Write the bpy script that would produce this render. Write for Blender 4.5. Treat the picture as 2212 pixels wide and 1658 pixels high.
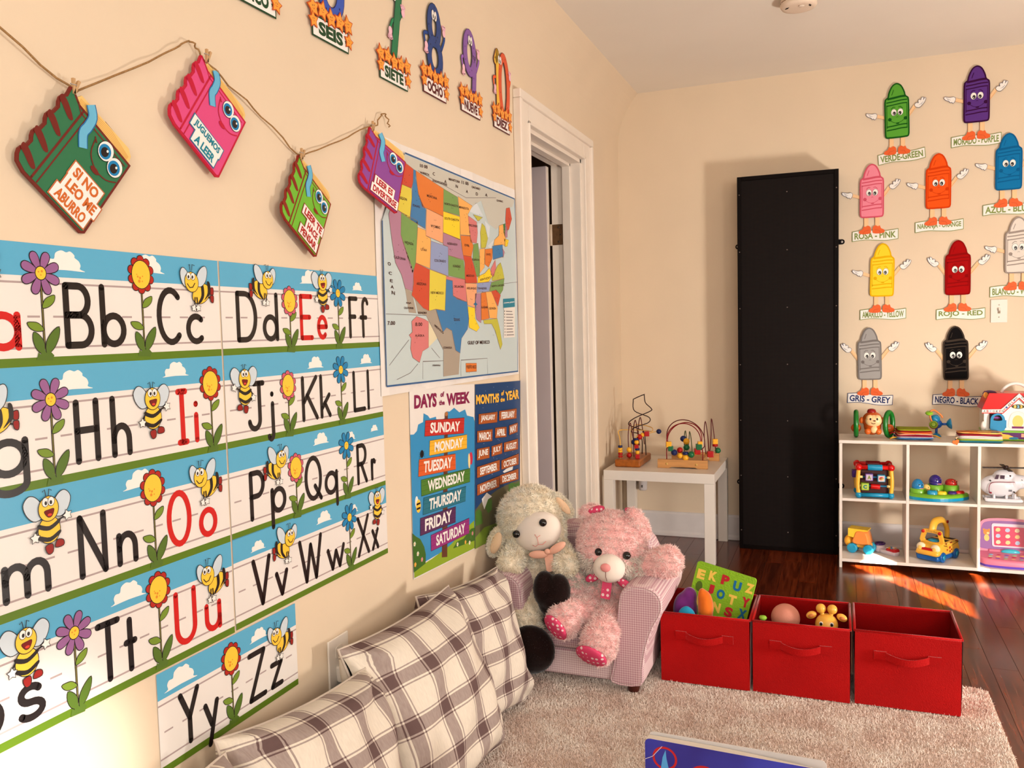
import bpy, bmesh, math, random
import numpy as np
from mathutils import Vector, Matrix
from mathutils.geometry import tessellate_polygon

for _o in list(bpy.data.objects):
    bpy.data.objects.remove(_o)
SC = bpy.context.scene
COL = SC.collection
rnd = random.Random(7)

# ---------------------------------------------------------------- camera
# metres; origin = floor corner of the left wall (x=0) and the back wall (y=0); z up
CAM = Vector((1.1737, -4.7189, 1.2039))
YAW, PITCH, ROLL = -0.37463, 0.06586, 0.02503
_f = Vector((math.sin(YAW) * math.cos(PITCH), math.cos(YAW) * math.cos(PITCH), -math.sin(PITCH)))
_r = Vector((math.cos(YAW), -math.sin(YAW), 0))
_d = _f.cross(_r)
_c, _s = math.cos(ROLL), math.sin(ROLL)
_R, _D = _c * _r + _s * _d, -_s * _r + _c * _d
cam = bpy.data.cameras.new('camera')
cam.sensor_width = 36.0
cam.lens = 36.0 * 1802.86 / 2212.0
cam.clip_start = 0.05
cam_o = bpy.data.objects.new('camera', cam)
COL.objects.link(cam_o)
cam_o.matrix_world = Matrix(((_R.x, -_D.x, -_f.x, CAM.x), (_R.y, -_D.y, -_f.y, CAM.y), (_R.z, -_D.z, -_f.z, CAM.z), (0, 0, 0, 1)))
SC.camera = cam_o

# ---------------------------------------------------------------- world and lights
w = bpy.data.worlds.new('daylight')
SC.world = w
w.use_nodes = True
w.cycles.sampling_method = 'NONE'
w.node_tree.nodes['Background'].inputs[0].default_value = (0.75, 0.86, 1.0, 1)
w.node_tree.nodes['Background'].inputs[1].default_value = 1.0


def light(name, typ, loc, aim, energy, color, **k):
    l = bpy.data.lights.new(name, typ)
    l.energy = energy
    l.color = color
    for a, b in k.items():
        setattr(l, a, b)
    o = bpy.data.objects.new(name, l)
    COL.objects.link(o)
    o.location = loc
    o.rotation_euler = (Vector(aim) - Vector(loc)).to_track_quat('-Z', 'Y').to_euler()
    return o


SUN_DIR = Vector((-0.69, 1.0, -0.5))
light('sun', 'SUN', (6, -7, 4), Vector((6, -7, 4)) + SUN_DIR, 130.0, (1.0, 0.84, 0.66), angle=0.009)
# low bounce lamp, then soft fill at the unseen tall window and the window behind the camera
light('floor_bounce_light', 'AREA', (3.16, -2.25, 0.42), (0.4, 0.2, 1.7), 88.0, (1.0, 0.93, 0.84), shape='RECTANGLE', size=0.4, size_y=0.4)  # added lamp standing in for sun bounced up from the floor
light('side_window_light', 'AREA', (3.16, -4.4, 1.5), (0.3, -3.0, 1.1), 48.0, (1.0, 0.94, 0.86), shape='RECTANGLE', size=1.3, size_y=1.2)
light('front_window_light', 'AREA', (1.7, -6.05, 1.55), (1.2, 0.0, 1.1), 44.0, (1.0, 0.94, 0.86), shape='RECTANGLE', size=2.2, size_y=1.3)
light('wall_reflection_light', 'SPOT', (2.3, -4.9, 0.75), (0.0, -3.90, 0.45), 560.0, (1.0, 0.94, 0.88), spot_size=math.radians(14), spot_blend=1.0, shadow_soft_size=0.05)  # added spot standing in for reflected sun low on the left wall
light('floor_glint_light', 'SPOT', (2.55, -1.55, 0.10), (1.25, 0.0, 1.15), 26.0, (1.0, 0.93, 0.82), spot_size=math.radians(34), spot_blend=1.0, shadow_soft_size=0.12)  # added spot imitating sun glinting off the floor onto the back wall

SC.view_settings.view_transform = 'Standard'
SC.view_settings.look = 'None'
SC.view_settings.exposure = 0.14
SC.view_settings.gamma = 1.0
SC.view_settings.use_curve_mapping = False
SC.cycles.use_denoising = True
SC.cycles.max_bounces = 4
SC.cycles.diffuse_bounces = 3
SC.cycles.glossy_bounces = 2
SC.cycles.transmission_bounces = 0
SC.cycles.transparent_max_bounces = 2
SC.cycles.caustics_reflective = False
SC.cycles.caustics_refractive = False
SC.cycles.use_adaptive_sampling = True
SC.cycles.adaptive_threshold = 0.06
SC.cycles.use_light_tree = False
SC.cycles.sample_clamp_indirect = 6.0

# ---------------------------------------------------------------- materials


def lin(c):
    return tuple(((v / 255.0) / 12.92 if v / 255.0 <= 0.04045 else ((v / 255.0 + 0.055) / 1.055) ** 2.4) for v in c)


MATS = {}


def M(name, c=(200, 200, 200), rough=0.55, spec=0.4, var=0.0, vscale=6.0, bump=0.0, bscale=80.0, metal=0.0, c2=None, coat=0.0, stretch=None, emit=0.0, sheen=0.0):
    """principled material; var mixes a darker tone (or c2) through a noise, bump is a fine noise relief"""
    if name in MATS:
        return MATS[name]
    m = bpy.data.materials.new(name)
    m.use_nodes = True
    nt = m.node_tree
    b = nt.nodes['Principled BSDF']
    col = lin(c)
    b.inputs['Base Color'].default_value = (*col, 1)
    b.inputs['Roughness'].default_value = rough
    b.inputs['Specular IOR Level'].default_value = spec
    b.inputs['Metallic'].default_value = metal
    b.inputs['Coat Weight'].default_value = coat
    b.inputs['Coat Roughness'].default_value = 0.08
    if sheen:
        b.inputs['Sheen Weight'].default_value = sheen
        b.inputs['Sheen Roughness'].default_value = 0.4
    if var or bump:
        tc = nt.nodes.new('ShaderNodeTexCoord')
        src = tc.outputs['Object']
        if stretch:
            mp = nt.nodes.new('ShaderNodeMapping')
            mp.inputs['Scale'].default_value = stretch
            nt.links.new(src, mp.inputs[0])
            src = mp.outputs[0]
    if var:
        n = nt.nodes.new('ShaderNodeTexNoise')
        n.inputs['Scale'].default_value = vscale
        n.inputs['Detail'].default_value = 2
        nt.links.new(src, n.inputs['Vector'])
        r = nt.nodes.new('ShaderNodeValToRGB')
        r.color_ramp.elements[0].position = 0.35
        r.color_ramp.elements[1].position = 0.65
        d = lin(c2) if c2 else tuple(v * (1 - var) for v in col)
        r.color_ramp.elements[0].color = (*d, 1)
        r.color_ramp.elements[1].color = (*col, 1)
        nt.links.new(n.outputs[0], r.inputs[0])
        nt.links.new(r.outputs[0], b.inputs['Base Color'])
    if bump:
        n2 = nt.nodes.new('ShaderNodeTexNoise')
        n2.inputs['Scale'].default_value = bscale
        n2.inputs['Detail'].default_value = 1
        nt.links.new(src, n2.inputs['Vector'])
        bp = nt.nodes.new('ShaderNodeBump')
        bp.inputs['Strength'].default_value = bump
        bp.inputs['Distance'].default_value = 0.004
        nt.links.new(n2.outputs[0], bp.inputs['Height'])
        nt.links.new(bp.outputs[0], b.inputs['Normal'])
    MATS[name] = m
    return m


def P(*c, rough=0.6, spec=0.3):
    """plain printed / painted / plastic colour"""
    return M('tone_%d_%d_%d_%d' % (*c, int(rough * 100)), c, rough, spec)


# ---------------------------------------------------------------- mesh helpers
I4 = Matrix.Identity(4)


def T(x=0, y=0, z=0):
    return Matrix.Translation((x, y, z))


def RX(a):
    return Matrix.Rotation(a, 4, 'X')


def RY(a):
    return Matrix.Rotation(a, 4, 'Y')


def RZ(a):
    return Matrix.Rotation(a, 4, 'Z')


def SCL(x, y=None, z=None):
    y = x if y is None else y
    z = x if z is None else z
    return Matrix.Diagonal((x, y, z, 1))


def link(o, parent=None):
    COL.objects.link(o)
    if parent is not None:
        o.parent = parent
    return o


class MB:
    """collects shapes of several materials and links them as ONE mesh object"""

    def __init__(self):
        self.v, self.f, self.m, self.s, self.mats = [], [], [], [], []
        self.uv = None

    def mi(self, mat):
        if mat not in self.mats:
            self.mats.append(mat)
        return self.mats.index(mat)

    def add(self, verts, faces, mat, mx=None, smooth=False):
        o = len(self.v)
        self.v += [tuple(mx @ Vector(p)) for p in verts] if mx is not None else [tuple(p) for p in verts]
        i = self.mi(mat)
        for fc in faces:
            self.f.append(tuple(a + o for a in fc))
            self.m.append(i)
            self.s.append(smooth)
        return self

    def bm(self, bm, mat, mx=None, smooth=False):
        bm.verts.ensure_lookup_table()
        bm.verts.index_update()
        self.add([v.co.copy() for v in bm.verts], [[v.index for v in f.verts] for f in bm.faces], mat, mx, smooth)
        bm.free()
        return self

    def box(self, x0, x1, y0, y1, z0, z1, mat, mx=None, bev=0.0, seg=3):
        bm = bmesh.new()
        bmesh.ops.create_cube(bm, size=1.0)
        for v in bm.verts:
            v.co = Vector(((x0 + x1) / 2 + v.co.x * (x1 - x0), (y0 + y1) / 2 + v.co.y * (y1 - y0), (z0 + z1) / 2 + v.co.z * (z1 - z0)))
        if bev:
            bmesh.ops.bevel(bm, geom=bm.edges[:], offset=bev, segments=seg, affect='EDGES', profile=0.5)
        return self.bm(bm, mat, mx, False)

    def ball(self, c, r, mat, mx=None, u=20, v=12, scale=(1, 1, 1), rot=None):
        bm = bmesh.new()
        bmesh.ops.create_uvsphere(bm, u_segments=u, v_segments=v, radius=1.0)
        k = T(*c) @ (rot if rot is not None else I4) @ SCL(r * scale[0], r * scale[1], r * scale[2])
        return self.bm(bm, mat, (mx @ k) if mx is not None else k, True)

    def cyl(self, a, b, r, mat, mx=None, n=20, r2=None, bev=0.0, smooth=True):
        a, b = Vector(a), Vector(b)
        h = (b - a).length
        prof = [(0, 0), (r, 0), (r2 if r2 is not None else r, h), (0, h)]
        if bev:
            rr = r2 if r2 is not None else r
            prof = [(0, 0), (r - bev, 0), (r - bev * .3, bev * .3), (r, bev), (rr, h - bev), (rr - bev * .3, h - bev * .3), (rr - bev, h), (0, h)]
        k = T(*a) @ (b - a).to_track_quat('Z', 'Y').to_matrix().to_4x4()
        return self.lathe(prof, mat, (mx @ k) if mx is not None else k, n, smooth)

    def lathe(self, prof, mat, mx=None, n=24, smooth=True):
        vs, fs, idx = [], [], []
        for r, z in prof:
            if abs(r) < 1e-6:
                vs.append((0, 0, z))
                idx.append([len(vs) - 1] * n)
            else:
                s = len(vs)
                vs += [(r * math.cos(2 * math.pi * i / n), r * math.sin(2 * math.pi * i / n), z) for i in range(n)]
                idx.append(list(range(s, s + n)))
        for j in range(len(prof) - 1):
            A, B_ = idx[j], idx[j + 1]
            for i in range(n):
                k = (i + 1) % n
                q = []
                for t in (A[i], A[k], B_[k], B_[i]):
                    if t not in q:
                        q.append(t)
                if len(q) > 2:
                    fs.append(q)
        return self.add(vs, fs, mat, mx, smooth)

    def tube(self, pts, r, mat, mx=None, n=8, closed=False, flat=1.0):
        pts = [Vector(p) for p in pts]
        vs, fs = [], []
        N = len(pts)
        up = Vector((0.13, 0.21, 1)).normalized()
        rr = r if isinstance(r, (list, tuple)) else [r] * N
        prev = None
        for i, p in enumerate(pts):
            if closed:
                t = pts[(i + 1) % N] - pts[i - 1]
            else:
                t = pts[min(i + 1, N - 1)] - pts[max(i - 1, 0)]
            t.normalize()
            if prev is None:
                s = t.cross(up)
                if s.length < 1e-3:
                    s = t.cross(Vector((1, 0, 0)))
            else:
                s = prev - t * prev.dot(t)
            s.normalize()
            prev = s
            q = t.cross(s)
            for k in range(n):
                a = 2 * math.pi * k / n
                vs.append(p + (s * math.cos(a) + q * math.sin(a) * flat) * rr[i])
        for i in range(N if closed else N - 1):
            j = (i + 1) % N
            for k in range(n):
                l = (k + 1) % n
                fs.append((i * n + k, i * n + l, j * n + l, j * n + k))
        if not closed:
            fs.append(tuple(range(n))[::-1])
            fs.append(tuple((N - 1) * n + k for k in range(n)))
        return self.add(vs, fs, mat, mx, True)

    def flat(self, pts, mat, z=0.0, mx=None, hole=None):
        """2-D outline filled as a flat print at height z"""
        loops = [[Vector((p[0], p[1], 0)) for p in pts]] + ([[Vector((p[0], p[1], 0)) for p in hole]] if hole else [])
        tri = tessellate_polygon(loops)
        vs = [(v.x, v.y, z) for lp in loops for v in lp]
        out = []
        for t in tri:
            a, b, c = (Vector(vs[i]) for i in t)
            n = (b - a).cross(c - a).z
            out.append(t if n > 0 else (t[0], t[2], t[1]))
        return self.add(vs, out, mat, mx)

    def prism(self, pts, mat, z0, z1, mx=None, side=None, hole=None):
        """2-D outline extruded from z0 to z1"""
        self.flat(pts, mat, z1, mx, hole)
        self.flat(pts[::-1], mat, z0, mx @ I4 if mx is not None else None, hole)
        for lp in [pts] + ([hole] if hole else []):
            n = len(lp)
            vs = [(p[0], p[1], z0) for p in lp] + [(p[0], p[1], z1) for p in lp]
            self.add(vs, [(i, (i + 1) % n, n + (i + 1) % n, n + i) for i in range(n)], side or mat, mx)
        return self

    def build(self, name, parent=None, loc=None, mx=None):
        me = bpy.data.meshes.new(name)
        me.from_pydata(self.v, [], self.f)
        for m in self.mats:
            me.materials.append(m)
        me.polygons.foreach_set('material_index', self.m)
        me.polygons.foreach_set('use_smooth', self.s)
        if self.uv is not None:
            l = me.uv_layers.new(name='UVMap')
            for lp in me.loops:
                l.data[lp.index].uv = self.uv[lp.vertex_index]
        me.update()
        o = link(bpy.data.objects.new(name, me), parent)
        if mx is not None:
            o.matrix_world = mx
        elif loc is not None:
            o.location = loc
        return o


def tag(o, label, cat, group=None, kind=None):
    if label:
        o['label'] = label
    if cat:
        o['category'] = cat
    if group:
        o['group'] = group
    if kind:
        o['kind'] = kind
    return o


def empty(name, label, cat, mx=None, group=None):
    o = link(bpy.data.objects.new(name, None))
    o.empty_display_size = 0.05
    if mx is not None:
        o.matrix_world = mx
    return tag(o, label, cat, group)


def struct(o):
    o['kind'] = 'structure'
    return o


def LW(y, z, out=0.0):
    """frame on the left wall: local x runs to the back of the room, local y up, local z out of the wall"""
    return Matrix(((0, 0, 1, out), (1, 0, 0, y), (0, 1, 0, z), (0, 0, 0, 1)))


def BW(x, z, out=0.0):
    """frame on the back wall: local x to the right, y up, z out into the room"""
    return Matrix(((1, 0, 0, x), (0, 0, -1, -out), (0, 1, 0, z), (0, 0, 0, 1)))


WORK = bpy.data.scenes.new('workbench')   # scratch scene in which shapes are evaluated


def evaluated_mesh(o):
    WORK.collection.objects.link(o)
    with bpy.context.temp_override(scene=WORK, view_layer=WORK.view_layers[0]):
        dg = bpy.context.evaluated_depsgraph_get()
        dg.update()
        me = bpy.data.meshes.new_from_object(o.evaluated_get(dg))
    bpy.data.objects.remove(o)
    return me


def remeshed(parts, voxel, smooth=4, mat=None, name='body', parent=None):
    """union of shapes as one continuous smooth surface"""
    bm_ = MB()
    parts(bm_)
    o = bm_.build('tmp_body')
    r = o.modifiers.new('r', 'REMESH')
    r.mode = 'VOXEL'
    r.voxel_size = voxel
    s = o.modifiers.new('s', 'SMOOTH')
    s.iterations = smooth
    s.factor = 0.6
    COL.objects.unlink(o)
    me = evaluated_mesh(o)
    me.name = name
    me.materials.clear()
    me.materials.append(mat)
    me.polygons.foreach_set('use_smooth', [True] * len(me.polygons))
    return link(bpy.data.objects.new(name, me), parent)


def text_mesh(s, size=1.0, bold=0.0, sx=1.0, align='LEFT', shear=0.0, space=1.0):
    cu = bpy.data.curves.new('t', 'FONT')
    cu.body = s
    cu.size = size
    cu.offset = bold * size
    cu.shear = shear
    cu.align_x = align
    cu.space_character = space
    cu.resolution_u = 3
    me = evaluated_mesh(bpy.data.objects.new('t', cu))
    vs = [(v.co.x * sx, v.co.y, 0) for v in me.vertices]
    fs = [tuple(p.vertices) for p in me.polygons]
    bpy.data.curves.remove(cu)
    bpy.data.meshes.remove(me)
    return vs, fs


def lettering(mb, s, mat, x0, x1, y0, y1, z, mx=None, bold=0.02, rot=0.0, stroke_mat=None):
    """printed words stretched to fill the given box (local units)"""
    vs, fs = text_mesh(s, 1.0, bold)
    xs = [v[0] for v in vs]
    ys = [v[1] for v in vs]
    ax, bx, ay, by = min(xs), max(xs), min(ys), max(ys)
    cx, cy = (x0 + x1) / 2, (y0 + y1) / 2
    k = T(cx, cy, 0) @ RZ(rot)
    out = [(((v[0] - ax) / (bx - ax) - .5) * (x1 - x0), ((v[1] - ay) / (by - ay) - .5) * (y1 - y0), z) for v in vs]
    fs2 = []
    for t in fs:
        a, b, c = (Vector(out[i]) for i in t[:3])
        fs2.append(t if (b - a).cross(c - a).z >= 0 else tuple(reversed(t)))
    mb.add(out, fs2, mat, (mx @ k) if mx is not None else k)


def ell(cx, cy, rx, ry, n=20, rot=0.0, a0=0.0, a1=2 * math.pi):
    full = abs(a1 - a0 - 2 * math.pi) < 1e-6
    out = []
    for i in range(n if full else n + 1):
        a = a0 + (a1 - a0) * i / n
        x, y = rx * math.cos(a), ry * math.sin(a)
        out.append((cx + x * math.cos(rot) - y * math.sin(rot), cy + x * math.sin(rot) + y * math.cos(rot)))
    return out


def rrect(x0, x1, y0, y1, r, n=4):
    o = []
    for cx, cy, a in ((x1 - r, y1 - r, 0), (x0 + r, y1 - r, 90), (x0 + r, y0 + r, 180), (x1 - r, y0 + r, 270)):
        for i in range(n + 1):
            t = math.radians(a + 90 * i / n)
            o.append((cx + r * math.cos(t), cy + r * math.sin(t)))
    return o


def rect(x0, x1, y0, y1):
    return [(x0, y0), (x1, y0), (x1, y1), (x0, y1)]


def grow(pts, d):
    """offset a closed 2-D outline outward by d"""
    n = len(pts)
    ar = sum(pts[i][0] * pts[(i + 1) % n][1] - pts[(i + 1) % n][0] * pts[i][1] for i in range(n))
    sg = 1 if ar > 0 else -1
    out = []
    for i in range(n):
        a, p, b = Vector(pts[i - 1]), Vector(pts[i]), Vector(pts[(i + 1) % n])
        e1, e2 = (p - a), (b - p)
        if e1.length < 1e-9 or e2.length < 1e-9:
            out.append(tuple(p))
            continue
        n1 = Vector((e1.y, -e1.x)).normalized() * sg
        n2 = Vector((e2.y, -e2.x)).normalized() * sg
        nn = n1 + n2
        if nn.length < 1e-6:
            nn = n1
        nn.normalize()
        out.append(tuple(p + nn * d / max(0.45, nn.dot(n1))))
    return out


def smooth2(pts, n=4, closed=True):
    """Catmull-Rom through 2-D / 3-D points"""
    out = []
    N = len(pts)
    V = [Vector(p) for p in pts]
    for i in range(N if closed else N - 1):
        if closed:
            a, b, c, d = V[i - 1], V[i], V[(i + 1) % N], V[(i + 2) % N]
        else:
            a, b, c, d = V[max(i - 1, 0)], V[i], V[i + 1], V[min(i + 2, N - 1)]
        for k in range(n):
            t = k / n
            out.append(tuple(0.5 * ((2 * b) + (c - a) * t + (2 * a - 5 * b + 4 * c - d) * t * t + (-a + 3 * b - 3 * c + d) * t ** 3)))
    if not closed:
        out.append(tuple(V[-1]))
    return out


def stroke(mb, pts, wd, mat, z, mx=None, closed=False, cap=True):
    """a pen line of width wd with round ends, flat at height z"""
    P2 = [Vector((p[0], p[1])) for p in pts]
    if closed:
        P2 = P2 + [P2[0]]
    N = len(P2)
    L_, R_ = [], []
    for i in range(N):
        if closed:
            t = P2[(i + 1) % (N - 1)] - P2[(i - 1) % (N - 1)]
        else:
            t = P2[min(i + 1, N - 1)] - P2[max(i - 1, 0)]
        if t.length < 1e-9:
            t = Vector((1, 0))
        t.normalize()
        nrm = Vector((-t.y, t.x)) * wd / 2
        if 0 < i < N - 1:
            e = (P2[i] - P2[i - 1])
            if e.length > 1e-9:
                c = abs(e.normalized().dot(t))
                nrm /= max(c, 0.6)
        L_.append(P2[i] + nrm)
        R_.append(P2[i] - nrm)
    vs = [(p.x, p.y, z) for p in L_] + [(p.x, p.y, z) for p in R_]
    fs = [(N + i, N + i + 1, i + 1, i) for i in range(N - 1)]
    mb.add(vs, fs, mat, mx)
    if cap and not closed:
        for p in (P2[0], P2[-1]):
            mb.flat(ell(p.x, p.y, wd / 2, wd / 2, 10), mat, z, mx)


def copy_tree(o, mx, label=None, parent=None):
    c = o.copy()
    COL.objects.link(c)
    if parent is not None:
        c.parent = parent
        c.matrix_parent_inverse = o.matrix_parent_inverse
    else:
        c.matrix_world = mx
    if label:
        c['label'] = label
    for ch in o.children:
        copy_tree(ch, None, None, c)
    return c
# ================================================================ the room
WALL = M('wall_paint', (230, 208, 181), 0.62, 0.3, var=0.04, vscale=2.5, bump=0.10, bscale=45)
CEIL = M('ceiling_paint', (240, 230, 218), 0.8, 0.2, var=0.03, vscale=2, bump=0.06, bscale=30)
TRIM = M('trim_paint', (240, 226, 212), 0.4, 0.4, var=0.03, vscale=12, bump=0.08, bscale=25)
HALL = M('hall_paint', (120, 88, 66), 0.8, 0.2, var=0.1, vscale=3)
DOORP = M('door_paint', (214, 196, 196), 0.5, 0.35, var=0.03, vscale=8)
H = 2.503
XR, YF = 3.2, -6.2
DY0, DY1, DZ = -1.526, -0.756, 2.015   # doorway in the left wall

# floor: dark glossy strips laid along y over a dark sub-floor


def wood_floor_material(name, seedshift):
    m = bpy.data.materials.new(name)
    m.use_nodes = True
    nt = m.node_tree
    b = nt.nodes['Principled BSDF']
    tc = nt.nodes.new('ShaderNodeTexCoord')
    oi = nt.nodes.new('ShaderNodeObjectInfo')
    geo = nt.nodes.new('ShaderNodeNewGeometry')
    mp = nt.nodes.new('ShaderNodeMapping')
    mp.inputs['Scale'].default_value = (26, 1.6, 1)
    nt.links.new(geo.outputs['Position'], mp.inputs[0])
    ad = nt.nodes.new('ShaderNodeVectorMath')
    ad.operation = 'MULTIPLY_ADD'
    cmb = nt.nodes.new('ShaderNodeCombineXYZ')
    nt.links.new(oi.outputs['Random'], cmb.inputs[1])
    nt.links.new(oi.outputs['Random'], cmb.inputs[2])
    nt.links.new(cmb.outputs[0], ad.inputs[0])
    ad.inputs[1].default_value = (0, 37, 53)
    nt.links.new(mp.outputs[0], ad.inputs[2])
    n = nt.nodes.new('ShaderNodeTexNoise')
    n.inputs['Scale'].default_value = 2.2
    n.inputs['Detail'].default_value = 6
    n.inputs['Distortion'].default_value = 1.3
    nt.links.new(ad.outputs[0], n.inputs['Vector'])
    r = nt.nodes.new('ShaderNodeValToRGB')
    e = r.color_ramp.elements
    e[0].position, e[1].position = 0.28, 0.75
    e[0].color = (*lin((50, 13, 4)), 1)
    e[1].color = (*lin((128, 52, 16)), 1)
    nt.links.new(n.outputs[0], r.inputs[0])
    hs = nt.nodes.new('ShaderNodeHueSaturation')
    mr = nt.nodes.new('ShaderNodeMapRange')
    mr.inputs['To Min'].default_value = 0.75
    mr.inputs['To Max'].default_value = 1.2
    nt.links.new(oi.outputs['Random'], mr.inputs[0])
    nt.links.new(mr.outputs[0], hs.inputs['Value'])
    nt.links.new(r.outputs[0], hs.inputs['Color'])
    nt.links.new(hs.outputs[0], b.inputs['Base Color'])
    b.inputs['Roughness'].default_value = 0.2
    b.inputs['Specular IOR Level'].default_value = 0.5
    bp = nt.nodes.new('ShaderNodeBump')
    bp.inputs['Strength'].default_value = 0.05
    bp.inputs['Distance'].default_value = 0.002
    nt.links.new(n.outputs[0], bp.inputs['Height'])
    nt.links.new(bp.outputs[0], b.inputs['Normal'])
    return m


WOODF = wood_floor_material('floor_wood', 0)
fl = MB()
fl.box(-1.6, XR + .1, YF - .1, 0.1, -0.06, -0.003, M('floor_underlay', (58, 22, 8), 0.35, 0.4, var=0.3, vscale=4, stretch=(14, 1, 1)))
floor = struct(fl.build('floor'))
PW = 0.083
pm = {}
row = 0
x = 0.0
while x < XR - 0.01:
    x1 = min(x + PW, XR)
    y = -3.25 - rnd.random() * 0.5
    while y < -0.001:
        ln = rnd.choice((0.7, 0.95, 1.25))
        y1 = min(y + ln, 0.0)
        if 0.0 - y1 < 0.25:
            y1 = 0.0
        key = (round(x1 - x, 3), round(y1 - y, 3))
        if key not in pm:
            b = MB()
            b.box(0.0007, key[0] - 0.0007, 0.0007, key[1] - 0.0007, -0.012, 0.0, WOODF)
            o = b.build('plank', floor, (x, y, 0))
            pm[key] = o.data
        else:
            o = link(bpy.data.objects.new('plank', pm[key]), floor)
            o.location = (x, y, 0)
        y = y1
    x = x1

# left wall: plaster that coves inward under the ceiling, doorway cut out


def wall_profile(z0, cove=True):
    pr = [(-0.14, z0), (0.0, z0)]
    if cove:
        for i in range(9):
            a = i / 8.0
            pr.append((0.118 * a ** 2.2, H - 0.30 + 0.30 * a))
    else:
        pr.append((0.0, H))
    pr.append((-0.14, H))
    return pr


wl = MB()
XZ = Matrix(((1, 0, 0, 0), (0, 0, 1, 0), (0, 1, 0, 0), (0, 0, 0, 1)))   # profile (x,z) swept along y
for y0, y1, z0 in ((YF, DY0, 0.0), (DY0, DY1, DZ), (DY1, 0.0, 0.0)):
    wl.prism(wall_profile(z0), WALL, y0, y1, XZ)
struct(wl.build('wall_left'))
wb = MB()
wb.box(-0.14, XR + .1, 0.0, 0.1, 0, H, WALL)
struct(wb.build('wall_back'))
wc = MB()
wc.box(-0.14, XR + .1, YF - .1, 0.1, H, H + .1, CEIL)
struct(wc.build('ceiling'))

# right wall (out of frame): an added low frame, a tall window and a panel slotted to shape the sun patches


def wall_with_holes(mb, y0, y1, z0, z1, holes, mat, mx):
    ys = sorted({y0, y1} | {h[0] for h in holes} | {h[1] for h in holes})
    zs = sorted({z0, z1} | {h[2] for h in holes} | {h[3] for h in holes})
    for a, b in zip(ys, ys[1:]):
        for c, d in zip(zs, zs[1:]):
            my, mz = (a + b) / 2, (c + d) / 2
            if any(h[0] < my < h[1] and h[2] < mz < h[3] for h in holes):
                continue
            mb.box(0, 0.1, a, b, c, d, mat, mx)


wr = MB()
W1 = (-3.50, -2.25, 0.95, 1.85)
wall_with_holes(wr, YF, 0.0, 0.0, H, [W1], WALL, T(XR, 0, 0))
struct(wr.build('wall_right'))
SLOTS = [(-3.28, -3.03, 1.12, 1.46), (-2.96, -2.92, 1.20, 1.46), (-2.86, -2.46, 1.045, 1.085), (-2.535, -2.485, 1.085, 1.20)]  # unseen slots, shaped to throw the sun patches on floor and shelf
wn = MB()
wall_with_holes(wn, W1[0], W1[1], W1[2], W1[3], SLOTS, M('slot_panel_white', (226, 214, 200), 0.6), T(XR + .03, 0, 0) @ SCL(.3, 1, 1))
struct(wn.build('window_1'))
for i, (a, b, c, d) in enumerate(((-2.6, -1.9, 0.12, 0.72), (-5.15, -3.65, 0.85, 2.15))):  # first frame is made up, set around the floor bounce lamp
    g = MB()
    for q in ((a - .06, a, c - .06, d + .06), (b, b + .06, c - .06, d + .06), (a, b, c - .06, c), (a, b, d, d + .06)):
        g.box(XR - .025, XR, q[0], q[1], q[2], q[3], TRIM)
    g.box(XR - .012, XR, a, b, c, d, M('pane_glass', (205, 220, 230), 0.05, 0.5))
    struct(g.build('window_%d' % (i + 2)))
wf = MB()
wf.box(-0.14, XR + .1, YF - .1, YF, 0, H, WALL)
struct(wf.build('wall_front'))
g = MB()
for q in ((0.52, 0.6, .8, 2.3), (2.8, 2.88, .8, 2.3), (.6, 2.8, .8, .88), (.6, 2.8, 2.22, 2.3)):
    g.box(q[0], q[1], YF, YF + .025, q[2], q[3], TRIM)
g.box(.6, 2.8, YF, YF + .012, .88, 2.22, MATS['pane_glass'])
struct(g.build('window_4'))

# baseboards
YZ = Matrix(((0, 0, 1, 0), (1, 0, 0, 0), (0, 1, 0, 0), (0, 0, 0, 1)))
bb_prof = [(0, 0), (0.018, 0), (0.022, 0.004), (0.022, 0.018), (0.014, 0.03), (0.014, 0.128), (0.010, 0.136), (0.006, 0.14), (0, 0.14)]
bb = MB()
BBT = M('baseboard_paint', (226, 218, 216), 0.4, 0.4, var=0.04, vscale=14, bump=0.1, bscale=30)
bb.prism([(-p[0], p[1]) for p in bb_prof], BBT, 0.0, XR, YZ)
struct(bb.build('baseboard_back'))
bl = MB()
bl.prism(bb_prof, BBT, -0.628, -0.023, XZ)
bl.prism(bb_prof, BBT, YF, -1.655, XZ)
struct(bl.build('baseboard_left'))

# doorway: casing with a raised outer band, jambs, stops
cs = MB()
for y0, y1, z0, z1 in ((-1.655, DY0, 0, 2.115), (DY1, -0.629, 0, 2.115), (DY0, DY1, DZ, 2.115)):
    cs.box(0.0, 0.020, y0 + (.0055 if y0 < -1.6 else (.0045 if y0 == DY1 else 0)), y1 - (.0055 if y1 > -.63 else (.0045 if y1 == DY0 else 0)), z0 + (.0045 if z0 else 0), z1, TRIM, bev=0.002)
for y0, y1, z0, z1 in ((-1.655, -1.628, 0, 2.0925), (-0.656, -0.629, 0, 2.0925), (-1.655, -.629, 2.093, 2.127)):
    cs.box(0.0, 0.034, y0, y1, z0, z1, TRIM, bev=0.005)
for y0, y1, z0, z1 in ((DY0 - .014, DY0, 0, DZ + .014), (DY1, DY1 + .014, 0, DZ + .014), (DY0 - .014, DY1 + .014, DZ, DZ + .014)):
    cs.box(0.0, 0.027, y0, y1, z0, z1, TRIM, bev=0.004)
struct(cs.build('trim_1'))
jb = MB()
for y0, y1, z0, z1 in ((DY0, DY0 + .018, 0, DZ), (DY1 - .018, DY1, 0, DZ), (DY0, DY1, DZ - .018, DZ)):
    jb.box(-.145, .004, y0, y1, z0, z1, TRIM, bev=0.001)
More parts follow.
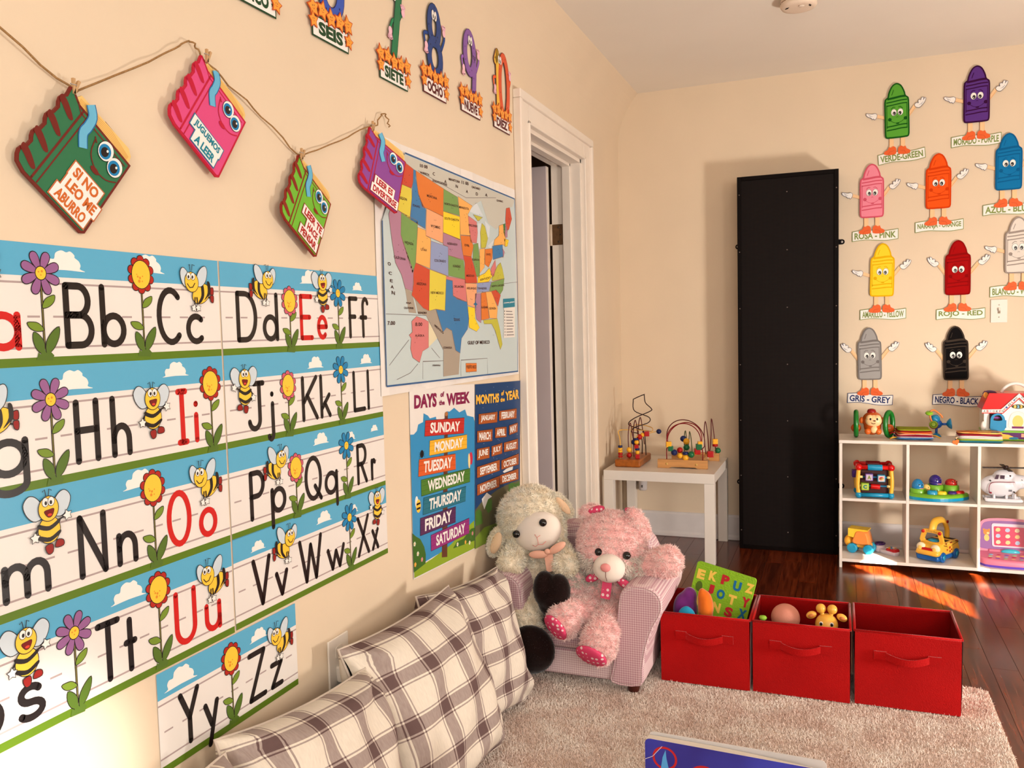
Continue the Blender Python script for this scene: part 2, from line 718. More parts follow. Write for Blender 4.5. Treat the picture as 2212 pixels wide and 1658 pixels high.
for y0, y1, z0, z1 in ((DY0 + .018, DY0 + .032, 0, DZ - .018), (DY1 - .032, DY1 - .018, 0, DZ - .018), (DY0 + .018, DY1 - .018, DZ - .032, DZ - .018)):
    jb.box(-.085, -.045, y0, y1, z0, z1, TRIM, bev=0.002)
struct(jb.build('trim_2'))

# hall behind the doorway
hb = MB()
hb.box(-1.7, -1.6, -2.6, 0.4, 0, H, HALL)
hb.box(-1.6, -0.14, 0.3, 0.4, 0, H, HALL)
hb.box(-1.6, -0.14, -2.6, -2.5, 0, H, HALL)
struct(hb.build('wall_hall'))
hc = MB()
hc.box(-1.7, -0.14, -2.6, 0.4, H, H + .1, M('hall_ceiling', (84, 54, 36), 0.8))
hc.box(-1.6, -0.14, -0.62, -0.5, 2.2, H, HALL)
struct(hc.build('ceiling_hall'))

# the open door leaf swung into the hall, on hinges of the right-hand jamb
door = MB()
door.box(-0.92, -0.158, -0.808, -0.772, 0.012, 1.992, DOORP, bev=0.003)
door.box(-0.1585, -0.1575, -0.806, -0.774, 0.014, 1.99, TRIM)
do = struct(door.build('door_1'))
BRASS = M('hinge_brass', (150, 112, 78), 0.4, 0.5, metal=0.7, var=0.3, vscale=30)
for z in (1.66, 0.30):
    hg = MB()
    hg.box(-0.146, -0.090, -0.7765, -0.7742, z - .05, z + .05, BRASS)
    hg.cyl((-0.150, -0.775, z - .052), (-0.150, -0.775, z + .052), 0.007, M('hinge_pin', (222, 200, 176), 0.4), n=10)
    for sz, sx in ((.035, -.11), (0, -.10), (-.035, -.11)):
        hg.cyl((sx, -0.7763, z + sz), (sx, -0.7785, z + sz), 0.0045, M('screw_dark', (70, 52, 40), 0.5), n=8)
    hg.build('hinge', do)
hn = MB()
hn.cyl((-0.84, -0.808, 1.0), (-0.84, -0.86, 1.0), 0.012, BRASS)
hn.ball((-0.84, -0.87, 1.0), 0.028, BRASS)
hn.build('door_knob', do)
# ================================================================ prints and cut-outs on the left wall (metres, local to each sheet)
MAP_LAND = [
    ('grey', [(0.134, 0.671), (0.164, 0.663), (0.221, 0.651), (0.237, 0.649), (0.421, 0.623), (0.523, 0.611), (0.642, 0.597), (0.719, 0.625), (0.781, 0.553), (0.85, 0.539), (0.919, 0.565), (0.955, 0.628), (1.022, 0.642), (1.047, 0.671), (0.175, 0.684)]),
    ('cream', [(0.288, 0.204), (0.275, 0.22), (0.346, 0.153), (0.283, 0.126)]),
    ('dgrey', [(0.19, 0.291), (0.257, 0.245), (0.293, 0.237), (0.34, 0.243), (0.385, 0.171), (0.413, 0.185), (0.451, 0.175), (0.475, 0.111), (0.509, 0.1), (0.495, 0.031), (0.38, 0.031), (0.386, 0.114), (0.346, 0.153), (0.275, 0.223), (0.222, 0.228), (0.21, 0.262)]),
    ('dgrey', [(0.148, 0.3), (0.19, 0.291), (0.212, 0.229), (0.166, 0.231)]),
    ('lake', [(0.614, 0.576), (0.679, 0.614), (0.735, 0.574), (0.676, 0.573)]),
    ('lake', [(0.687, 0.543), (0.72, 0.547), (0.701, 0.461), (0.675, 0.464)]),
    ('lake', [(0.747, 0.56), (0.794, 0.544), (0.784, 0.505), (0.771, 0.504)]),
    ('lake', [(0.768, 0.472), (0.84, 0.505), (0.796, 0.466)]),
]
MAP_STATES = [
    ('red', [(0.164, 0.663), (0.221, 0.651), (0.218, 0.614), (0.205, 0.593), (0.138, 0.597), (0.131, 0.628)]),
    ('yellow', [(0.138, 0.597), (0.205, 0.593), (0.206, 0.566), (0.189, 0.503), (0.09, 0.527), (0.101, 0.564)]),
    ('purple', [(0.082, 0.526), (0.139, 0.516), (0.132, 0.452), (0.202, 0.351), (0.193, 0.293), (0.148, 0.3), (0.129, 0.338), (0.096, 0.37), (0.079, 0.436), (0.067, 0.502)]),
    ('green', [(0.139, 0.516), (0.239, 0.502), (0.218, 0.378), (0.208, 0.364), (0.194, 0.346), (0.132, 0.45)]),
    ('blue', [(0.221, 0.651), (0.237, 0.649), (0.235, 0.627), (0.251, 0.581), (0.273, 0.557), (0.294, 0.542), (0.286, 0.484), (0.192, 0.501), (0.206, 0.566), (0.212, 0.597)]),
    ('orange', [(0.237, 0.649), (0.421, 0.623), (0.412, 0.535), (0.297, 0.547), (0.273, 0.546), (0.246, 0.585)]),
    ('peach', [(0.299, 0.547), (0.412, 0.535), (0.404, 0.451), (0.288, 0.464)]),
    ('lorange', [(0.238, 0.484), (0.288, 0.48), (0.288, 0.464), (0.321, 0.458), (0.31, 0.366), (0.216, 0.378)]),
    ('peri', [(0.321, 0.451), (0.441, 0.443), (0.437, 0.349), (0.308, 0.365)]),
    ('red', [(0.216, 0.378), (0.307, 0.363), (0.293, 0.237), (0.257, 0.245), (0.186, 0.282), (0.2, 0.315), (0.2, 0.346)]),
    ('yellow', [(0.307, 0.363), (0.421, 0.35), (0.405, 0.24), (0.34, 0.243), (0.293, 0.237)]),
    ('green', [(0.421, 0.623), (0.523, 0.611), (0.537, 0.552), (0.414, 0.552)]),
    ('gold', [(0.414, 0.552), (0.537, 0.549), (0.534, 0.472), (0.409, 0.485)]),
    ('purple', [(0.409, 0.485), (0.535, 0.475), (0.56, 0.41), (0.44, 0.416), (0.441, 0.443), (0.406, 0.447)]),
    ('green', [(0.442, 0.416), (0.559, 0.407), (0.567, 0.345), (0.437, 0.351)]),
    ('pink', [(0.421, 0.348), (0.567, 0.344), (0.574, 0.27), (0.498, 0.278), (0.468, 0.29), (0.467, 0.336), (0.42, 0.339)]),
    ('blue', [(0.42, 0.338), (0.467, 0.336), (0.467, 0.287), (0.574, 0.27), (0.589, 0.214), (0.574, 0.179), (0.524, 0.149), (0.509, 0.1), (0.475, 0.111), (0.451, 0.175), (0.413, 0.185), (0.385, 0.171), (0.342, 0.242), (0.405, 0.238)]),
    ('lorange', [(0.527, 0.614), (0.642, 0.597), (0.603, 0.564), (0.61, 0.525), (0.62, 0.495), (0.538, 0.49), (0.537, 0.552)]),
    ('orange', [(0.538, 0.488), (0.618, 0.493), (0.641, 0.461), (0.622, 0.424), (0.555, 0.424)]),
    ('red', [(0.555, 0.424), (0.622, 0.424), (0.661, 0.36), (0.666, 0.337), (0.563, 0.332), (0.567, 0.4)]),
    ('peach', [(0.566, 0.333), (0.66, 0.335), (0.658, 0.303), (0.639, 0.251), (0.58, 0.26)]),
    ('gold', [(0.582, 0.255), (0.639, 0.251), (0.639, 0.214), (0.675, 0.183), (0.648, 0.17), (0.587, 0.184)]),
    ('pink', [(0.606, 0.56), (0.674, 0.547), (0.681, 0.511), (0.669, 0.474), (0.619, 0.472), (0.609, 0.515)]),
    ('green', [(0.641, 0.467), (0.682, 0.475), (0.693, 0.408), (0.687, 0.356), (0.661, 0.36), (0.634, 0.415)]),
    ('ygreen', [(0.72, 0.547), (0.746, 0.539), (0.77, 0.499), (0.748, 0.465), (0.707, 0.459), (0.704, 0.514)]),
    ('ygreen', [(0.648, 0.569), (0.728, 0.568), (0.687, 0.551)]),
    ('lorange', [(0.694, 0.455), (0.741, 0.462), (0.732, 0.395), (0.691, 0.372)]),
    ('orange', [(0.743, 0.459), (0.81, 0.467), (0.807, 0.432), (0.77, 0.397), (0.737, 0.406)]),
    ('gold', [(0.674, 0.36), (0.735, 0.374), (0.777, 0.395), (0.803, 0.367), (0.767, 0.346), (0.669, 0.337)]),
    ('peri', [(0.669, 0.337), (0.794, 0.347), (0.764, 0.311), (0.658, 0.304)]),
    ('purple', [(0.645, 0.3), (0.694, 0.303), (0.689, 0.199), (0.651, 0.212), (0.639, 0.251)]),
    ('orange', [(0.697, 0.304), (0.739, 0.308), (0.764, 0.215), (0.693, 0.209)]),
    ('lorange', [(0.739, 0.308), (0.792, 0.312), (0.845, 0.253), (0.835, 0.215), (0.769, 0.216)]),
    ('ygreen', [(0.71, 0.209), (0.839, 0.215), (0.861, 0.176), (0.882, 0.12), (0.863, 0.101), (0.817, 0.171), (0.784, 0.196), (0.716, 0.196)]),
    ('red', [(0.788, 0.312), (0.835, 0.319), (0.877, 0.301), (0.848, 0.259)]),
    ('green', [(0.771, 0.312), (0.794, 0.345), (0.919, 0.364), (0.901, 0.321), (0.874, 0.304), (0.835, 0.319), (0.785, 0.313)]),
    ('ygreen', [(0.795, 0.356), (0.855, 0.408), (0.885, 0.421), (0.902, 0.399), (0.919, 0.364), (0.802, 0.35)]),
    ('pink', [(0.791, 0.393), (0.835, 0.428), (0.84, 0.401), (0.817, 0.367), (0.789, 0.371)]),
    ('blue', [(0.81, 0.475), (0.908, 0.489), (0.914, 0.445), (0.814, 0.427)]),
    ('lorange', [(0.83, 0.499), (0.875, 0.519), (0.88, 0.555), (0.919, 0.565), (0.944, 0.514), (0.934, 0.486), (0.908, 0.489), (0.824, 0.479)]),
    ('green2', [(0.919, 0.565), (0.943, 0.57), (0.934, 0.519), (0.923, 0.535)]),
    ('purple', [(0.943, 0.57), (0.962, 0.55), (0.96, 0.521), (0.937, 0.518)]),
    ('red', [(0.955, 0.628), (0.991, 0.635), (1.011, 0.595), (0.977, 0.551), (0.954, 0.546), (0.944, 0.582)]),
    ('gold', [(0.924, 0.513), (0.974, 0.511), (0.957, 0.487), (0.934, 0.483)]),
    ('purple', [(0.907, 0.478), (0.928, 0.463), (0.913, 0.439)]),
    ('pink', [(0.212, 0.22), (0.264, 0.211), (0.288, 0.204), (0.283, 0.126), (0.243, 0.116), (0.221, 0.083), (0.18, 0.099), (0.168, 0.125), (0.175, 0.156), (0.162, 0.165), (0.182, 0.174), (0.181, 0.205)]),
    ('orange', [(0.552, 0.065), (0.641, 0.061), (0.639, 0.033), (0.552, 0.035)]),
]
MAP_WORDS = [
    ('OREGON', [(0.118, 0.553), (0.175, 0.552), (0.175, 0.56), (0.119, 0.561)]),
    ('IDAHO', [(0.21, 0.542), (0.255, 0.541), (0.255, 0.549), (0.21, 0.549)]),
    ('MONTANA', [(0.303, 0.582), (0.372, 0.582), (0.372, 0.59), (0.303, 0.59)]),
    ('NORTH DAKOTA', [(0.423, 0.574), (0.526, 0.577), (0.527, 0.585), (0.424, 0.581)]),
    ('MINNESOTA', [(0.532, 0.576), (0.611, 0.579), (0.612, 0.587), (0.533, 0.584)]),
    ('SOUTH DAKOTA', [(0.421, 0.527), (0.529, 0.532), (0.53, 0.54), (0.421, 0.535)]),
    ('WYOMING', [(0.322, 0.493), (0.387, 0.493), (0.387, 0.502), (0.323, 0.501)]),
    ('NEVADA', [(0.154, 0.429), (0.206, 0.427), (0.207, 0.435), (0.154, 0.437)]),
    ('UTAH', [(0.252, 0.416), (0.289, 0.416), (0.29, 0.424), (0.253, 0.424)]),
    ('COLORADO', [(0.34, 0.389), (0.42, 0.391), (0.421, 0.399), (0.34, 0.397)]),
    ('NEBRASKA', [(0.435, 0.449), (0.512, 0.452), (0.513, 0.46), (0.436, 0.457)]),
    ('KANSAS', [(0.473, 0.38), (0.53, 0.381), (0.531, 0.39), (0.473, 0.388)]),
    ('CALIFORNIA', [(0.088, 0.382), (0.156, 0.38), (0.156, 0.387), (0.088, 0.39)]),
    ('ARIZONA', [(0.217, 0.313), (0.281, 0.313), (0.282, 0.321), (0.218, 0.321)]),
    ('NEW MEXICO', [(0.308, 0.289), (0.398, 0.29), (0.399, 0.298), (0.309, 0.297)]),
    ('TEXAS', [(0.465, 0.206), (0.514, 0.206), (0.514, 0.215), (0.466, 0.215)]),
    ('OKLAHOMA', [(0.476, 0.314), (0.553, 0.316), (0.554, 0.324), (0.477, 0.322)]),
    ('ARKANSAS', [(0.575, 0.312), (0.654, 0.314), (0.655, 0.322), (0.575, 0.32)]),
    ('IOWA', [(0.568, 0.455), (0.607, 0.456), (0.607, 0.464), (0.568, 0.463)]),
    ('MISSOURI', [(0.576, 0.354), (0.641, 0.357), (0.641, 0.364), (0.577, 0.362)]),
    ('ILLINOIS', [(0.628, 0.412), (0.687, 0.414), (0.688, 0.421), (0.629, 0.419)]),
    ('WISCONSIN', [(0.603, 0.525), (0.678, 0.528), (0.679, 0.536), (0.603, 0.533)]),
    ('KENTUCKY', [(0.69, 0.345), (0.785, 0.358), (0.786, 0.366), (0.691, 0.352)]),
    ('TENNESSEE', [(0.665, 0.315), (0.747, 0.318), (0.747, 0.325), (0.665, 0.322)]),
    ('ALABAMA', [(0.694, 0.25), (0.753, 0.251), (0.754, 0.259), (0.695, 0.258)]),
    ('GEORGIA', [(0.764, 0.247), (0.829, 0.248), (0.829, 0.256), (0.764, 0.255)]),
    ('NORTH CAROLINA', [(0.792, 0.327), (0.917, 0.336), (0.917, 0.344), (0.792, 0.334)]),
    ('OHIO', [(0.75, 0.438), (0.791, 0.44), (0.792, 0.448), (0.75, 0.445)]),
    ('ALASKA', [(0.197, 0.16), (0.257, 0.159), (0.257, 0.166), (0.198, 0.167)]),
    ('ALBERTA', [(0.263, 0.646), (0.324, 0.647), (0.324, 0.654), (0.263, 0.652)]),
    ('SASKATCHEWAN', [(0.344, 0.634), (0.446, 0.635), (0.446, 0.643), (0.345, 0.641)]),
    ('MANITOBA', [(0.462, 0.656), (0.546, 0.659), (0.547, 0.667), (0.462, 0.664)]),
    ('ONTARIO', [(0.639, 0.657), (0.713, 0.66), (0.714, 0.668), (0.64, 0.665)]),
    ('QUEBEC', [(0.861, 0.641), (0.926, 0.644), (0.926, 0.652), (0.862, 0.649)]),
    ('C', [(0.348, 0.654), (0.362, 0.654), (0.363, 0.664), (0.348, 0.663)]),
    ('A', [(0.428, 0.643), (0.443, 0.643), (0.444, 0.653), (0.429, 0.653)]),
    ('N', [(0.512, 0.64), (0.528, 0.64), (0.529, 0.65), (0.513, 0.65)]),
    ('A', [(0.592, 0.635), (0.609, 0.635), (0.61, 0.645), (0.593, 0.645)]),
    ('D', [(0.674, 0.638), (0.692, 0.638), (0.693, 0.649), (0.675, 0.648)]),
    ('A', [(0.757, 0.646), (0.776, 0.646), (0.777, 0.657), (0.758, 0.656)]),
    ('O', [(0.052, 0.361), (0.068, 0.359), (0.069, 0.369), (0.052, 0.37)]),
    ('C', [(0.056, 0.335), (0.072, 0.334), (0.073, 0.343), (0.056, 0.344)]),
    ('E', [(0.061, 0.315), (0.076, 0.313), (0.077, 0.322), (0.062, 0.323)]),
    ('A', [(0.064, 0.298), (0.081, 0.296), (0.081, 0.305), (0.065, 0.307)]),
    ('N', [(0.069, 0.281), (0.086, 0.279), (0.086, 0.289), (0.069, 0.291)]),
    ('GULF OF MEXICO', [(0.572, 0.127), (0.761, 0.125), (0.762, 0.137), (0.572, 0.139)]),
    ('SONORA', [(0.222, 0.227), (0.278, 0.228), (0.279, 0.234), (0.222, 0.234)]),
    ('COAHUILA', [(0.384, 0.119), (0.448, 0.117), (0.448, 0.124), (0.385, 0.126)]),
    ('BAJA', [(0.151, 0.255), (0.181, 0.255), (0.181, 0.261), (0.152, 0.261)]),
    ('CALIFORNIA', [(0.136, 0.241), (0.194, 0.241), (0.195, 0.247), (0.137, 0.247)]),
    ('HAWAII', [(0.307, 0.067), (0.359, 0.065), (0.359, 0.07), (0.308, 0.073)]),
    ('PUERTO RICO', [(0.556, 0.047), (0.636, 0.043), (0.637, 0.054), (0.557, 0.058)]),
    ('7.00', [(0.039, 0.195), (0.081, 0.195), (0.082, 0.206), (0.04, 0.206)]),
    ('8.00', [(0.201, 0.191), (0.245, 0.191), (0.246, 0.202), (0.202, 0.202)]),
    ('10 00', [(0.264, 0.664), (0.313, 0.667), (0.314, 0.677), (0.265, 0.674)]),
    ('11 00', [(0.559, 0.659), (0.615, 0.662), (0.615, 0.673), (0.56, 0.67)]),
    ('MEXICO', [(0.328, 0.19), (0.389, 0.164), (0.39, 0.171), (0.329, 0.197)]),
]
MAP_LINES = [
    [(0.031, 0.481), (0.024, 0.026)],
    [(0.024, 0.026), (1.04, 0.011)],
    [(0.175, 0.689), (1.048, 0.675)],
    [(1.048, 0.675), (1.054, 0.357), (1.037, 0.011)],
    [(0.033, 0.226), (0.275, 0.223), (0.346, 0.153), (0.386, 0.114), (0.38, 0.031)],
    [(0.24, 0.032), (0.244, 0.085), (0.384, 0.081)],
    [(0.512, 0.024), (0.515, 0.077), (0.738, 0.074), (0.737, 0.017)],
    [(0.042, 0.083), (0.161, 0.152)],
    [(0.082, 0.041), (0.163, 0.055), (0.211, 0.079)],
    [(0.303, 0.124), (0.358, 0.091)],
    [(0.197, 0.342), (0.547, 0.314), (1.054, 0.357)],
    [(0.251, 0.652), (0.592, 0.618), (0.858, 0.654)],
]
MAP_LEGEND = [
    ('white', [(0.896, 0.143), (1.012, 0.144), (1.02, 0.259), (0.907, 0.254)]),
    ('teal', [(0.901, 0.255), (1.02, 0.261), (1.019, 0.294), (0.901, 0.288)]),
]
DAYS = [
    ('SUNDAY', 'red', [(0.096, 0.436), (0.378, 0.41), (0.386, 0.461), (0.104, 0.483)]),
    ('MONDAY', 'gold', [(0.123, 0.373), (0.399, 0.356), (0.403, 0.402), (0.129, 0.418)]),
    ('TUESDAY', 'orange', [(0.047, 0.321), (0.307, 0.3), (0.308, 0.351), (0.055, 0.371)]),
    ('WEDNESDAY', 'green', [(0.063, 0.259), (0.416, 0.239), (0.421, 0.284), (0.064, 0.308)]),
    ('THURSDAY', 'teal', [(0.069, 0.201), (0.375, 0.181), (0.383, 0.229), (0.077, 0.251)]),
    ('FRIDAY', 'plum', [(0.047, 0.142), (0.294, 0.128), (0.299, 0.178), (0.051, 0.194)]),
    ('SATURDAY', 'magenta', [(0.114, 0.078), (0.398, 0.066), (0.402, 0.117), (0.117, 0.127)]),
]
DAYS_HEAD = [
    ('DAYS', [(0.037, 0.525), (0.184, 0.517), (0.189, 0.561), (0.04, 0.566)]),
    ('of', [(0.213, 0.545), (0.24, 0.544), (0.241, 0.561), (0.214, 0.562)]),
    ('the', [(0.202, 0.52), (0.242, 0.518), (0.243, 0.534), (0.203, 0.536)]),
    ('WEEK', [(0.255, 0.513), (0.437, 0.506), (0.44, 0.545), (0.256, 0.553)]),
]
DAYS_SKY = [(0.008, 0.452), (0.029, 0.45), (0.05, 0.458), (0.059, 0.476), (0.091, 0.48), (0.096, 0.506), (0.124, 0.496), (0.136, 0.486), (0.178, 0.487), (0.179, 0.479), (0.215, 0.474), (0.243, 0.475), (0.254, 0.496), (0.277, 0.493), (0.311, 0.502), (0.35, 0.483), (0.396, 0.488), (0.41, 0.466), (0.463, 0.455), (0.472, 0.437), (0.445, 0.048), (0.392, 0.052), (0.33, 0.054), (0.27, 0.048), (0.159, 0.056), (0.072, 0.055), (0.002, 0.047)]
DAYS_BUSH = [
    [(-0.0, 0.161), (0.02, 0.147), (0.048, 0.132), (0.071, 0.103), (0.08, 0.077), (0.076, 0.05), (0.001, 0.043)],
    [(0.27, 0.046), (0.301, 0.061), (0.351, 0.058), (0.383, 0.067), (0.415, 0.077), (0.447, 0.074), (0.444, 0.03), (0.35, 0.038)],
]
DAYS_FLOWERS = [((0.011, 0.126), 0), ((0.029, 0.092), 0), ((0.054, 0.068), 1), ((0.011, 0.064), 2), ((0.305, 0.051), 0), ((0.367, 0.043), 2), ((0.4, 0.033), 0), ((0.426, 0.059), 1)]
DAYS_POST = [(0.187, 0.039), (0.226, 0.03), (0.262, 0.488), (0.24, 0.49)]
DAYS_BUGS = [(0.076, 0.385), (0.42, 0.311), (0.043, 0.233)]
MONTHS = [
    ('JANUARY', [(0.055, 0.446), (0.223, 0.434), (0.231, 0.472), (0.059, 0.481)]),
    ('FEBRUARY', [(0.244, 0.437), (0.421, 0.427), (0.426, 0.465), (0.247, 0.473)]),
    ('MARCH', [(0.039, 0.384), (0.173, 0.372), (0.179, 0.414), (0.042, 0.424)]),
    ('APRIL', [(0.201, 0.379), (0.312, 0.369), (0.315, 0.407), (0.204, 0.416)]),
    ('MAY', [(0.34, 0.372), (0.428, 0.373), (0.434, 0.409), (0.341, 0.408)]),
    ('JUNE', [(0.032, 0.323), (0.143, 0.315), (0.148, 0.355), (0.035, 0.362)]),
    ('JULY', [(0.163, 0.317), (0.264, 0.313), (0.27, 0.352), (0.166, 0.353)]),
    ('AUGUST', [(0.283, 0.315), (0.429, 0.305), (0.432, 0.346), (0.285, 0.35)]),
    ('SEPTEMBER', [(0.03, 0.262), (0.236, 0.253), (0.241, 0.293), (0.032, 0.3)]),
    ('OCTOBER', [(0.253, 0.254), (0.43, 0.245), (0.437, 0.287), (0.256, 0.288)]),
    ('NOVEMBER', [(0.027, 0.201), (0.228, 0.194), (0.234, 0.234), (0.029, 0.238)]),
    ('DECEMBER', [(0.234, 0.201), (0.426, 0.187), (0.428, 0.229), (0.237, 0.235)]),
]
MONTHS_HEAD = [
    ('MONTHS', [(0.039, 0.516), (0.247, 0.505), (0.251, 0.539), (0.041, 0.55)]),
    ('of', [(0.269, 0.527), (0.299, 0.528), (0.3, 0.546), (0.271, 0.545)]),
    ('the', [(0.26, 0.505), (0.304, 0.504), (0.305, 0.52), (0.261, 0.521)]),
    ('YEAR', [(0.309, 0.506), (0.454, 0.501), (0.457, 0.538), (0.311, 0.539)]),
]
MONTHS_SHAPES = [
    ('hill', [(0.009, 0.154), (0.077, 0.174), (0.209, 0.186), (0.324, 0.188), (0.443, 0.182), (0.431, 0.005), (0.0, 0.02)]),
    ('meadow', [(0.003, 0.059), (0.082, 0.076), (0.176, 0.069), (0.435, 0.056), (0.431, 0.005), (0.0, 0.02)]),
    ('bush', [(0.011, 0.147), (0.042, 0.152), (0.064, 0.136), (0.072, 0.093), (0.008, 0.098)]),
    ('bush', [(0.1, 0.169), (0.135, 0.174), (0.16, 0.157), (0.156, 0.125), (0.12, 0.119), (0.096, 0.147)]),
    ('bush', [(0.323, 0.184), (0.35, 0.188), (0.397, 0.175), (0.439, 0.177), (0.441, 0.141), (0.321, 0.149)]),
    ('snow', [(0.067, 0.181), (0.113, 0.195), (0.159, 0.172), (0.123, 0.169), (0.087, 0.14), (0.074, 0.161)]),
    ('snow', [(0.269, 0.244), (0.302, 0.249), (0.375, 0.249), (0.367, 0.235), (0.281, 0.237)]),
]
INK = P(24, 12, 12)
PAPER = M('poster_paper', (238, 230, 224), 0.32, 0.45, var=0.03, vscale=7)
SKY = P(92, 172, 208, rough=0.32)
GRASS = P(92, 122, 28, rough=0.32)
GUIDE = P(176, 156, 154, rough=0.4)
REDL = P(206, 30, 26, rough=0.35)
BLK = M('print_black', (26, 18, 18), 0.3, 0.45)
YEL = P(252, 200, 62, rough=0.35)
WHT = P(244, 238, 232, rough=0.4)
LEAF = P(118, 144, 44, rough=0.4)
LEAFD = P(84, 112, 36, rough=0.4)


def arc(cx, cy, rx, ry, a0, a1, n=14):
    return [(cx + rx * math.cos(math.radians(a0 + (a1 - a0) * i / n)), cy + ry * math.sin(math.radians(a0 + (a1 - a0) * i / n))) for i in range(n + 1)]


DOT = 'dot'
GLYPH = {
    'A': [[(0, 0), (.5, 1), (1, 0)], [(.2, .38), (.8, .38)]],
    'B': [[(0, 0), (0, 1)], [(0, 1)] + arc(.5, .755, .4, .245, 90, -90) + [(0, .51)], [(0, .51)] + arc(.55, .255, .45, .255, 90, -90) + [(0, 0)]],
    'C': [arc(.58, .5, .58, .5, 48, 312, 22)],
    'D': [[(0, 0), (0, 1)], [(0, 1)] + arc(.4, .5, .6, .5, 90, -90, 18) + [(0, 0)]],
    'E': [[(1, 1), (0, 1), (0, 0), (1, 0)], [(0, .5), (.8, .5)]],
    'F': [[(1, 1), (0, 1), (0, 0)], [(0, .52), (.75, .52)]],
    'G': [arc(.55, .5, .55, .5, 48, 350, 22) + [(.6, .42)]],
    'H': [[(0, 0), (0, 1)], [(1, 0), (1, 1)], [(0, .52), (1, .52)]],
    'I': [[(.5, 0), (.5, 1)], [(.05, 1), (.95, 1)], [(.05, 0), (.95, 0)]],
    'J': [[(.35, 1), (1, 1)], [(.72, 1), (.72, .2)] + arc(.36, .2, .36, .2, 0, -170, 12)],
    'K': [[(0, 0), (0, 1)], [(1, 1), (.06, .42)], [(.3, .58), (1, 0)]],
    'L': [[(0, 1), (0, 0), (1, 0)]],
    'M': [[(0, 0), (.1, 1), (.5, .1), (.9, 1), (1, 0)]],
    'N': [[(0, 0), (0, 1), (1, 0), (1, 1)]],
    'O': [arc(.5, .5, .5, .5, 0, 360, 30)],
    'P': [[(0, 0), (0, 1)], [(0, 1)] + arc(.5, .74, .5, .26, 90, -90) + [(0, .48)]],
    'Q': [arc(.5, .5, .5, .5, 0, 360, 30), [(.6, .3), (1, -.04)]],
    'R': [[(0, 0), (0, 1)], [(0, 1)] + arc(.5, .75, .45, .25, 90, -90) + [(0, .5)], [(.4, .5), (1, 0)]],
    'S': [arc(.5, .76, .45, .24, 30, 270, 16) + arc(.5, .26, .5, .26, 90, -150, 18)[1:]],
    'T': [[(0, 1), (1, 1)], [(.5, 1), (.5, 0)]],
    'U': [[(0, 1), (0, .3)] + arc(.5, .3, .5, .3, 180, 360, 16) + [(1, 1)]],
    'V': [[(0, 1), (.5, 0), (1, 1)]],
    'W': [[(0, 1), (.27, 0), (.5, .85), (.73, 0), (1, 1)]],
    'X': [[(0, 1), (1, 0)], [(1, 1), (0, 0)]],
    'Y': [[(0, 1), (.5, .48), (1, 1)], [(.5, .48), (.5, 0)]],
    'Z': [[(0, 1), (1, 1), (0, 0), (1, 0)]],
    'a': [arc(.5, .25, .5, .25, 0, 360, 24), [(1, .5), (1, 0)]],
    'b': [[(0, 1), (0, 0)], arc(.5, .25, .5, .25, 0, 360, 24)],
    'c': [arc(.57, .25, .57, .25, 48, 312, 18)],
    'd': [arc(.48, .25, .48, .25, 0, 360, 24), [(1, 1), (1, 0)]],
    'e': [[(0, .26), (1, .26)] + arc(.5, .25, .5, .25, 0, 312, 22)[1:]],
    'f': [arc(.68, .8, .36, .2, 25, 180, 10) + [(.32, 0)], [(0, .5), (.78, .5)]],
    'g': [arc(.48, .25, .48, .25, 0, 360, 24), [(1, .5), (1, -.14)] + arc(.5, -.14, .5, .17, 0, -165, 12)],
    'h': [[(0, 0), (0, 1)], [(0, .25)] + arc(.5, .26, .5, .24, 180, 0, 14) + [(1, 0)]],
    'i': [[(.5, .5), (.5, 0)], [(.5, .72), (.5, .725)]],
    'j': [[(.85, .5), (.85, -.16)] + arc(.35, -.16, .5, .14, 0, -150, 10), [(.8, .72), (.8, .725)]],
    'k': [[(0, 0), (0, 1)], [(.95, .52), (.06, .2)], [(.4, .33), (1, 0)]],
    'l': [[(.5, 0), (.5, 1)]],
    'm': [[(0, 0), (0, .5)], [(0, .28)] + arc(.25, .28, .25, .22, 180, 0, 10) + [(.5, 0)], [(.5, .28)] + arc(.75, .28, .25, .22, 180, 0, 10) + [(1, 0)]],
    'n': [[(0, 0), (0, .5)], [(0, .26)] + arc(.5, .26, .5, .24, 180, 0, 14) + [(1, 0)]],
    'o': [arc(.5, .25, .5, .25, 0, 360, 24)],
    'p': [[(0, .5), (0, -.34)], arc(.52, .25, .48, .25, 0, 360, 24)],
    'q': [arc(.48, .25, .48, .25, 0, 360, 24), [(1, .5), (1, -.34)]],
    'r': [[(0, .5), (0, 0)], [(0, .28)] + arc(.6, .28, .6, .22, 180, 50, 10)],
    's': [arc(.5, .375, .42, .125, 30, 270, 14) + arc(.5, .125, .5, .125, 90, -150, 14)[1:]],
    't': [[(.45, .9), (.45, 0)], [(0, .5), (.95, .5)]],
    'u': [[(0, .5), (0, .22)] + arc(.5, .22, .5, .22, 180, 360, 14), [(1, .5), (1, 0)]],
    'v': [[(0, .5), (.5, 0), (1, .5)]],
    'w': [[(0, .5), (.27, 0), (.5, .42), (.73, 0), (1, .5)]],
    'x': [[(0, .5), (1, 0)], [(1, .5), (0, 0)]],
    'y': [[(0, .5), (.5, .06)], [(1, .5), (.3, -.34)]],
    'z': [[(0, .5), (1, .5), (0, 0), (1, 0)]],
}


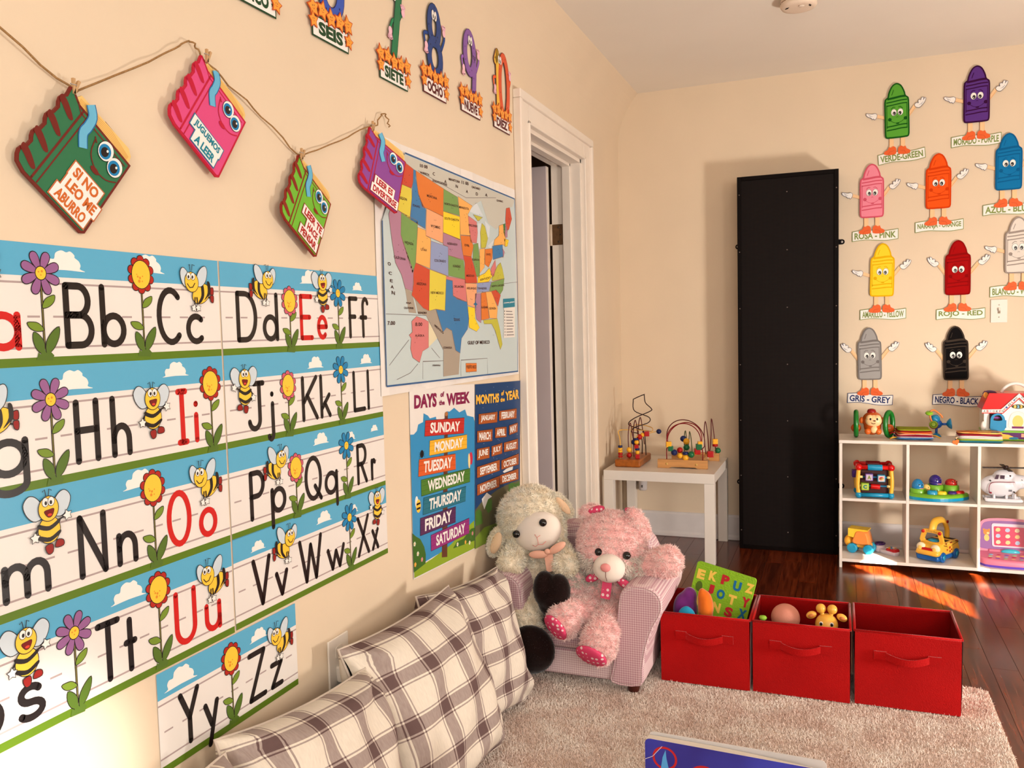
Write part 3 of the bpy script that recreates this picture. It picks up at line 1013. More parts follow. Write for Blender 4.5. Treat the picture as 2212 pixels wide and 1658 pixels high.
def flower_mesh(kind, hgt):
    """printed flower: stem from the grass up to the head; origin at the stem foot"""
    m = MB()
    stroke(m, [(0, 0), (0, hgt)], 0.0042, BLK, .0005, cap=False)
    stroke(m, [(0, 0), (0, hgt)], 0.0016, P(130, 120, 60), .0006, cap=False)
    for sx, y, a in ((1, hgt * .55, .7), (-1, hgt * .26, .35)):
        lf = smooth2([(0, 0), (.012, .006), (.023, .004), (.030, 0), (.022, -.006), (.010, -.006)], 3)
        for g, mt, z in ((.0012, BLK, .0007), (0, LEAF, .0008)):
            q = grow(lf, g) if g else lf
            if sx < 0:
                q = [(-p[0], p[1]) for p in q][::-1]
            ca, sa = math.cos(a * sx), math.sin(a * sx)
            m.flat([(p[0] * ca - p[1] * sa, y + p[0] * sa + p[1] * ca) for p in q], mt, z)
    for sx, ln, a in ((1, .048, .95), (-1, .036, 1.05)):
        lf = smooth2([(0, -.004), (.015, .006), (.034, .006), (.048, 0), (.034, -.008), (.014, -.010)], 3)
        for g, mt, z in ((.0012, BLK, .0007), (0, LEAFD, .0008)):
            q = [(p[0] * ln / .048, p[1]) for p in (grow(lf, g) if g else lf)]
            ca, sa = math.cos(a), math.sin(a)
            q = [(p[0] * ca - p[1] * sa, p[0] * sa + p[1] * ca - .004) for p in q]
            if sx < 0:
                q = [(-p[0], p[1]) for p in q][::-1]
            m.flat(q, mt, z)
    tuft = [(-.016, -.016), (-.012, -.004), (-.008, -.008), (-.003, .008), (.002, -.006), (.007, .006), (.010, -.004), (.016, -.010), (.012, -.018)]
    m.flat(tuft, LEAFD, .0009)
    if kind in ('fp', 'fb'):
        pc = P(150, 96, 146, rough=.4) if kind == 'fp' else P(30, 128, 180, rough=.4)
        for k in range(8):
            a = math.radians(22.5 + 45 * k)
            for g, mt, z in ((.0014, BLK, .0009), (0, pc, .0011)):
                pt = smooth2([(.004, .0015), (.020, .0065), (.031, .0060), (.035, 0), (.031, -.0060), (.020, -.0065), (.004, -.0015)], 3)
                pt = grow(pt, g) if g else pt
                ca, sa = math.cos(a), math.sin(a)
                m.flat([(p[0] * ca - p[1] * sa, hgt + p[0] * sa + p[1] * ca) for p in pt], mt, z)
        m.flat(ell(0, hgt, .0105, .0115, 18), BLK, .0013)
        m.flat(ell(0, hgt, .0092, .0100, 18), YEL, .0014)
        for dx, dy, r in ((.002, .003, .002), (-.004, .002, .0014), (0, -.003, .0012)):
            m.flat(ell(dx, hgt + dy, r, r, 8), P(226, 140, 40), .0015)
    else:
        pc = P(178, 34, 22, rough=.4) if kind == 'fr' else P(206, 92, 112, rough=.4)
        for k in range(10):
            a = math.radians(36 * k + 18)
            cx, cy = .0225 * math.cos(a), hgt + .0265 * math.sin(a)
            m.flat(ell(cx, cy, .0086, .0086, 14), BLK, .0009)
            m.flat(ell(cx, cy, .0072, .0072, 14), pc, .0010)
        m.flat(ell(0, hgt, .0222, .0262, 24), BLK, .0011)
        m.flat(ell(0, hgt, .0208, .0248, 24), YEL, .0012)
        for dx, dy, r in ((-.008, -.004, .002), (-.003, -.006, .0024), (-.005, -.012, .003), (.003, -.003, .0014), (.002, -.012, .0014), (-.010, 0, .0012)):
            m.flat(ell(dx, hgt + dy, r, r, 8), P(226, 140, 40), .0013)
    return m


def bee_mesh(kind):
    """printed cartoon bee, origin at its middle, about 0.095 m tall"""
    m = MB()
    WING = P(206, 216, 224, rough=.35)
    SHOE = P(150, 30, 24, rough=.4)
    zc = [.0010]

    def blob(pts, mt, edge=.0013):
        if edge:
            m.flat(grow(pts, edge), BLK, zc[0])
            zc[0] += .00008
        m.flat(pts, mt, zc[0])
        zc[0] += .00008

    def ln(pts, wd, mt=BLK):
        stroke(m, pts, wd, mt, zc[0])
        zc[0] += .00008

    def star(cx, cy, r, a=0):
        blob([(cx + (r if k % 2 == 0 else r * .55) * math.cos(a + k * math.pi / 5), cy + (r if k % 2 == 0 else r * .55) * math.sin(a + k * math.pi / 5)) for k in range(10)], WHT, .0009)

    if kind == 'front':
        for s in (-1, 1):
            w_ = smooth2([(s * .004, .012), (s * .018, .036), (s * .032, .042), (s * .042, .030), (s * .036, .012), (s * .022, .002)], 4)
            blob(w_ if s > 0 else w_[::-1], WING)
        for s in (-1, 1):
            ln([(s * .002, .038), (s * .004, .049), (s * .008, .046)], .0013)
        ln([(.008, -.030), (.018, -.040)], .003)
        ln([(-.004, -.032), (-.001, -.044)], .003)
        blob(smooth2([(.014, -.036), (.024, -.038), (.024, -.046), (.010, -.046)], 3), SHOE)
        blob(smooth2([(-.008, -.042), (.004, -.040), (.004, -.052), (-.004, -.054)], 3), SHOE)
        body = ell(0, -.016, .0195, .021, 24)
        blob(body, YEL)
        for yc in (-.008, -.026):
            m.flat(smooth2([(-.0188, yc + .004), (0, yc - .002), (.0188, yc + .006), (.0190, yc), (0, yc - .009), (-.0188, yc - .003)], 4), BLK, zc[0])
            zc[0] += .00008
        ln([(-.016, -.006), (-.024, -.016)], .003)
        star(-.026, -.024, .0085, .3)
        ln([(.016, -.004), (.028, .000)], .003)
        star(.034, .001, .0085, .6)
        blob(ell(0, .018, .0175, .0195, 24), YEL)
        for s in (-1, 1):
            blob(ell(s * .0052, .029, .0056, .0070, 16), WHT, .0009)
            m.flat(ell(s * .0045, .0275, .0024, .0034, 10), BLK, zc[0])
        zc[0] += .0001
        blob(smooth2([(-.008, .014), (0, .016), (.009, .016), (.005, .006), (-.002, .005)], 4), P(120, 24, 20), .0008)
        m.flat(ell(.001, .008, .004, .0022, 10), P(220, 70, 50), zc[0])
    else:
        w_ = smooth2([(-.002, .006), (.008, .030), (.024, .040), (.030, .030), (.024, .010), (.010, .000)], 4)
        ln([(.030, -.014), (.040, -.010)], .003)
        ln([(.030, -.020), (.040, -.022)], .003)
        blob(smooth2([(.038, -.004), (.046, -.002), (.046, -.014), (.039, -.014)], 3), SHOE)
        blob(smooth2([(.038, -.018), (.046, -.018), (.045, -.030), (.039, -.028)], 3), SHOE)
        blob(ell(.012, -.014, .025, .0175, 24, .5), YEL)
        for t in (.002, .020):
            m.flat(smooth2([(t, -.034 + t * .4), (t + .010, -.018 + t * .35), (t + .010, .002 + t * .4), (t + .017, .002 + t * .3), (t + .018, -.018 + t * .35), (t + .009, -.032 + t * .6)], 4), BLK, zc[0])
            zc[0] += .00008
        blob(w_, WING)
        w2 = smooth2([(-.012, .010), (-.032, .034), (-.042, .026), (-.038, .006), (-.026, -.002)], 4)
        blob(w2[::-1], WING)
        for s in (-1, 1):
            ln([(-.014 + s * .002, .030), (-.014 + s * .004, .042), (-.010 + s * .006, .040)], .0013)
        ln([(-.006, -.022), (-.008, -.036)], .003)
        ln([(-.001, -.022), (.000, -.036)], .003)
        star(-.010, -.042, .0075, .2)
        star(.001, -.042, .0075, .5)
        blob(ell(-.014, .008, .0175, .0190, 24, .25), YEL)
        for s in (-1, 1):
            blob(ell(-.016 + s * .0056, .019, .0054, .0068, 16), WHT, .0009)
            m.flat(ell(-.017 + s * .0052, .0175, .0024, .0034, 10), BLK, zc[0])
        zc[0] += .0001
        ln([(-.026, .004), (-.020, -.003), (-.012, -.002), (-.006, .006)], .0018)
    return m


def cloud_mesh(wd, hg):
    m = MB()
    o = [(-.5, 0), (-.40, .10), (-.42, .35), (-.36, .55), (-.24, .56), (-.20, .85), (-.06, 1.0), (.06, .92), (.16, .98), (.26, .80), (.26, .68), (.36, .52), (.40, .30), (.38, .12), (.5, 0), (0, .04)]
    m.flat(smooth2([(p[0] * wd, p[1] * hg) for p in o], 3), WHT, .0004)
    return m


FLW, BEES, CLD = {}, {}, {}


def put(cache, key, maker, name, parent, loc, flip=False):
    if key not in cache:
        o = maker().build(name, parent, loc)
        cache[key] = o.data
    else:
        o = link(bpy.data.objects.new(name, cache[key]), parent)
        o.location = loc
    if flip:
        o.scale = (-1, 1, 1)
    return o


BH = 0.192


def banner(y0, y1, z0, letters, flowers, bees, clouds, label):
    wd = y1 - y0
    m = MB()
    m.flat(rect(0, wd, 0, BH), PAPER, .0010)
    m.flat(rect(0, wd, 0, BH)[::-1], PAPER, .0)
    m.flat(rect(0, wd, BH * .735, BH), SKY, .0012)
    m.flat(rect(0, wd, 0, BH * .072), GRASS, .0012)
    for v in (.150, .680):
        m.flat(rect(0, wd, BH * v - .0016, BH * v + .0016), GUIDE, .0012)
    u = .012
    while u < wd - .02:
        m.flat(rect(u, u + .022, BH * .405 - .0016, BH * .405 + .0016), GUIDE, .0012)
        u += .046
    o = tag(m.build('alphabet_banner', None, mx=LW(y0, z0, .0008)), label, 'banner', 'bee alphabet banners on the left wall')
    cap = BH * .530
    base = BH * .150
    for ch, a, b, *cl in letters:
        red = ch in 'AaEeIiOoUu'
        g = MB()
        sw = .0118
        lo, hi = a - y0 + sw / 2, b - y0 - sw / 2
        for pl in GLYPH[ch]:
            closed = len(pl) > 20 and abs(pl[0][0] - pl[-1][0]) < 1e-6 and abs(pl[0][1] - pl[-1][1]) < 1e-6
            q = [(lo + p[0] * (hi - lo), base + sw * .2 + p[1] * (cap - sw * .4)) for p in pl]
            if closed:
                stroke(g, q[:-1], sw, REDL if red else BLK, .0016, closed=True)
            else:
                # corners: draw straight runs separately so that the round joints fill them
                run = [q[0]]
                for i in range(1, len(q)):
                    run.append(q[i])
                    if i < len(q) - 1:
                        d1 = Vector(q[i]) - Vector(q[i - 1])
                        d2 = Vector(q[i + 1]) - Vector(q[i])
                        if d1.length > 1e-6 and d2.length > 1e-6 and d1.angle(d2) > .6:
                            stroke(g, run, sw, REDL if red else BLK, .0016)
                            run = [q[i]]
                if len(run) > 1:
                    stroke(g, run, sw, REDL if red else BLK, .0016)
        g.build('letter', o)
    for k, y, zt, zb in flowers:
        hh = round(min(max(zt - zb, .10), .135), 2)
        put(FLW, (k, hh), lambda: flower_mesh(k, hh), 'flower', o, (y - y0, zb - z0 + .004, .0012))
    for k, y, z, *fl in bees:
        put(BEES, k, lambda: bee_mesh(k), 'bee', o, (y - y0, z - z0, .0022), bool(fl))
    for u, v, w_ in clouds:
        put(CLD, w_, lambda: cloud_mesh(w_, w_ * .42), 'cloud', o, (u, v, .0012))
    return o


LA, LB, RA, RB = -3.98, -3.351, -3.346, -2.716
banner(LA, LB, 1.164, [('A', -3.955, -3.88), ('a', -3.858, -3.796), ('B', -3.719, -3.66), ('b', -3.647, -3.592), ('C', -3.52, -3.458), ('c', -3.447, -3.398)],
       [('fp', -3.757, 1.302, 1.186), ('fr', -3.553, 1.311, 1.184)], [('side', -3.416, 1.302), ('front', -3.868, 1.305)], [(.268, .152, .078), (.445, .158, .078)],
       'alphabet banner with red Aa, Bb and Cc, top row, left half')
banner(RA, RB, 1.164, [('D', -3.302, -3.234), ('d', -3.217, -3.161), ('E', -3.081, -3.028), ('e', -3.013, -2.968), ('F', -2.872, -2.827), ('f', -2.82, -2.774)],
       [('fk', -3.118, 1.28, 1.176), ('fb', -2.919, 1.296, 1.180)], [('side', -3.211, 1.316, 1), ('front', -2.988, 1.310)], [(.31, .158, .078), (.52, .150, .05)],
       'alphabet banner with Dd, red Ee and Ff, top row next to the United States map')
banner(LA, LB, .972, [('G', -3.96, -3.88), ('g', -3.865, -3.796), ('H', -3.712, -3.661), ('h', -3.638, -3.593), ('I', -3.485, -3.452), ('i', -3.444, -3.420)],
       [('fp', -3.753, 1.103, .986), ('fr', -3.389, 1.111, .986)], [('front', -3.544, 1.075), ('side', -3.858, 1.100)], [(.27, .150, .078), (.50, .158, .066)],
       'alphabet banner with Gg, Hh and red Ii, second row, left half')
banner(RA, RB, .972, [('J', -3.28, -3.22), ('j', -3.215, -3.187), ('K', -3.087, -3.021), ('k', -3.013, -2.966), ('L', -2.865, -2.804), ('l', -2.80, -2.780)],
       [('fk', -3.137, 1.088, .984), ('fb', -2.919, 1.106, .988)], [('front', -3.288, 1.095, 1)], [(.32, .15, .066), (.55, .15, .06)],
       'alphabet banner with Jj, Kk and Ll, second row, right half')
banner(LA, LB, .780, [('M', -3.96, -3.875), ('m', -3.855, -3.771), ('N', -3.718, -3.659), ('n', -3.64, -3.593), ('O', -3.522, -3.458), ('o', -3.439, -3.387)],
       [('fr', -3.552, .927, .796)], [('front', -3.771, .920), ('side', -3.418, .920)], [(.40, .156, .078)],
       'alphabet banner with Mm, Nn and red Oo, third row, left half')
banner(RA, RB, .780, [('P', -3.286, -3.234), ('p', -3.216, -3.16), ('Q', -3.089, -3.018), ('q', -3.008, -2.949), ('R', -2.86, -2.808), ('r', -2.791, -2.764)],
       [('fk', -3.121, .894, .792), ('fb', -2.907, .913, .794)], [('side', -3.191, .917, 1)], [(.33, .157, .066), (.46, .15, .05), (.58, .158, .04)],
       'alphabet banner with Pp, Qq and Rr, third row, right half')
banner(LA, LB, .588, [('S', -3.923, -3.864), ('s', -3.845, -3.794), ('T', -3.695, -3.642), ('t', -3.637, -3.605), ('U', -3.516, -3.457), ('u', -3.436, -3.388)],
       [('fp', -3.736, .721, .600), ('fr', -3.552, .732, .606)], [('front', -3.824, .725), ('side', -3.412, .722)], [(.36, .154, .078)],
       'alphabet banner with Ss, Tt and red Uu, fourth row, left half, partly in bright light')
banner(RA, RB, .590, [('V', -3.29, -3.225), ('v', -3.213, -3.165), ('W', -3.124, -3.028), ('w', -3.011, -2.93), ('X', -2.871, -2.81), ('x', -2.8, -2.762)],
       [('fb', -2.905, .729, .608)], [('side', -3.172, .733, 1), ('front', -2.768, .735, 1)], [(.33, .155, .066), (.08, .15, .05), (.46, .15, .05)],
       'alphabet banner with Vv, Ww and Xx, fourth row, right half')
banner(-3.567, -3.145, .392, [('Y', -3.518, -3.461), ('y', -3.453, -3.408), ('Z', -3.317, -3.257), ('z', -3.244, -3.199)],
       [('fr', -3.367, .535, .414)], [('side', -3.208, .525)], [(.06, .150, .085), (.29, .154, .06)],
       'short alphabet banner with Yy and Zz, lowest on the wall above the plaid pillows')

# ---------------------------------------------------------------- wall map
MAPC = {'red': (206, 78, 52), 'yellow': (226, 206, 74), 'purple': (178, 128, 152), 'green': (122, 158, 88), 'blue': (62, 124, 176), 'orange': (224, 122, 52), 'peach': (240, 170, 122), 'lorange': (246, 178, 96), 'peri': (146, 158, 196), 'gold': (250, 212, 48), 'pink': (214, 122, 122), 'ygreen': (196, 190, 70), 'green2': (52, 130, 72), 'grey': (200, 196, 184), 'dgrey': (170, 156, 140), 'cream': (226, 214, 178), 'lake': (216, 222, 226), 'white': (232, 224, 214), 'teal': (36, 128, 150)}


def quad_text(mb, s, q, mat, z, bold=0.03, inset=0.0):
    """words warped into the quad q = bottom-left, bottom-right, top-right, top-left"""
    vs, fs = text_mesh(s, 1.0, bold)
    xs, ys = [v[0] for v in vs], [v[1] for v in vs]
    ax, bx, ay, by = min(xs), max(xs), min(ys), max(ys)
    A, B_, C_, D_ = (Vector(p) for p in q)
    out = []
    for v in vs:
        u = inset + (1 - 2 * inset) * (v[0] - ax) / max(bx - ax, 1e-6)
        t = inset + (1 - 2 * inset) * (v[1] - ay) / max(by - ay, 1e-6)
        p = A * (1 - u) * (1 - t) + B_ * u * (1 - t) + C_ * u * t + D_ * (1 - u) * t
        out.append((p.x, p.y, z))
    fs2 = []
    for t in fs:
        a, b, c = (Vector(out[i]) for i in t[:3])
        fs2.append(t if (b - a).cross(c - a).z >= 0 else tuple(reversed(t)))
    mb.add(out, fs2, mat)


mp = MB()
MW, MH = 1.062, 0.712
# slightly wavy sheet
nx, ny = 26, 14


def mapz(u, v):
    return .004 + .0025 * math.sin(u * 21) * math.sin(v * 9 + 1) + .0015 * math.sin(u * 47 + v * 13)


vs = [(MW * i / nx, MH * j / ny, mapz(MW * i / nx, MH * j / ny) - .0005) for j in range(ny + 1) for i in range(nx + 1)]
mp.add(vs, [(j * (nx + 1) + i, j * (nx + 1) + i + 1, (j + 1) * (nx + 1) + i + 1, (j + 1) * (nx + 1) + i) for j in range(ny) for i in range(nx)], PAPER)
wallmap = tag(mp.build('wall_map', None, mx=LW(-2.725, 1.028, 0.0)), 'large coloured United States map taped up beside the doorway', 'map')
sea = MB()
sea.flat([MAP_LINES[0][1], MAP_LINES[1][1], MAP_LINES[2][1], MAP_LINES[2][0], MAP_LINES[0][0]], P(196, 208, 208, rough=.35), .0074)
for pl in MAP_LINES[:4]:
    stroke(sea, pl, .005, P(52, 92, 140, rough=.4), .0080, cap=False)
for pl in MAP_LINES[4:]:
    stroke(sea, pl, .0016, P(120, 110, 110, rough=.4), .0080, cap=False)
sea.build('sea', wallmap)
for c, pl in MAP_LAND:
    b = MB()
    b.flat(pl, P(*MAPC[c], rough=.35), .0078)
    b.build('neighbour_land', wallmap)
for c, pl in MAP_STATES:
    b = MB()
    b.flat(pl, P(*MAPC[c], rough=.35), .0084)
    stroke(b, pl, .0012, P(150, 110, 90, rough=.4), .0085, closed=True)
    cx, cy = sum(p[0] for p in pl) / len(pl), sum(p[1] for p in pl) / len(pl)
    for k in range(4):
        ax, ay = cx + rnd.uniform(-.02, .02), cy + rnd.uniform(-.02, .02)
        b.flat(ell(ax, ay, .0014, .0014, 6), INK, .0086)
    b.build('state', wallmap)
wd_ = MB()
for s, q in MAP_WORDS:
    quad_text(wd_, s, q, P(70, 40, 34, rough=.5), .0088, 0.02)
wd_.build('place_names', wallmap)['kind'] = 'stuff'
lg = MB()
for c, q in MAP_LEGEND:
    lg.flat(q, P(*MAPC[c], rough=.4), .0086)
(x0, y0), (x1, y1), (x2, y2), (x3, y3) = MAP_LEGEND[1][1]
quad_text(lg, 'United States', [(x0 + .006, y0 + .020), (x1 - .006, y1 + .020), (x2 - .006, y2 - .018), (x3 + .006, y3 - .018)], WHT, .0089, .03)
(x0, y0), (x1, y1), (x2, y2), (x3, y3) = MAP_LEGEND[0][1]
for k in range(9):
    yy = y0 + (y3 - y0) * (.08 + .1 * k)
    lg.flat(rect(x0 + .012, x0 + .018, yy, yy + .004), INK, .0088)
    lg.flat(rect(x0 + .03, x1 - .01 - .006 * (k % 3), yy, yy + .003), P(120, 110, 110), .0088)
lg.build('legend', wallmap)
cp = MB()
cp.flat([(.640, .268), (.645, .280), (.650, .268), (.664, .264), (.650, .260), (.645, .246), (.640, .260), (.626, .264)], P(36, 110, 150), .0088)
cp.build('compass_rose', wallmap)

# ---------------------------------------------------------------- days and months posters
BRD = {'red': (196, 44, 38), 'gold': (246, 182, 48), 'orange': (218, 92, 38), 'green': (74, 122, 40), 'teal': (26, 112, 134), 'plum': (84, 34, 84), 'magenta': (150, 42, 120)}


def board(parent, s, q, col, z, ink):
    b = MB()
    b.flat(q, P(*col, rough=.4), z)
    stroke(b, q, .0012, P(*[int(v * .55) for v in col]), z + .0002, closed=True)
    for t in (.3, .62, .85):
        A, B_, C_, D_ = (Vector(p) for p in q)
        stroke(b, [tuple(A + (D_ - A) * t), tuple((A + B_ + (D_ - A) * t * 2) / 2 + Vector((0, .002))), tuple(B_ + (C_ - B_) * t)], .0009, P(*[int(v * .75) for v in col]), z + .0002, cap=False)
    quad_text(b, s, [tuple(Vector(q[0]) + (Vector(q[1]) - Vector(q[0])) * a + (Vector(q[3]) - Vector(q[0])) * c) for a, c in ((.12, .16), (.88, .16), (.88, .86), (.12, .86))], ink, z + .0005, .035)
    return b.build('sign_board', parent)


dp = MB()
dpaper = [(0, .022), (.442, .001), (.481, .568), (.011, .591)]
dp.flat(dpaper, PAPER, .0025)
dp.flat(dpaper[::-1], PAPER, .0015)
days = tag(dp.build('days_poster', None, mx=LW(-2.574, .45, 0)), 'days of the week poster with a coloured signpost, blue and white', 'poster')
s = MB()
s.flat(DAYS_SKY, P(52, 142, 196, rough=.35), .0030)
s.build('sky_print', days)
s = MB()
s.flat([(.003, .026), (.441, .004), (.444, .100), (.36, .085), (.25, .062), (.12, .052), (.004, .05)], P(142, 168, 40, rough=.4), .0033)
for q in DAYS_BUSH:
    s.flat(q, P(62, 104, 34, rough=.4), .0036)
for (u, v), k in DAYS_FLOWERS:
    c = ((244, 238, 224), (220, 130, 150), (246, 176, 80))[k]
    for j in range(5):
        s.flat(ell(u + .004 * math.cos(j * 1.257), v + .004 * math.sin(j * 1.257), .0034, .0034, 8), P(*c), .0038)
    s.flat(ell(u, v, .0024, .0024, 8), YEL, .0040)
s.build('meadow_print', days)
s = MB()
s.flat(DAYS_POST, P(96, 52, 34, rough=.5), .0036)
s.flat(ell(DAYS_POST[2][0] - .011, DAYS_POST[2][1], .012, .007, 14), P(176, 112, 62), .0038)
s.build('post_print', days)
for nm, c, q in DAYS:
    board(days, nm, q, BRD[c], .0042, WHT)
s = MB()
for nm, q in DAYS_HEAD:
    quad_text(s, nm, q, P(134, 22, 74, rough=.4), .0032, .045)
s.build('heading', days)
(ax, ay), (bx, by), (cx, cy) = DAYS_BUGS
s = MB()
s.flat(ell(ax, ay, .012, .012, 14), INK, .0034)
for k in range(4):
    stroke(s, [(ax - .018, ay - .012 + k * .006), (ax, ay), (ax + .018, ay - .012 + k * .006)], .001, INK, .0034)
s.build('spider_print', days)
s = MB()
s.flat(ell(bx + .012, by + .006, .014, .022, 14), P(196, 40, 70), .0034)
s.flat(ell(bx - .004, by, .009, .026, 14), P(246, 214, 150), .0036)
s.build('butterfly_print', days)
s = MB()
s.flat(ell(cx - .010, cy + .014, .010, .018, 14), WHT, .0034)
s.flat(ell(cx, cy, .015, .020, 14), YEL, .0036)
for k in (-1, 1):
    s.flat(rect(cx - .012, cx + .012, cy + k * .007 - .003, cy + k * .007 + .003), INK, .0038)
s.build('bee_print', days)

mq = MB()
mpaper = [(0, .020), (.434, .005), (.476, .570), (.039, .586)]
mq.flat(mpaper, P(18, 62, 112, rough=.35), .0045)
mq.flat(mpaper[::-1], PAPER, .0040)
months = tag(mq.build('months_poster', None, mx=LW(-2.132, .43, 0)), 'navy months of the year poster with orange name boards, beside the doorway', 'poster')
s = MB()
MSC = {'hill': (96, 92, 62), 'meadow': (112, 140, 40), 'bush': (70, 112, 42), 'snow': (226, 224, 222)}
for k, (c, q) in enumerate(MONTHS_SHAPES):
    s.flat(q, P(*MSC[c], rough=.4), .0049 + k * .0001)
s.build('landscape_print', months)
s = MB()
for k in range(46):
    u, v = rnd.uniform(.05, .44), rnd.uniform(.2, .565)
    s.flat(ell(u, v, .0013, .0013, 6), WHT, .0048)
s.build('stars_print', months)['kind'] = 'stuff'
for nm, q in MONTHS:
    board(months, nm, q, (172, 86, 36), .0062, WHT)
s = MB()
for nm, q in MONTHS_HEAD:
    quad_text(s, nm, q, P(250, 188, 70, rough=.4), .0062, .045)
s.build('heading', months)
# ================================================================ cut-outs hanging on the left wall
GLIT = P(206, 110, 44, rough=.5)


def frame3(tl, tr, bl):
    tl, tr, bl = Vector(tl), Vector(tr), Vector(bl)
    X = (tr - tl).normalized()
    Y = (tl - bl)
    Y = (Y - X * Y.dot(X)).normalized()
    Z = X.cross(Y)
    return Matrix(((X.x, Y.x, Z.x, tl.x), (X.y, Y.y, Z.y, tl.y), (X.z, Y.z, Z.z, tl.z), (0, 0, 0, 1)))


def book_cutout(tl, tr, bl, col, dark, lines, ink, plate_edge, label):
    """book-shaped foam cut-out; local origin = top-left corner of the cover, x along the top edge, y up"""
    w_, h_ = .157, .178
    C_, D_ = P(*col, rough=.45), P(*dark, rough=.5)
    root = empty('book_cutout', label, 'decoration', frame3(tl, tr, bl), 'hanging book cutouts on twine')
    out = [(0, 0), (.026, -.012), (w_, -.010), (w_ + .001, -h_ + .006), (w_ - .006, -h_), (.020, -h_), (.006, -h_ + .010)]
    sp = []
    for k in range(4):   # ribbed spine
        y = -h_ + .022 + k * .040
        sp += [(-.001, y - .012), (-.005, y - .006), (-.0075, y + .002), (-.006, y + .010), (-.002, y + .016)]
    cov = out[:6] + [(.002, -h_ + .006)] + sp + [(-.004, -.004)]
    m = MB()
    m.prism(cov, D_, -.004, 0)
    m.flat(grow(cov, -.0045), C_, .0004)
    m.build('cover', root)
    s = MB()
    stroke(s, [(.036, -.014), (.034, -h_ + .006)], .0040, D_, .0008)
    stroke(s, [(.047, -.014), (.045, -h_ + .006)], .0026, D_, .0008)
    stroke(s, [(.020, -.012), (.034, -.022), (w_ - .01, -.022)], .0022, D_, .0008)
    for k in range(4):
        y = -h_ + .028 + k * .038
        s.flat(smooth2([(-.007, y + .010), (.008, y + .008), (.030, y - .006), (.024, y - .012), (.004, y - .004), (-.006, y)], 3), D_, .0010)
    s.build('spine_bands', root)
    p = MB()
    pg = [(.016, -.006), (.020, .004), (w_ - .02, .012), (w_ - .008, .004), (w_ - .004, -.012), (.03, -.014)]
    p.prism(pg, P(236, 196, 120, rough=.6), -.006, -.002)
    for k in range(5):
        stroke(p, [(.022, -.002 - k * .0022), (w_ * .6, .006 - k * .0032), (w_ - .012, -.001 - k * .002)], .0010, P(222, 160, 70), -.0018)
    p.prism([(w_ * .5, .012), (w_ * .72, .013), (w_ * .70, .006), (w_ * .5, .006)], D_, -.008, -.006)
    p.build('pages', root)
    r = MB()
    rpath = smooth2([(.247 * w_, .004), (.34 * w_, -.05 * h_), (.36 * w_, -.16 * h_), (.36 * w_, -.25 * h_), (.45 * w_, -.36 * h_)], 4, False)
    stroke(r, rpath, .0190, P(26, 104, 158), .0014, cap=False)
    stroke(r, rpath, .0150, P(104, 180, 214), .0016, cap=False)
    r.build('bookmark', root)
    for k, (ex, ey) in enumerate(((.667 * w_, -.185 * h_), (.854 * w_, -.230 * h_))):
        e = MB()
        e.flat(ell(ex, ey, .0165, .0180, 22), BLK, .0018)
        e.flat(ell(ex, ey, .0157, .0172, 22), WHT, .0020)
        e.flat(ell(ex - .001, ey - .002, .0126, .0132, 20), P(20, 126, 182), .0022)
        e.flat(ell(ex - .001, ey - .003, .0078, .0088, 18), BLK, .0024)
        e.flat(ell(ex + .002, ey + .002, .0022, .0025, 10), WHT, .0026)
        e.build('eye', root)
    f = MB()
    stroke(f, smooth2([(.50 * w_, -.19 * h_), (.55 * w_, -.33 * h_), (.69 * w_, -.41 * h_), (.85 * w_, -.40 * h_), (.96 * w_, -.33 * h_)], 3, False), .0022, D_, .0014)
    stroke(f, [(.485 * w_, -.17 * h_), (.53 * w_, -.20 * h_)], .0024, D_, .0014)
    f.flat(ell(.69 * w_, -.425 * h_, .010, .005, 12), D_, .0015)
    f.build('smile', root)
    t = MB()
    n = len(lines)
    lh = .0255
    y = -h_ + .012 + (n - 1) * lh
    x0s = []
    pl_top, pl_bot = [], []
    rows_ = []
    for i, ln_ in enumerate(lines):
        wl_ = len(ln_) * (.0112 if n == 3 else .0098)
        cx = (.112 if n == 3 else .094) + (.004 if i % 2 else -.003)
        rows_.append((cx - wl_ / 2, cx + wl_ / 2, y - i * lh))
    left = [(a - .007, yy + dy) for a, b, yy in rows_ for dy in (.0225, -.003)]
    right = [(b + .007, yy + dy) for a, b, yy in rows_ for dy in (.0225, -.003)]
    plate = left[::-1] + right
    plate = [(a[0], a[1]) for a in left] + [(a[0], a[1]) for a in right[::-1]]
    t.flat(grow(plate, .0022), P(*plate_edge, rough=.5), .0018)
    t.flat(plate, WHT, .0021)
    for (a, b, yy), ln_ in zip(rows_, lines):
        lettering(t, ln_, P(*ink, rough=.5), a, b, yy, yy + .0190, .0025, bold=.04)
    t.build('motto_plate', root)
    return root


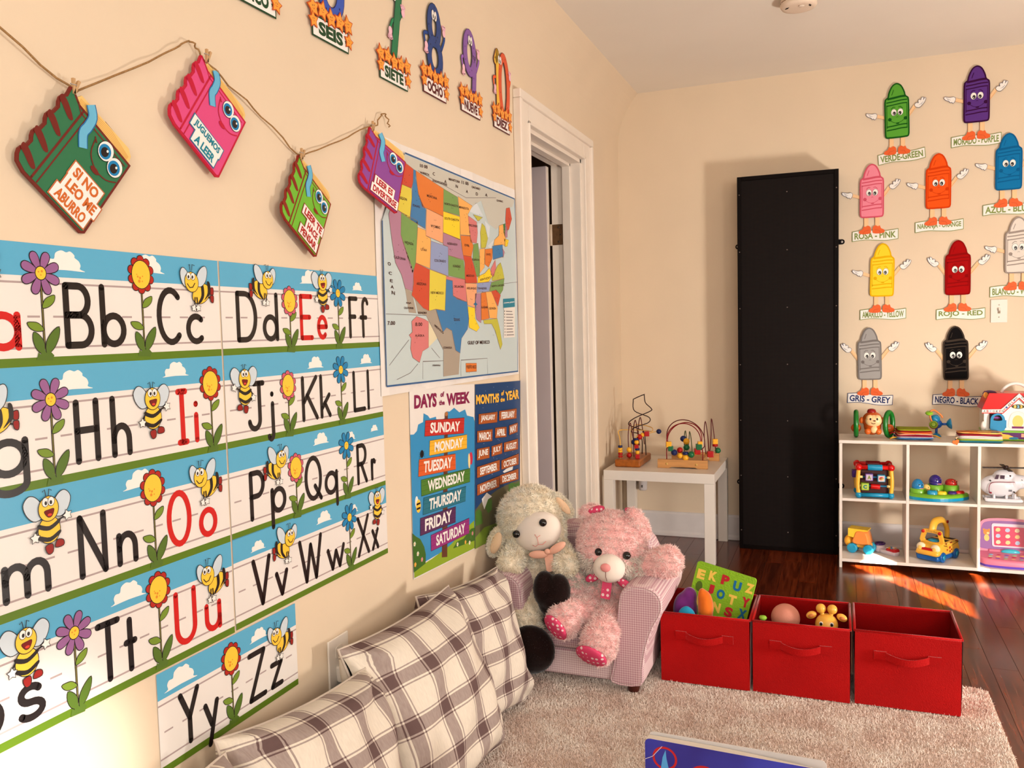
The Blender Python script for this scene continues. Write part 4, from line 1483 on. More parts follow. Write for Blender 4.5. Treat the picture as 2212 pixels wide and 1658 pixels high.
book_cutout((.020, -3.690, 1.612), (.014, -3.567, 1.514), (.014, -3.812, 1.479), (44, 112, 74), (110, 30, 20), ['SI NO', 'LEO ME', 'ABURRO'], (206, 104, 38), (190, 104, 60),
            'dark green book cutout on twine reading SI NO LEO ME ABURRO')
book_cutout((.014, -3.379, 1.752), (.016, -3.254, 1.657), (.020, -3.499, 1.619), (218, 74, 130), (190, 18, 52), ['JUGUEMOS', 'A LEER'], (16, 128, 150), (40, 110, 150),
            'pink book cutout on twine reading JUGUEMOS A LEER')
book_cutout((.014, -3.073, 1.616), (.012, -2.945, 1.530), (.028, -3.186, 1.481), (112, 184, 52), (136, 34, 22), ['LEER TE', 'HACE', 'PENSAR'], (176, 24, 24), (150, 60, 40),
            'lime green book cutout on twine reading LEER TE HACE PENSAR')
book_cutout((.016, -2.754, 1.748), (.046, -2.611, 1.684), (.018, -2.836, 1.586), (138, 70, 150), (176, 20, 44), ['LEER ES', 'DIVERTIRSE'], (176, 24, 30), (150, 40, 50),
            'purple book cutout on twine reading LEER ES DIVERTIRSE, over the map corner')

# jute twine and clothes pegs
JUTE = M('jute', (168, 128, 84), 0.9, 0.1, var=0.3, vscale=300)
tw = [(-4.05, 1.80), (-3.815, 1.672), (-3.69, 1.613), (-3.66, 1.620), (-3.52, 1.700), (-3.44, 1.752), (-3.412, 1.770), (-3.395, 1.766), (-3.378, 1.750), (-3.30, 1.715), (-3.20, 1.675), (-3.075, 1.618), (-3.03, 1.630), (-2.90, 1.682), (-2.765, 1.745), (-2.715, 1.760), (-2.690, 1.792), (-2.665, 1.800), (-2.650, 1.784), (-2.646, 1.770)]
b = MB()
b.tube([(.012 + .004 * math.sin(i * 1.7), p[0], p[1]) for i, p in enumerate(smooth2(tw, 4, False))], .0018, JUTE, n=6)
tag(b.build('twine_string'), 'jute twine string looping along the wall, holding the book cutouts', 'string')
PEG = P(196, 156, 112, rough=.7)
for (y, z), lb in zip(((-3.690, 1.613), (-3.374, 1.752), (-3.073, 1.618), (-2.748, 1.750)), ('dark green', 'pink', 'lime green', 'purple')):
    root = empty('clothes_peg', 'tiny wooden clothes peg holding the %s book cutout' % lb, 'clothes peg', LW(y, z, .020) @ RZ(-.25), 'clothes pegs on the twine')
    for s_ in (-1, 1):
        q = MB()
        q.box(-.0022, .0022, -.012, .013, -.0025, .0025, PEG, T(s_ * .0026 + .003, 0, 0) @ RZ(-s_ * .22))
        q.build('jaw', root)
    q = MB()
    q.tube([(.0 + .006 * math.cos(a), .002 + .001 * math.sin(a * 2), .0035 * math.sin(a)) for a in [i * .6 for i in range(11)]], .0006, P(170, 170, 170), n=5, closed=True)
    q.build('spring', root)

# number cut-outs: name plate, row of stars, a digit with arms
STARM, STARD = P(246, 160, 62, rough=.5), P(196, 78, 26, rough=.5)
SKIN = P(244, 190, 206, rough=.5)


def star_pts(cx, cy, r, a):
    return smooth2([(cx + (r if k % 2 == 0 else r * .55) * math.cos(a + k * math.pi / 5), cy + (r if k % 2 == 0 else r * .55) * math.sin(a + k * math.pi / 5)) for k in range(10)], 2)


_stars = None


def star_mesh(parent, x, y, z, a, sc=1.0):
    global _stars
    if _stars is None:
        m = MB()
        p = star_pts(0, 0, .020, math.pi / 2)
        m.prism(grow(p, .0022), STARD, -.0015, 0)
        m.flat(p, STARM, .0003)
        for ex in (-.0032, .0032):
            m.flat(ell(ex, .003, .0010, .0018, 8), BLK, .0006)
        stroke(m, [(-.004, -.002), (0, -.005), (.004, -.002)], .0010, STARD, .0006)
        o = m.build('star', parent)
        _stars = o.data
    else:
        o = link(bpy.data.objects.new('star', _stars), parent)
    o.location = (x, y, z)
    o.rotation_euler = (0, 0, a)
    o.scale = (sc, sc, 1)


DIG = {
    '5': [[(.8, 1), (.15, 1), (.1, .58)] + arc(.45, .32, .5, .32, 110, -140, 16)],
    '6': [smooth2([(.85, .92), (.5, 1.0), (.15, .7), (.05, .35)], 3, False) + arc(.5, .3, .45, .3, 180, 540, 24)],
    '7': [[(.05, 1), (.9, 1), (.45, 0)]],
    '8': [arc(.5, .74, .32, .26, 0, 360, 22), arc(.5, .25, .40, .25, 0, 360, 22)],
    '9': [arc(.45, .68, .38, .32, 0, 360, 24), smooth2([(.83, .68), (.82, .4), (.72, 0)], 4, False)],
    '10': [[(.02, .86), (.16, 1), (.16, 0)], arc(.66, .5, .34, .5, 0, 360, 26)],
}


def number_cutout(y0, z0, word, digit, col, dark, label, ink):
    root = empty('number_cutout', label, 'decoration', LW(y0, z0, .004), 'number cutouts with stars, above the map')
    w_ = .158
    m = MB()
    m.prism(rect(0, w_, 0, .052), P(*ink, rough=.5), 0, .0014)
    m.flat(rect(.0035, w_ - .0035, .0035, .0485), WHT, .0017)
    n = len(word)
    lettering(m, word, P(*ink, rough=.5), .026, w_ - .026, .010, .042, .0020, bold=.05)
    for sx in (.013, w_ - .013):
        m.flat([(sx + (.006 if k % 2 == 0 else .0026) * math.cos(math.pi / 2 + k * math.pi / 5), .026 + (.006 if k % 2 == 0 else .0026) * math.sin(math.pi / 2 + k * math.pi / 5)) for k in range(10)], P(*ink, rough=.5), .0020)
    m.build('name_plate', root)
    d = MB()
    C_, D_ = P(*col, rough=.4), P(*dark, rough=.5)
    dx0, dx1, dy0, dy1 = (.028, .150, .06, .275) if digit == '10' else (.036, .134, .075, .270)
    for i, pl in enumerate(DIG[digit]):
        q = [(dx0 + p[0] * (dx1 - dx0), dy0 + p[1] * (dy1 - dy0)) for p in pl]
        cl = len(pl) > 18 and abs(pl[0][0] - pl[-1][0]) < 1e-6
        mt = P(240, 190, 70) if (digit == '10' and i == 0) else C_
        parts_ = [q[:-1]] if cl else ([q] if len(q) > 4 else [q[k:k + 2] for k in range(len(q) - 1)])
        for qq in parts_:
            stroke(d, qq, .035, D_, .0016, closed=cl)
            stroke(d, qq, .030, mt, .0020 + .0001 * i, closed=cl)
        for k in range(2, len(q) - 1, 3):
            d.flat(ell(q[k][0] + rnd.uniform(-.006, .006), q[k][1] + rnd.uniform(-.006, .006), .0022, .0030, 8), D_, .0024)
    d.build('digit', root)
    ex = (dx0 + dx1) / 2 - (.02 if digit == '10' else 0)
    for k, s_ in enumerate((-1, 1)):
        e = MB()
        e.flat(ell(ex + s_ * .0085, dy1 - .020, .0098, .0160, 16), BLK, .0028)
        e.flat(ell(ex + s_ * .0085, dy1 - .020, .0086, .0148, 16), WHT, .0030)
        e.flat(ell(ex + s_ * .0065, dy1 - .024, .0034, .0064, 10), BLK, .0032)
        e.build('eye', root)
    for s_ in (-1, 1):
        a = MB()
        hx, hy = (dx0 - .012, .145) if s_ < 0 else (dx1 + .016, .215)
        sx, sy = (dx0 + .004, .185) if s_ < 0 else (dx1 - .002, .160)
        if digit == '7':
            sx = .104 if s_ < 0 else .100
            hx = .062 if s_ < 0 else .140
        stroke(a, smooth2([(sx, sy), (sx + s_ * .024, (sy + hy) / 2 + .012), (hx, hy)], 5, False), .013, D_, .0012)
        stroke(a, smooth2([(sx, sy), (sx + s_ * .024, (sy + hy) / 2 + .012), (hx, hy)], 5, False), .009, P(*[min(255, int(v * 1.15)) for v in col]), .0014)
        a.build('arm', root)
        h_ = MB()
        sg = 1 if s_ > 0 else -1
        for k in range(4):
            ang = (math.pi / 2 if s_ > 0 else -math.pi / 2) + (k - 1.5) * .34
            stroke(h_, [(hx, hy), (hx + .022 * math.cos(ang), hy + .022 * math.sin(ang))], .0078, P(206, 120, 146), .0030)
            stroke(h_, [(hx, hy), (hx + .022 * math.cos(ang), hy + .022 * math.sin(ang))], .0062, SKIN, .0033)
        h_.flat(ell(hx, hy, .0105, .0110, 14), SKIN, .0036)
        h_.build('hand', root)
    xs = [.004 + k * (.150 / 4) for k in range(5)]
    for k, x_ in enumerate(xs):
        star_mesh(root, x_, .066 + .004 * math.sin(k * 2.1), .0042 + .0006 * (k % 2), (.25, -.2, .1, -.15, .2)[k], 1.12)
    star_mesh(root, .002, .036, .0048, .15, .9)
    star_mesh(root, w_ - .002, .030, .0048, -.1, .9)
    return root


DG, MR = (24, 66, 34), (88, 18, 26)
number_cutout(-3.284, 1.905, 'CINCO', '5', (150, 60, 160), (80, 26, 90), 'white CINCO name plate with stars, cut off by the top edge of the photo', DG)
number_cutout(-2.988, 1.914, 'SEIS', '6', (52, 84, 180), (40, 30, 90), 'number six cutout with stars over a SEIS name plate', DG)
number_cutout(-2.674, 1.898, 'SIETE', '7', (36, 118, 76), (20, 66, 48), 'green number seven cutout with stars over a SIETE name plate', DG)
number_cutout(-2.416, 1.925, 'OCHO', '8', (30, 62, 126), (30, 30, 44), 'navy number eight cutout with stars over an OCHO name plate', MR)
number_cutout(-2.144, 1.932, 'NUEVE', '9', (134, 88, 164), (84, 46, 110), 'purple number nine cutout with stars over a NUEVE name plate', MR)
number_cutout(-1.862, 1.938, 'DIEZ', '10', (222, 84, 42), (140, 30, 24), 'orange number ten cutout with stars over a DIEZ name plate, by the door casing', MR)

# outlet on the left wall
PLATE = M('plate_white', (236, 226, 214), 0.35, 0.5)
ot = empty('wall_outlet', 'white wall outlet plate low on the left wall above the pillows', 'outlet', LW(-2.980, .385, 0))
m = MB()
m.box(-.044, .044, -.062, .062, 0, .006, PLATE, bev=.0025)
m.build('plate', ot)
for yy in (.024, -.024):
    m = MB()
    m.prism(rrect(-.016, .016, yy - .015, yy + .015, .007), P(226, 216, 204), .006, .0075)
    for sx in (-.006, .006):
        m.box(sx - .001, sx + .001, yy - .002, yy + .006, .0075, .0078, P(60, 50, 46))
    m.build('socket', ot)
m = MB()
m.box(-.018, .020, -.050, -.008, .006, .032, PLATE, bev=.006)
m.build('plug_cover', ot)

# ================================================================ back wall: crayons, switch, panel
CR = {}
PEACH = P(246, 200, 150, rough=.5)
SHOE_ = P(232, 96, 34, rough=.5)
SHOED = P(190, 62, 18, rough=.5)
BODY = smooth2([(-.046, .001), (0, 0), (.046, .001), (.055, .010), (.057, .030), (.057, .100), (.057, .180), (.052, .198), (.042, .206), (.039, .222), (.030, .246), (.018, .264), (0, .272), (-.018, .264), (-.030, .246), (-.039, .222), (-.042, .206), (-.052, .198), (-.057, .180), (-.057, .100), (-.057, .030), (-.055, .010)], 2)


def glove(up):
    """cartoon glove outline pointing outward (+x)"""
    if up:
        return smooth2([(0, -.008), (.014, -.014), (.026, -.006), (.040, .010), (.046, .026), (.042, .030), (.034, .018), (.036, .032), (.028, .032), (.024, .020), (.018, .024), (.012, .018), (.014, .008), (.004, .010), (-.004, .002)], 2)
    return smooth2([(-.004, -.008), (.004, -.018), (.010, -.012), (.016, -.014), (.022, -.006), (.036, .000), (.044, .010), (.040, .016), (.028, .012), (.014, .010), (.002, .012), (-.006, .004)], 2)


def crayon(x, zb, col, dark, word, sign_dy, sign_tilt, ink, label, lean=0.0, pose=0, sign_dx=0.0):
    root = empty('crayon_cutout', label, 'decoration', BW(x, zb, .002), 'crayon cutouts on the back wall')
    C_, D_ = P(*col, rough=.7, spec=.08), P(*dark, rough=.75, spec=.08)
    K = RZ(lean)
    for s_ in (-1, 1):
        a = MB()
        hand = (((-.098, .122), (.086, .152)), ((-.090, .160), (.094, .160)))[pose][0 if s_ < 0 else 1]
        stroke(a, [(s_ * .052, .105), hand], .0165, PEACH, .0030, K, cap=False)
        stroke(a, [(s_ * .052, .097), (hand[0], hand[1] - .008)], .0012, P(206, 140, 90), .0031, K, cap=False)
        a.build('arm', root)
        h_ = MB()
        g_ = glove(s_ > 0 or pose == 1)
        gl = [(hand[0] + s_ * p[0], hand[1] + p[1]) for p in g_]
        if s_ < 0:
            gl = gl[::-1]
        h_.prism(grow(gl, .0016), P(70, 66, 104), .0030, .0050, K)
        h_.flat(gl, WHT, .0053, K)
        for k in range(2):
            stroke(h_, [(hand[0] + s_ * (.016 + .008 * k), hand[1] - .002), (hand[0] + s_ * (.028 + .006 * k), hand[1] + .006 + .006 * k)], .0011, P(90, 86, 120), .0055, K)
        h_.build('hand', root)
        l_ = MB()
        stroke(l_, [(s_ * .026, .010), (s_ * .026, -.052)], .021, PEACH, .0028, cap=False)
        stroke(l_, [(s_ * .026 - .0105, .010), (s_ * .026 - .0105, -.052)], .0014, P(150, 90, 50), .0029, cap=False)
        l_.build('leg', root)
        f_ = MB()
        sh = smooth2([(-.016, -.048), (-.004, -.040), (.008, -.046), (.016, -.042), (.022, -.056), (.036, -.064), (.038, -.076), (.020, -.082), (-.012, -.080), (-.018, -.070)], 3)
        q = [(s_ * (p[0]) + s_ * .026 - s_ * .004, p[1]) for p in sh]
        if s_ < 0:
            q = q[::-1]
        f_.prism(q, SHOE_, .0034, .0062)
        stroke(f_, [(s_ * .026 - s_ * .012, -.062), (s_ * .026 + s_ * .008, -.066), (s_ * .026 + s_ * .014, -.078)], .0012, SHOED, .0064)
        f_.build('shoe', root)
    m = MB()
    m.prism(BODY, D_, .0035, .0085, K)
    m.flat(grow(BODY, -.0068), C_, .0088, K)
    for y_, th in ((.200, .0100), (.182, .0056), (.166, .0050), (.062, .0056), (.044, .0056)):
        hw = .048 if y_ < .19 else .043
        stroke(m, smooth2([(-hw, y_ - .004), (-hw * .3, y_ - .001), (hw * .4, y_ + .003), (hw, y_ + .003)], 3, False), th, D_, .0091, K, cap=False)
    for s_ in (-1, 1):
        stroke(m, [(s_ * .046, .166), (s_ * .046, .050)], .0030, D_, .0091, K, cap=False)
    stroke(m, [(-.022, .214), (-.014, .238)], .0030, D_, .0091, K)
    m.build('crayon_body', root)
    for s_ in (-1, 1):
        f = MB()
        f.flat(ell(s_ * .036 + .003, .094, .0085, .0085, 14), D_, .0094, K)
        f.build('cheek', root)
        f = MB()
        stroke(f, [(s_ * .026, .145), (s_ * .016, .154), (s_ * .008, .152)], .0030, D_, .0094, K)
        f.build('eyebrow', root)
    f = MB()
    stroke(f, smooth2([(-.032, .090), (-.016, .078), (.002, .074), (.020, .080), (.036, .092)], 3, False), .0020, D_, .0094, K)
    f.flat(ell(.003, .072, .008, .0040, 10), D_, .0095, K)
    f.build('smile', root)
    f = MB()
    stroke(f, [(-.003, .102), (.002, .105), (.006, .102)], .0018, D_, .0094, K)
    f.build('nose', root)
    for s_ in (-1, 1):
        e = MB()
        e.flat(ell(s_ * .0150 + .001, .127, .0134, .0172, 18), BLK, .0096, K)
        e.flat(ell(s_ * .0150 + .001, .127, .0124, .0162, 18), WHT, .0098, K)
        e.flat(ell(s_ * .0130 + .001, .122, .0070, .0094, 14), BLK, .0100, K)
        e.flat(ell(s_ * .0130 - .001, .119, .0020, .0024, 8), WHT, .0102, K)
        e.build('eye', root)
    s = MB()
    S = T(sign_dx, sign_dy, 0) @ RZ(sign_tilt)
    top = smooth2([(-.109, .024), (-.050, .030), (0, .026), (.055, .022), (.109, .028)], 4, False)
    sg = [(p[0], p[1] - .052) for p in top] + top[::-1]
    s.prism(sg, P(*ink, rough=.6), .0015, .0024, S)
    s.flat(grow(sg, -.0026), WHT, .0027, S)
    lettering(s, word, P(*ink, rough=.6), -.098, .098, -.017, .016, .0031, S, bold=.03)
    s.build('name_sign', root)
    return root


GRN_ = (128, 146, 72)
NAVY = (26, 44, 104)
crayon(1.445, 2.117, (90, 164, 54), (22, 86, 24), 'VERDE-GREEN', -.093, .08, GRN_, 'green crayon cutout with a VERDE-GREEN name sign, top left of the group', .02, 0, .020)
crayon(1.797, 2.155, (92, 52, 132), (56, 12, 58), 'MORADO - PURPLE', -.085, .0, GRN_, 'purple crayon cutout with a MORADO-PURPLE name sign, highest on the wall', .0, 0, 0.0)
crayon(1.938, 1.817, (18, 116, 174), (14, 94, 146), 'AZUL - BLUE', -.090, .0, GRN_, 'blue crayon cutout with an AZUL-BLUE name sign, at the right edge of the photo', .0, 0, 0.0)
crayon(1.328, 1.727, (240, 140, 160), (214, 86, 108), 'ROSA - PINK', -.090, .0, GRN_, 'pink crayon cutout with a ROSA-PINK name sign, beside the black panel', .0, 0, .016)
crayon(1.633, 1.750, (240, 88, 24), (214, 62, 8), 'NARANJA - ORANGE', -.085, .01, GRN_, 'orange crayon cutout with a NARANJA-ORANGE name sign', .0, 0, .005)
crayon(1.983, 1.413, (228, 218, 208), (160, 146, 138), 'BLANCO - WHITE', -.086, .0, GRN_, 'white crayon cutout with a BLANCO-WHITE name sign, above the light switch', .0, 0, -.01)
crayon(1.376, 1.322, (250, 214, 50), (232, 178, 12), 'AMARILLO - YELLOW', -.090, .0, GRN_, 'yellow crayon cutout with an AMARILLO-YELLOW name sign', -.02, 0, .006)
crayon(1.723, 1.317, (166, 4, 6), (140, 3, 5), 'ROJO - RED', -.094, .0, GRN_, 'red crayon cutout with a ROJO-RED name sign, left of the light switch', .0, 1, .014)
crayon(1.322, .893, (164, 160, 158), (122, 116, 114), 'GRIS - GREY', -.100, -.06, NAVY, 'grey crayon cutout with a GRIS-GREY name sign, over the white shelf', .02, 1, 0.0)
crayon(1.720, .891, (10, 6, 6), (60, 50, 42), 'NEGRO - BLACK', -.102, -.05, NAVY, 'black crayon cutout with a NEGRO-BLACK name sign, over the white shelf', .02, 1, .004)

sw = empty('light_switch', 'white toggle light switch plate on the back wall', 'light switch', BW(1.905, 1.232, 0))
m = MB()
m.box(-.036, .036, -.057, .057, 0, .006, PLATE, bev=.002)
m.build('plate', sw)
m = MB()
m.box(-.0055, .0055, -.012, .012, .006, .0075, P(150, 130, 110))
m.box(-.0040, .0040, -.004, .010, .006, .019, PLATE, RX(-.35), bev=.0015)
m.build('toggle', sw)
for yy in (.030, -.030):
    m = MB()
    m.cyl((0, yy, .006), (0, yy, .0072), .003, P(190, 178, 164), n=12)
    m.build('screw', sw)

# tall black perforated panel
BM_ = M('black_metal', (12, 5, 4), 0.5, 0.08, var=0.3, vscale=3)


def mesh_material():
    m = bpy.data.materials.new('perforated_black')
    m.use_nodes = True
    nt = m.node_tree
    b = nt.nodes['Principled BSDF']
    b.inputs['Base Color'].default_value = (*lin((14, 7, 6)), 1)
    b.inputs['Roughness'].default_value = 0.6
    b.inputs['Specular IOR Level'].default_value = 0.14
    tc = nt.nodes.new('ShaderNodeTexCoord')
    v = nt.nodes.new('ShaderNodeTexVoronoi')
    v.inputs['Scale'].default_value = 150
    v.inputs['Randomness'].default_value = 0.0
    nt.links.new(tc.outputs['Object'], v.inputs['Vector'])
    r = nt.nodes.new('ShaderNodeValToRGB')
    r.color_ramp.elements[0].position = 0.30
    r.color_ramp.elements[1].position = 0.42
    r.color_ramp.elements[0].color = (*lin((6, 3, 3)), 1)
    r.color_ramp.elements[1].color = (*lin((20, 9, 7)), 1)
    nt.links.new(v.outputs['Distance'], r.inputs[0])
    nt.links.new(r.outputs[0], b.inputs['Base Color'])
    bp = nt.nodes.new('ShaderNodeBump')
    bp.inputs['Strength'].default_value = 0.4
    bp.inputs['Distance'].default_value = 0.002
    nt.links.new(r.outputs[0], bp.inputs['Height'])
    nt.links.new(bp.outputs[0], b.inputs['Normal'])
    return m


MESHM = mesh_material()
PX0, PX1, PZ1, PD = .676, 1.169, 1.962, .172
pan = empty('perforated_panel', 'tall black perforated metal panel box standing against the back wall', 'panel', T((PX0 + PX1) / 2, -PD / 2, 0))
hw = (PX1 - PX0) / 2
m = MB()
m.box(-hw + .014, hw - .014, -PD / 2 + .006, -PD / 2 + .010, .014, PZ1 - .014, MESHM)
m.build('mesh_sheet', pan)
for n_, q in (('side_panel', (-hw, -hw + .006, -PD / 2 + .002, PD / 2, .0, PZ1)), ('side_panel', (hw - .006, hw, -PD / 2 + .002, PD / 2, .0, PZ1)), ('top_panel', (-hw + .006, hw - .006, -PD / 2 + .002, PD / 2, PZ1 - .006, PZ1)), ('back_panel', (-hw + .006, hw - .006, PD / 2 - .006, PD / 2 - .002, .004, PZ1 - .006))):
    m = MB()
    m.box(*q, BM_)
    m.build(n_, pan)
for q in ((-hw - .001, -hw + .020, 0, PZ1 + .001), (hw - .020, hw + .001, 0, PZ1 + .001), (-hw + .020, hw - .020, PZ1 - .020, PZ1 + .001), (-hw + .020, hw - .020, 0, .022)):
    m = MB()
    m.box(q[0], q[1], -PD / 2, -PD / 2 + .006, q[2], q[3], BM_, bev=.0015)
    m.build('frame_rail', pan)
for x_ in (-.11, .02, .10):
    m = MB()
    m.box(x_ - .018, x_ + .018, -PD / 2 + .03, -PD / 2 + .05, .03, PZ1 - .03, P(20, 11, 8))
    m.build('inner_bar', pan)
for s_, z_ in ((-1, 1.618), (1, 1.613), (-1, .329), (1, .329)):
    m = MB()
    m.prism(rrect(-.012, .030, -.013, .013, .012), BM_, 0, .004, Matrix(((s_, 0, 0, s_ * hw), (0, 0, -1, PD / 2 - .001), (0, 1, 0, z_), (0, 0, 0, 1))))
    m.cyl((s_ * (hw + .017), PD / 2 - .005, z_), (s_ * (hw + .017), PD / 2 - .008, z_), .006, P(186, 176, 168, rough=.3), n=14)
    m.build('bracket', pan)
SCR = P(120, 104, 96, rough=.3)
for x_ in (-hw + .010, 0, hw - .010):
    for k in range(7):
        z_ = .10 + k * .295
        m = MB()
        m.cyl((x_, -PD / 2 + (.006 if x_ == 0 else 0), z_), (x_, -PD / 2 - .002 + (.006 if x_ == 0 else 0), z_), .003, SCR, n=8)
        m.build('screw', pan)

# smoke detector on the ceiling
PLW = M('aged_white_plastic', (232, 210, 190), 0.45, 0.4)
sd = empty('smoke_detector', 'round white smoke detector on the ceiling', 'smoke detector', T(1.02, -1.07, H) @ RX(math.pi))
m = MB()
m.lathe([(0, 0), (.066, 0), (.070, .004), (.071, .014), (.068, .016), (.068, .020)], PLW, n=40)
m.build('base', sd)
m = MB()
m.lathe([(.070, .020), (.071, .030), (.066, .038), (.050, .041), (0, .042)], PLW, n=40)
m.build('cover', sd)
m = MB()
m.lathe([(0, .042), (.011, .042), (.012, .044), (.010, .046), (0, .046)], P(236, 216, 198), T(.012, .030, 0), n=18)
m.build('test_button', sd)
for a in (2.6, .3):
    for k in range(3):
        m = MB()
        m.box(-.0014, .0014, -.006, .006, .0408, .0422, P(40, 24, 18), T(.048 * math.cos(a + k * .12), .048 * math.sin(a + k * .12), 0) @ RZ(a - .6))
        m.build('vent_slot', sd)
for k in range(10):
    m = MB()
    m.box(.067, .0695, -.013, .013, .0165, .0195, P(150, 110, 80), RZ(k * .628))
    m.build('side_slot', sd)
# ================================================================ furniture
WHF = M('white_laminate', (236, 226, 216), 0.38, 0.45, var=0.02, vscale=10)
tb = empty('side_table', 'small square white side table in the back corner, holding the bead mazes', 'table', T(.316, -.283, 0))
m = MB()
m.box(-.282, .282, -.272, .278, .412, .462, WHF, bev=.0015)
m.build('table_top', tb)
for sx in (-1, 1):
    for sy in (-1, 1):
        m = MB()
        m.box(sx * .257 - .025, sx * .257 + .025, sy * .250 - .025 + .003, sy * .250 + .025 + .003, 0, .4115, WHF, bev=.0015)
        m.build('leg', tb)
# pipe end behind the table
pp = MB()
pp.lathe([(0, 0), (.020, .002), (.024, .010), (.024, .13), (.020, .14), (0, .14)], P(214, 206, 204, rough=.4), n=20)
pp.box(-.018, .018, .020, .036, .03, .11, P(214, 206, 204, rough=.4))
pp.box(-.004, .004, -.025, -.020, .02, .035, P(90, 80, 80))
tag(pp.build('air_freshener', None, T(.125, -.040, .262).translation), 'small white plug-in cylinder low on the wall behind the table', 'air freshener')

# white cube shelf, open at the back
SX = (1.174, 1.469, 1.767, 2.061)
SY0, SY1 = -.400, -.150
th = .013
sh = empty('cube_shelf', 'white open-backed cube shelf full of toys along the back wall', 'shelf', T(1.174, SY1, 0))


def bx(x0, x1, y0, y1, z0, z1):
    m = MB()
    m.box(x0 - 1.174, x1 - 1.174, y0 - SY1, y1 - SY1, z0, z1, WHF, bev=.001)
    return m


for i, x in enumerate(SX):
    bx(x, x + th, SY0, SY1, 0.0 if i in (0, 3) else .0455, .6115).build('side_panel' if i in (0, 3) else 'divider', sh)
bx(1.172, 2.078, SY0 - .002, SY1 + .002, .612, .627).build('top_board', sh)
bx(SX[0] + th, SX[3], SY0 + .001, SY1, .030, .045).build('bottom_board', sh)
for i in range(3):
    bx(SX[i] + th, SX[i + 1], SY0 + .001, SY1, .330, .3435).build('shelf_board', sh)

# red fabric bins
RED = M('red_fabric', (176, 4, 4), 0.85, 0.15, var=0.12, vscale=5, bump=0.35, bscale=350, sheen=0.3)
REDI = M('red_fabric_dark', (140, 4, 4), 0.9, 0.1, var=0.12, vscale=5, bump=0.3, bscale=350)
RZT = .018


def fabric_panel(mb, pts, n0, mat, bulge):
    """soft rectangular panel given by 4 corners, bulging along n0"""
    A, B_, C_, D_ = (Vector(p) for p in pts)
    N = 8
    vs = []
    for j in range(N + 1):
        for i in range(N + 1):
            u, v = i / N, j / N
            p = A * (1 - u) * (1 - v) + B_ * u * (1 - v) + C_ * u * v + D_ * (1 - u) * v
            k = bulge * math.sin(u * math.pi) * math.sin(v * math.pi) + .0012 * math.sin(u * 9 + v * 5) * math.sin(v * math.pi)
            vs.append(p + Vector(n0) * k)
    mb.add(vs, [(j * (N + 1) + i, j * (N + 1) + i + 1, (j + 1) * (N + 1) + i + 1, (j + 1) * (N + 1) + i) for j in range(N) for i in range(N)], mat, None, True)


def bin_(x0, yf, wd, label, rot=0.0, flare=0.004):
    dp, ht, tk = .262, .232, .006
    root = empty('fabric_bin', label, 'storage bin', T(x0, yf, RZT) @ RZ(rot), 'red fabric storage bins in a row')
    f = flare
    for nm, a, b_, nrm in (('front_panel', (0, 0), (wd, 0), (0, -1, 0)), ('right_panel', (wd, 0), (wd, dp), (1, 0, 0)), ('back_panel', (wd, dp), (0, dp), (0, 1, 0)), ('left_panel', (0, dp), (0, 0), (-1, 0, 0))):
        m = MB()
        nv = Vector(nrm)
        a3, b3 = Vector((a[0], a[1], 0)), Vector((b_[0], b_[1], 0))
        o_ = nv * f
        top = Vector((0, 0, ht))
        fabric_panel(m, (a3, b3, b3 + top + o_, a3 + top + o_), nrm, RED, .003)
        i_ = -nv * tk
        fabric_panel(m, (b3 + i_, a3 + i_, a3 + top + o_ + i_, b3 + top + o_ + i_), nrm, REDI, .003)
        m.add([a3 + top + o_, b3 + top + o_, b3 + top + o_ + i_, a3 + top + o_ + i_], [(0, 1, 2, 3)], RED)
        t_ = (b3 - a3).normalized()
        m.tube([a3 + top + o_ + i_ * .5, b3 + top + o_ + i_ * .5], .0042, RED, n=8)
        m.build(nm, root)
    m = MB()
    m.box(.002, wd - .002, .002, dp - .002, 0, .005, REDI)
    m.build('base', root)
    h_ = MB()
    pts = [(wd * .5 + u, -f * .8 - .004 - .016 * math.sin(math.pi * t) ** .8, .163 - .010 * math.sin(math.pi * t)) for t, u in [(k / 14, -.060 + .120 * k / 14) for k in range(15)]]
    vs, fs = [], []
    for p in pts:
        vs += [(p[0], p[1], p[2] - .011), (p[0], p[1], p[2] + .011), (p[0], p[1] - .002, p[2] + .011), (p[0], p[1] - .002, p[2] - .011)]
    for i in range(len(pts) - 1):
        for k in range(4):
            l = (k + 1) % 4
            fs.append((i * 4 + k, i * 4 + l, i * 4 + 4 + l, i * 4 + 4 + k))
    h_.add(vs, fs, RED)
    for s_ in (-1, 1):
        h_.box(wd * .5 + s_ * .075 - .018, wd * .5 + s_ * .075 + .018, -f * .8 - .0055, -f * .8 - .001, .150, .176, RED)
    h_.build('handle', root)
    return root


bin_(.619, -2.005, .286, 'red fabric bin next to the pink armchair, holding the foam alphabet board')
bin_(.915, -2.000, .290, 'middle red fabric bin holding a ball and a giraffe toy')
bin_(1.219, -1.992, .293, 'empty red fabric bin at the right end of the row')

# rug with pile
RUGB = M('rug_base', (222, 200, 184), 0.95, 0.05, var=0.3, vscale=14, c2=(200, 172, 156), bump=0.8, bscale=260)


def rug_pile_material():
    m = M('rug_pile', (252, 238, 226), 0.95, 0.05, var=0.3, vscale=9, c2=(232, 206, 192))
    return m


rx0, rx1, ry0, ry1 = .030, 1.617, -4.3, -1.745
rug = MB()
rug.prism(rrect(rx0, rx1, ry0, ry1, .035, 6), RUGB, 0.001, .012)
rug_o = tag(rug.build('floor_rug'), 'beige pink shaggy rug under the bins and the armchair', 'rug')
rs = np.random.RandomState(3)


def tufts(n, pos_fn, ln, wd, jitter):
    pass


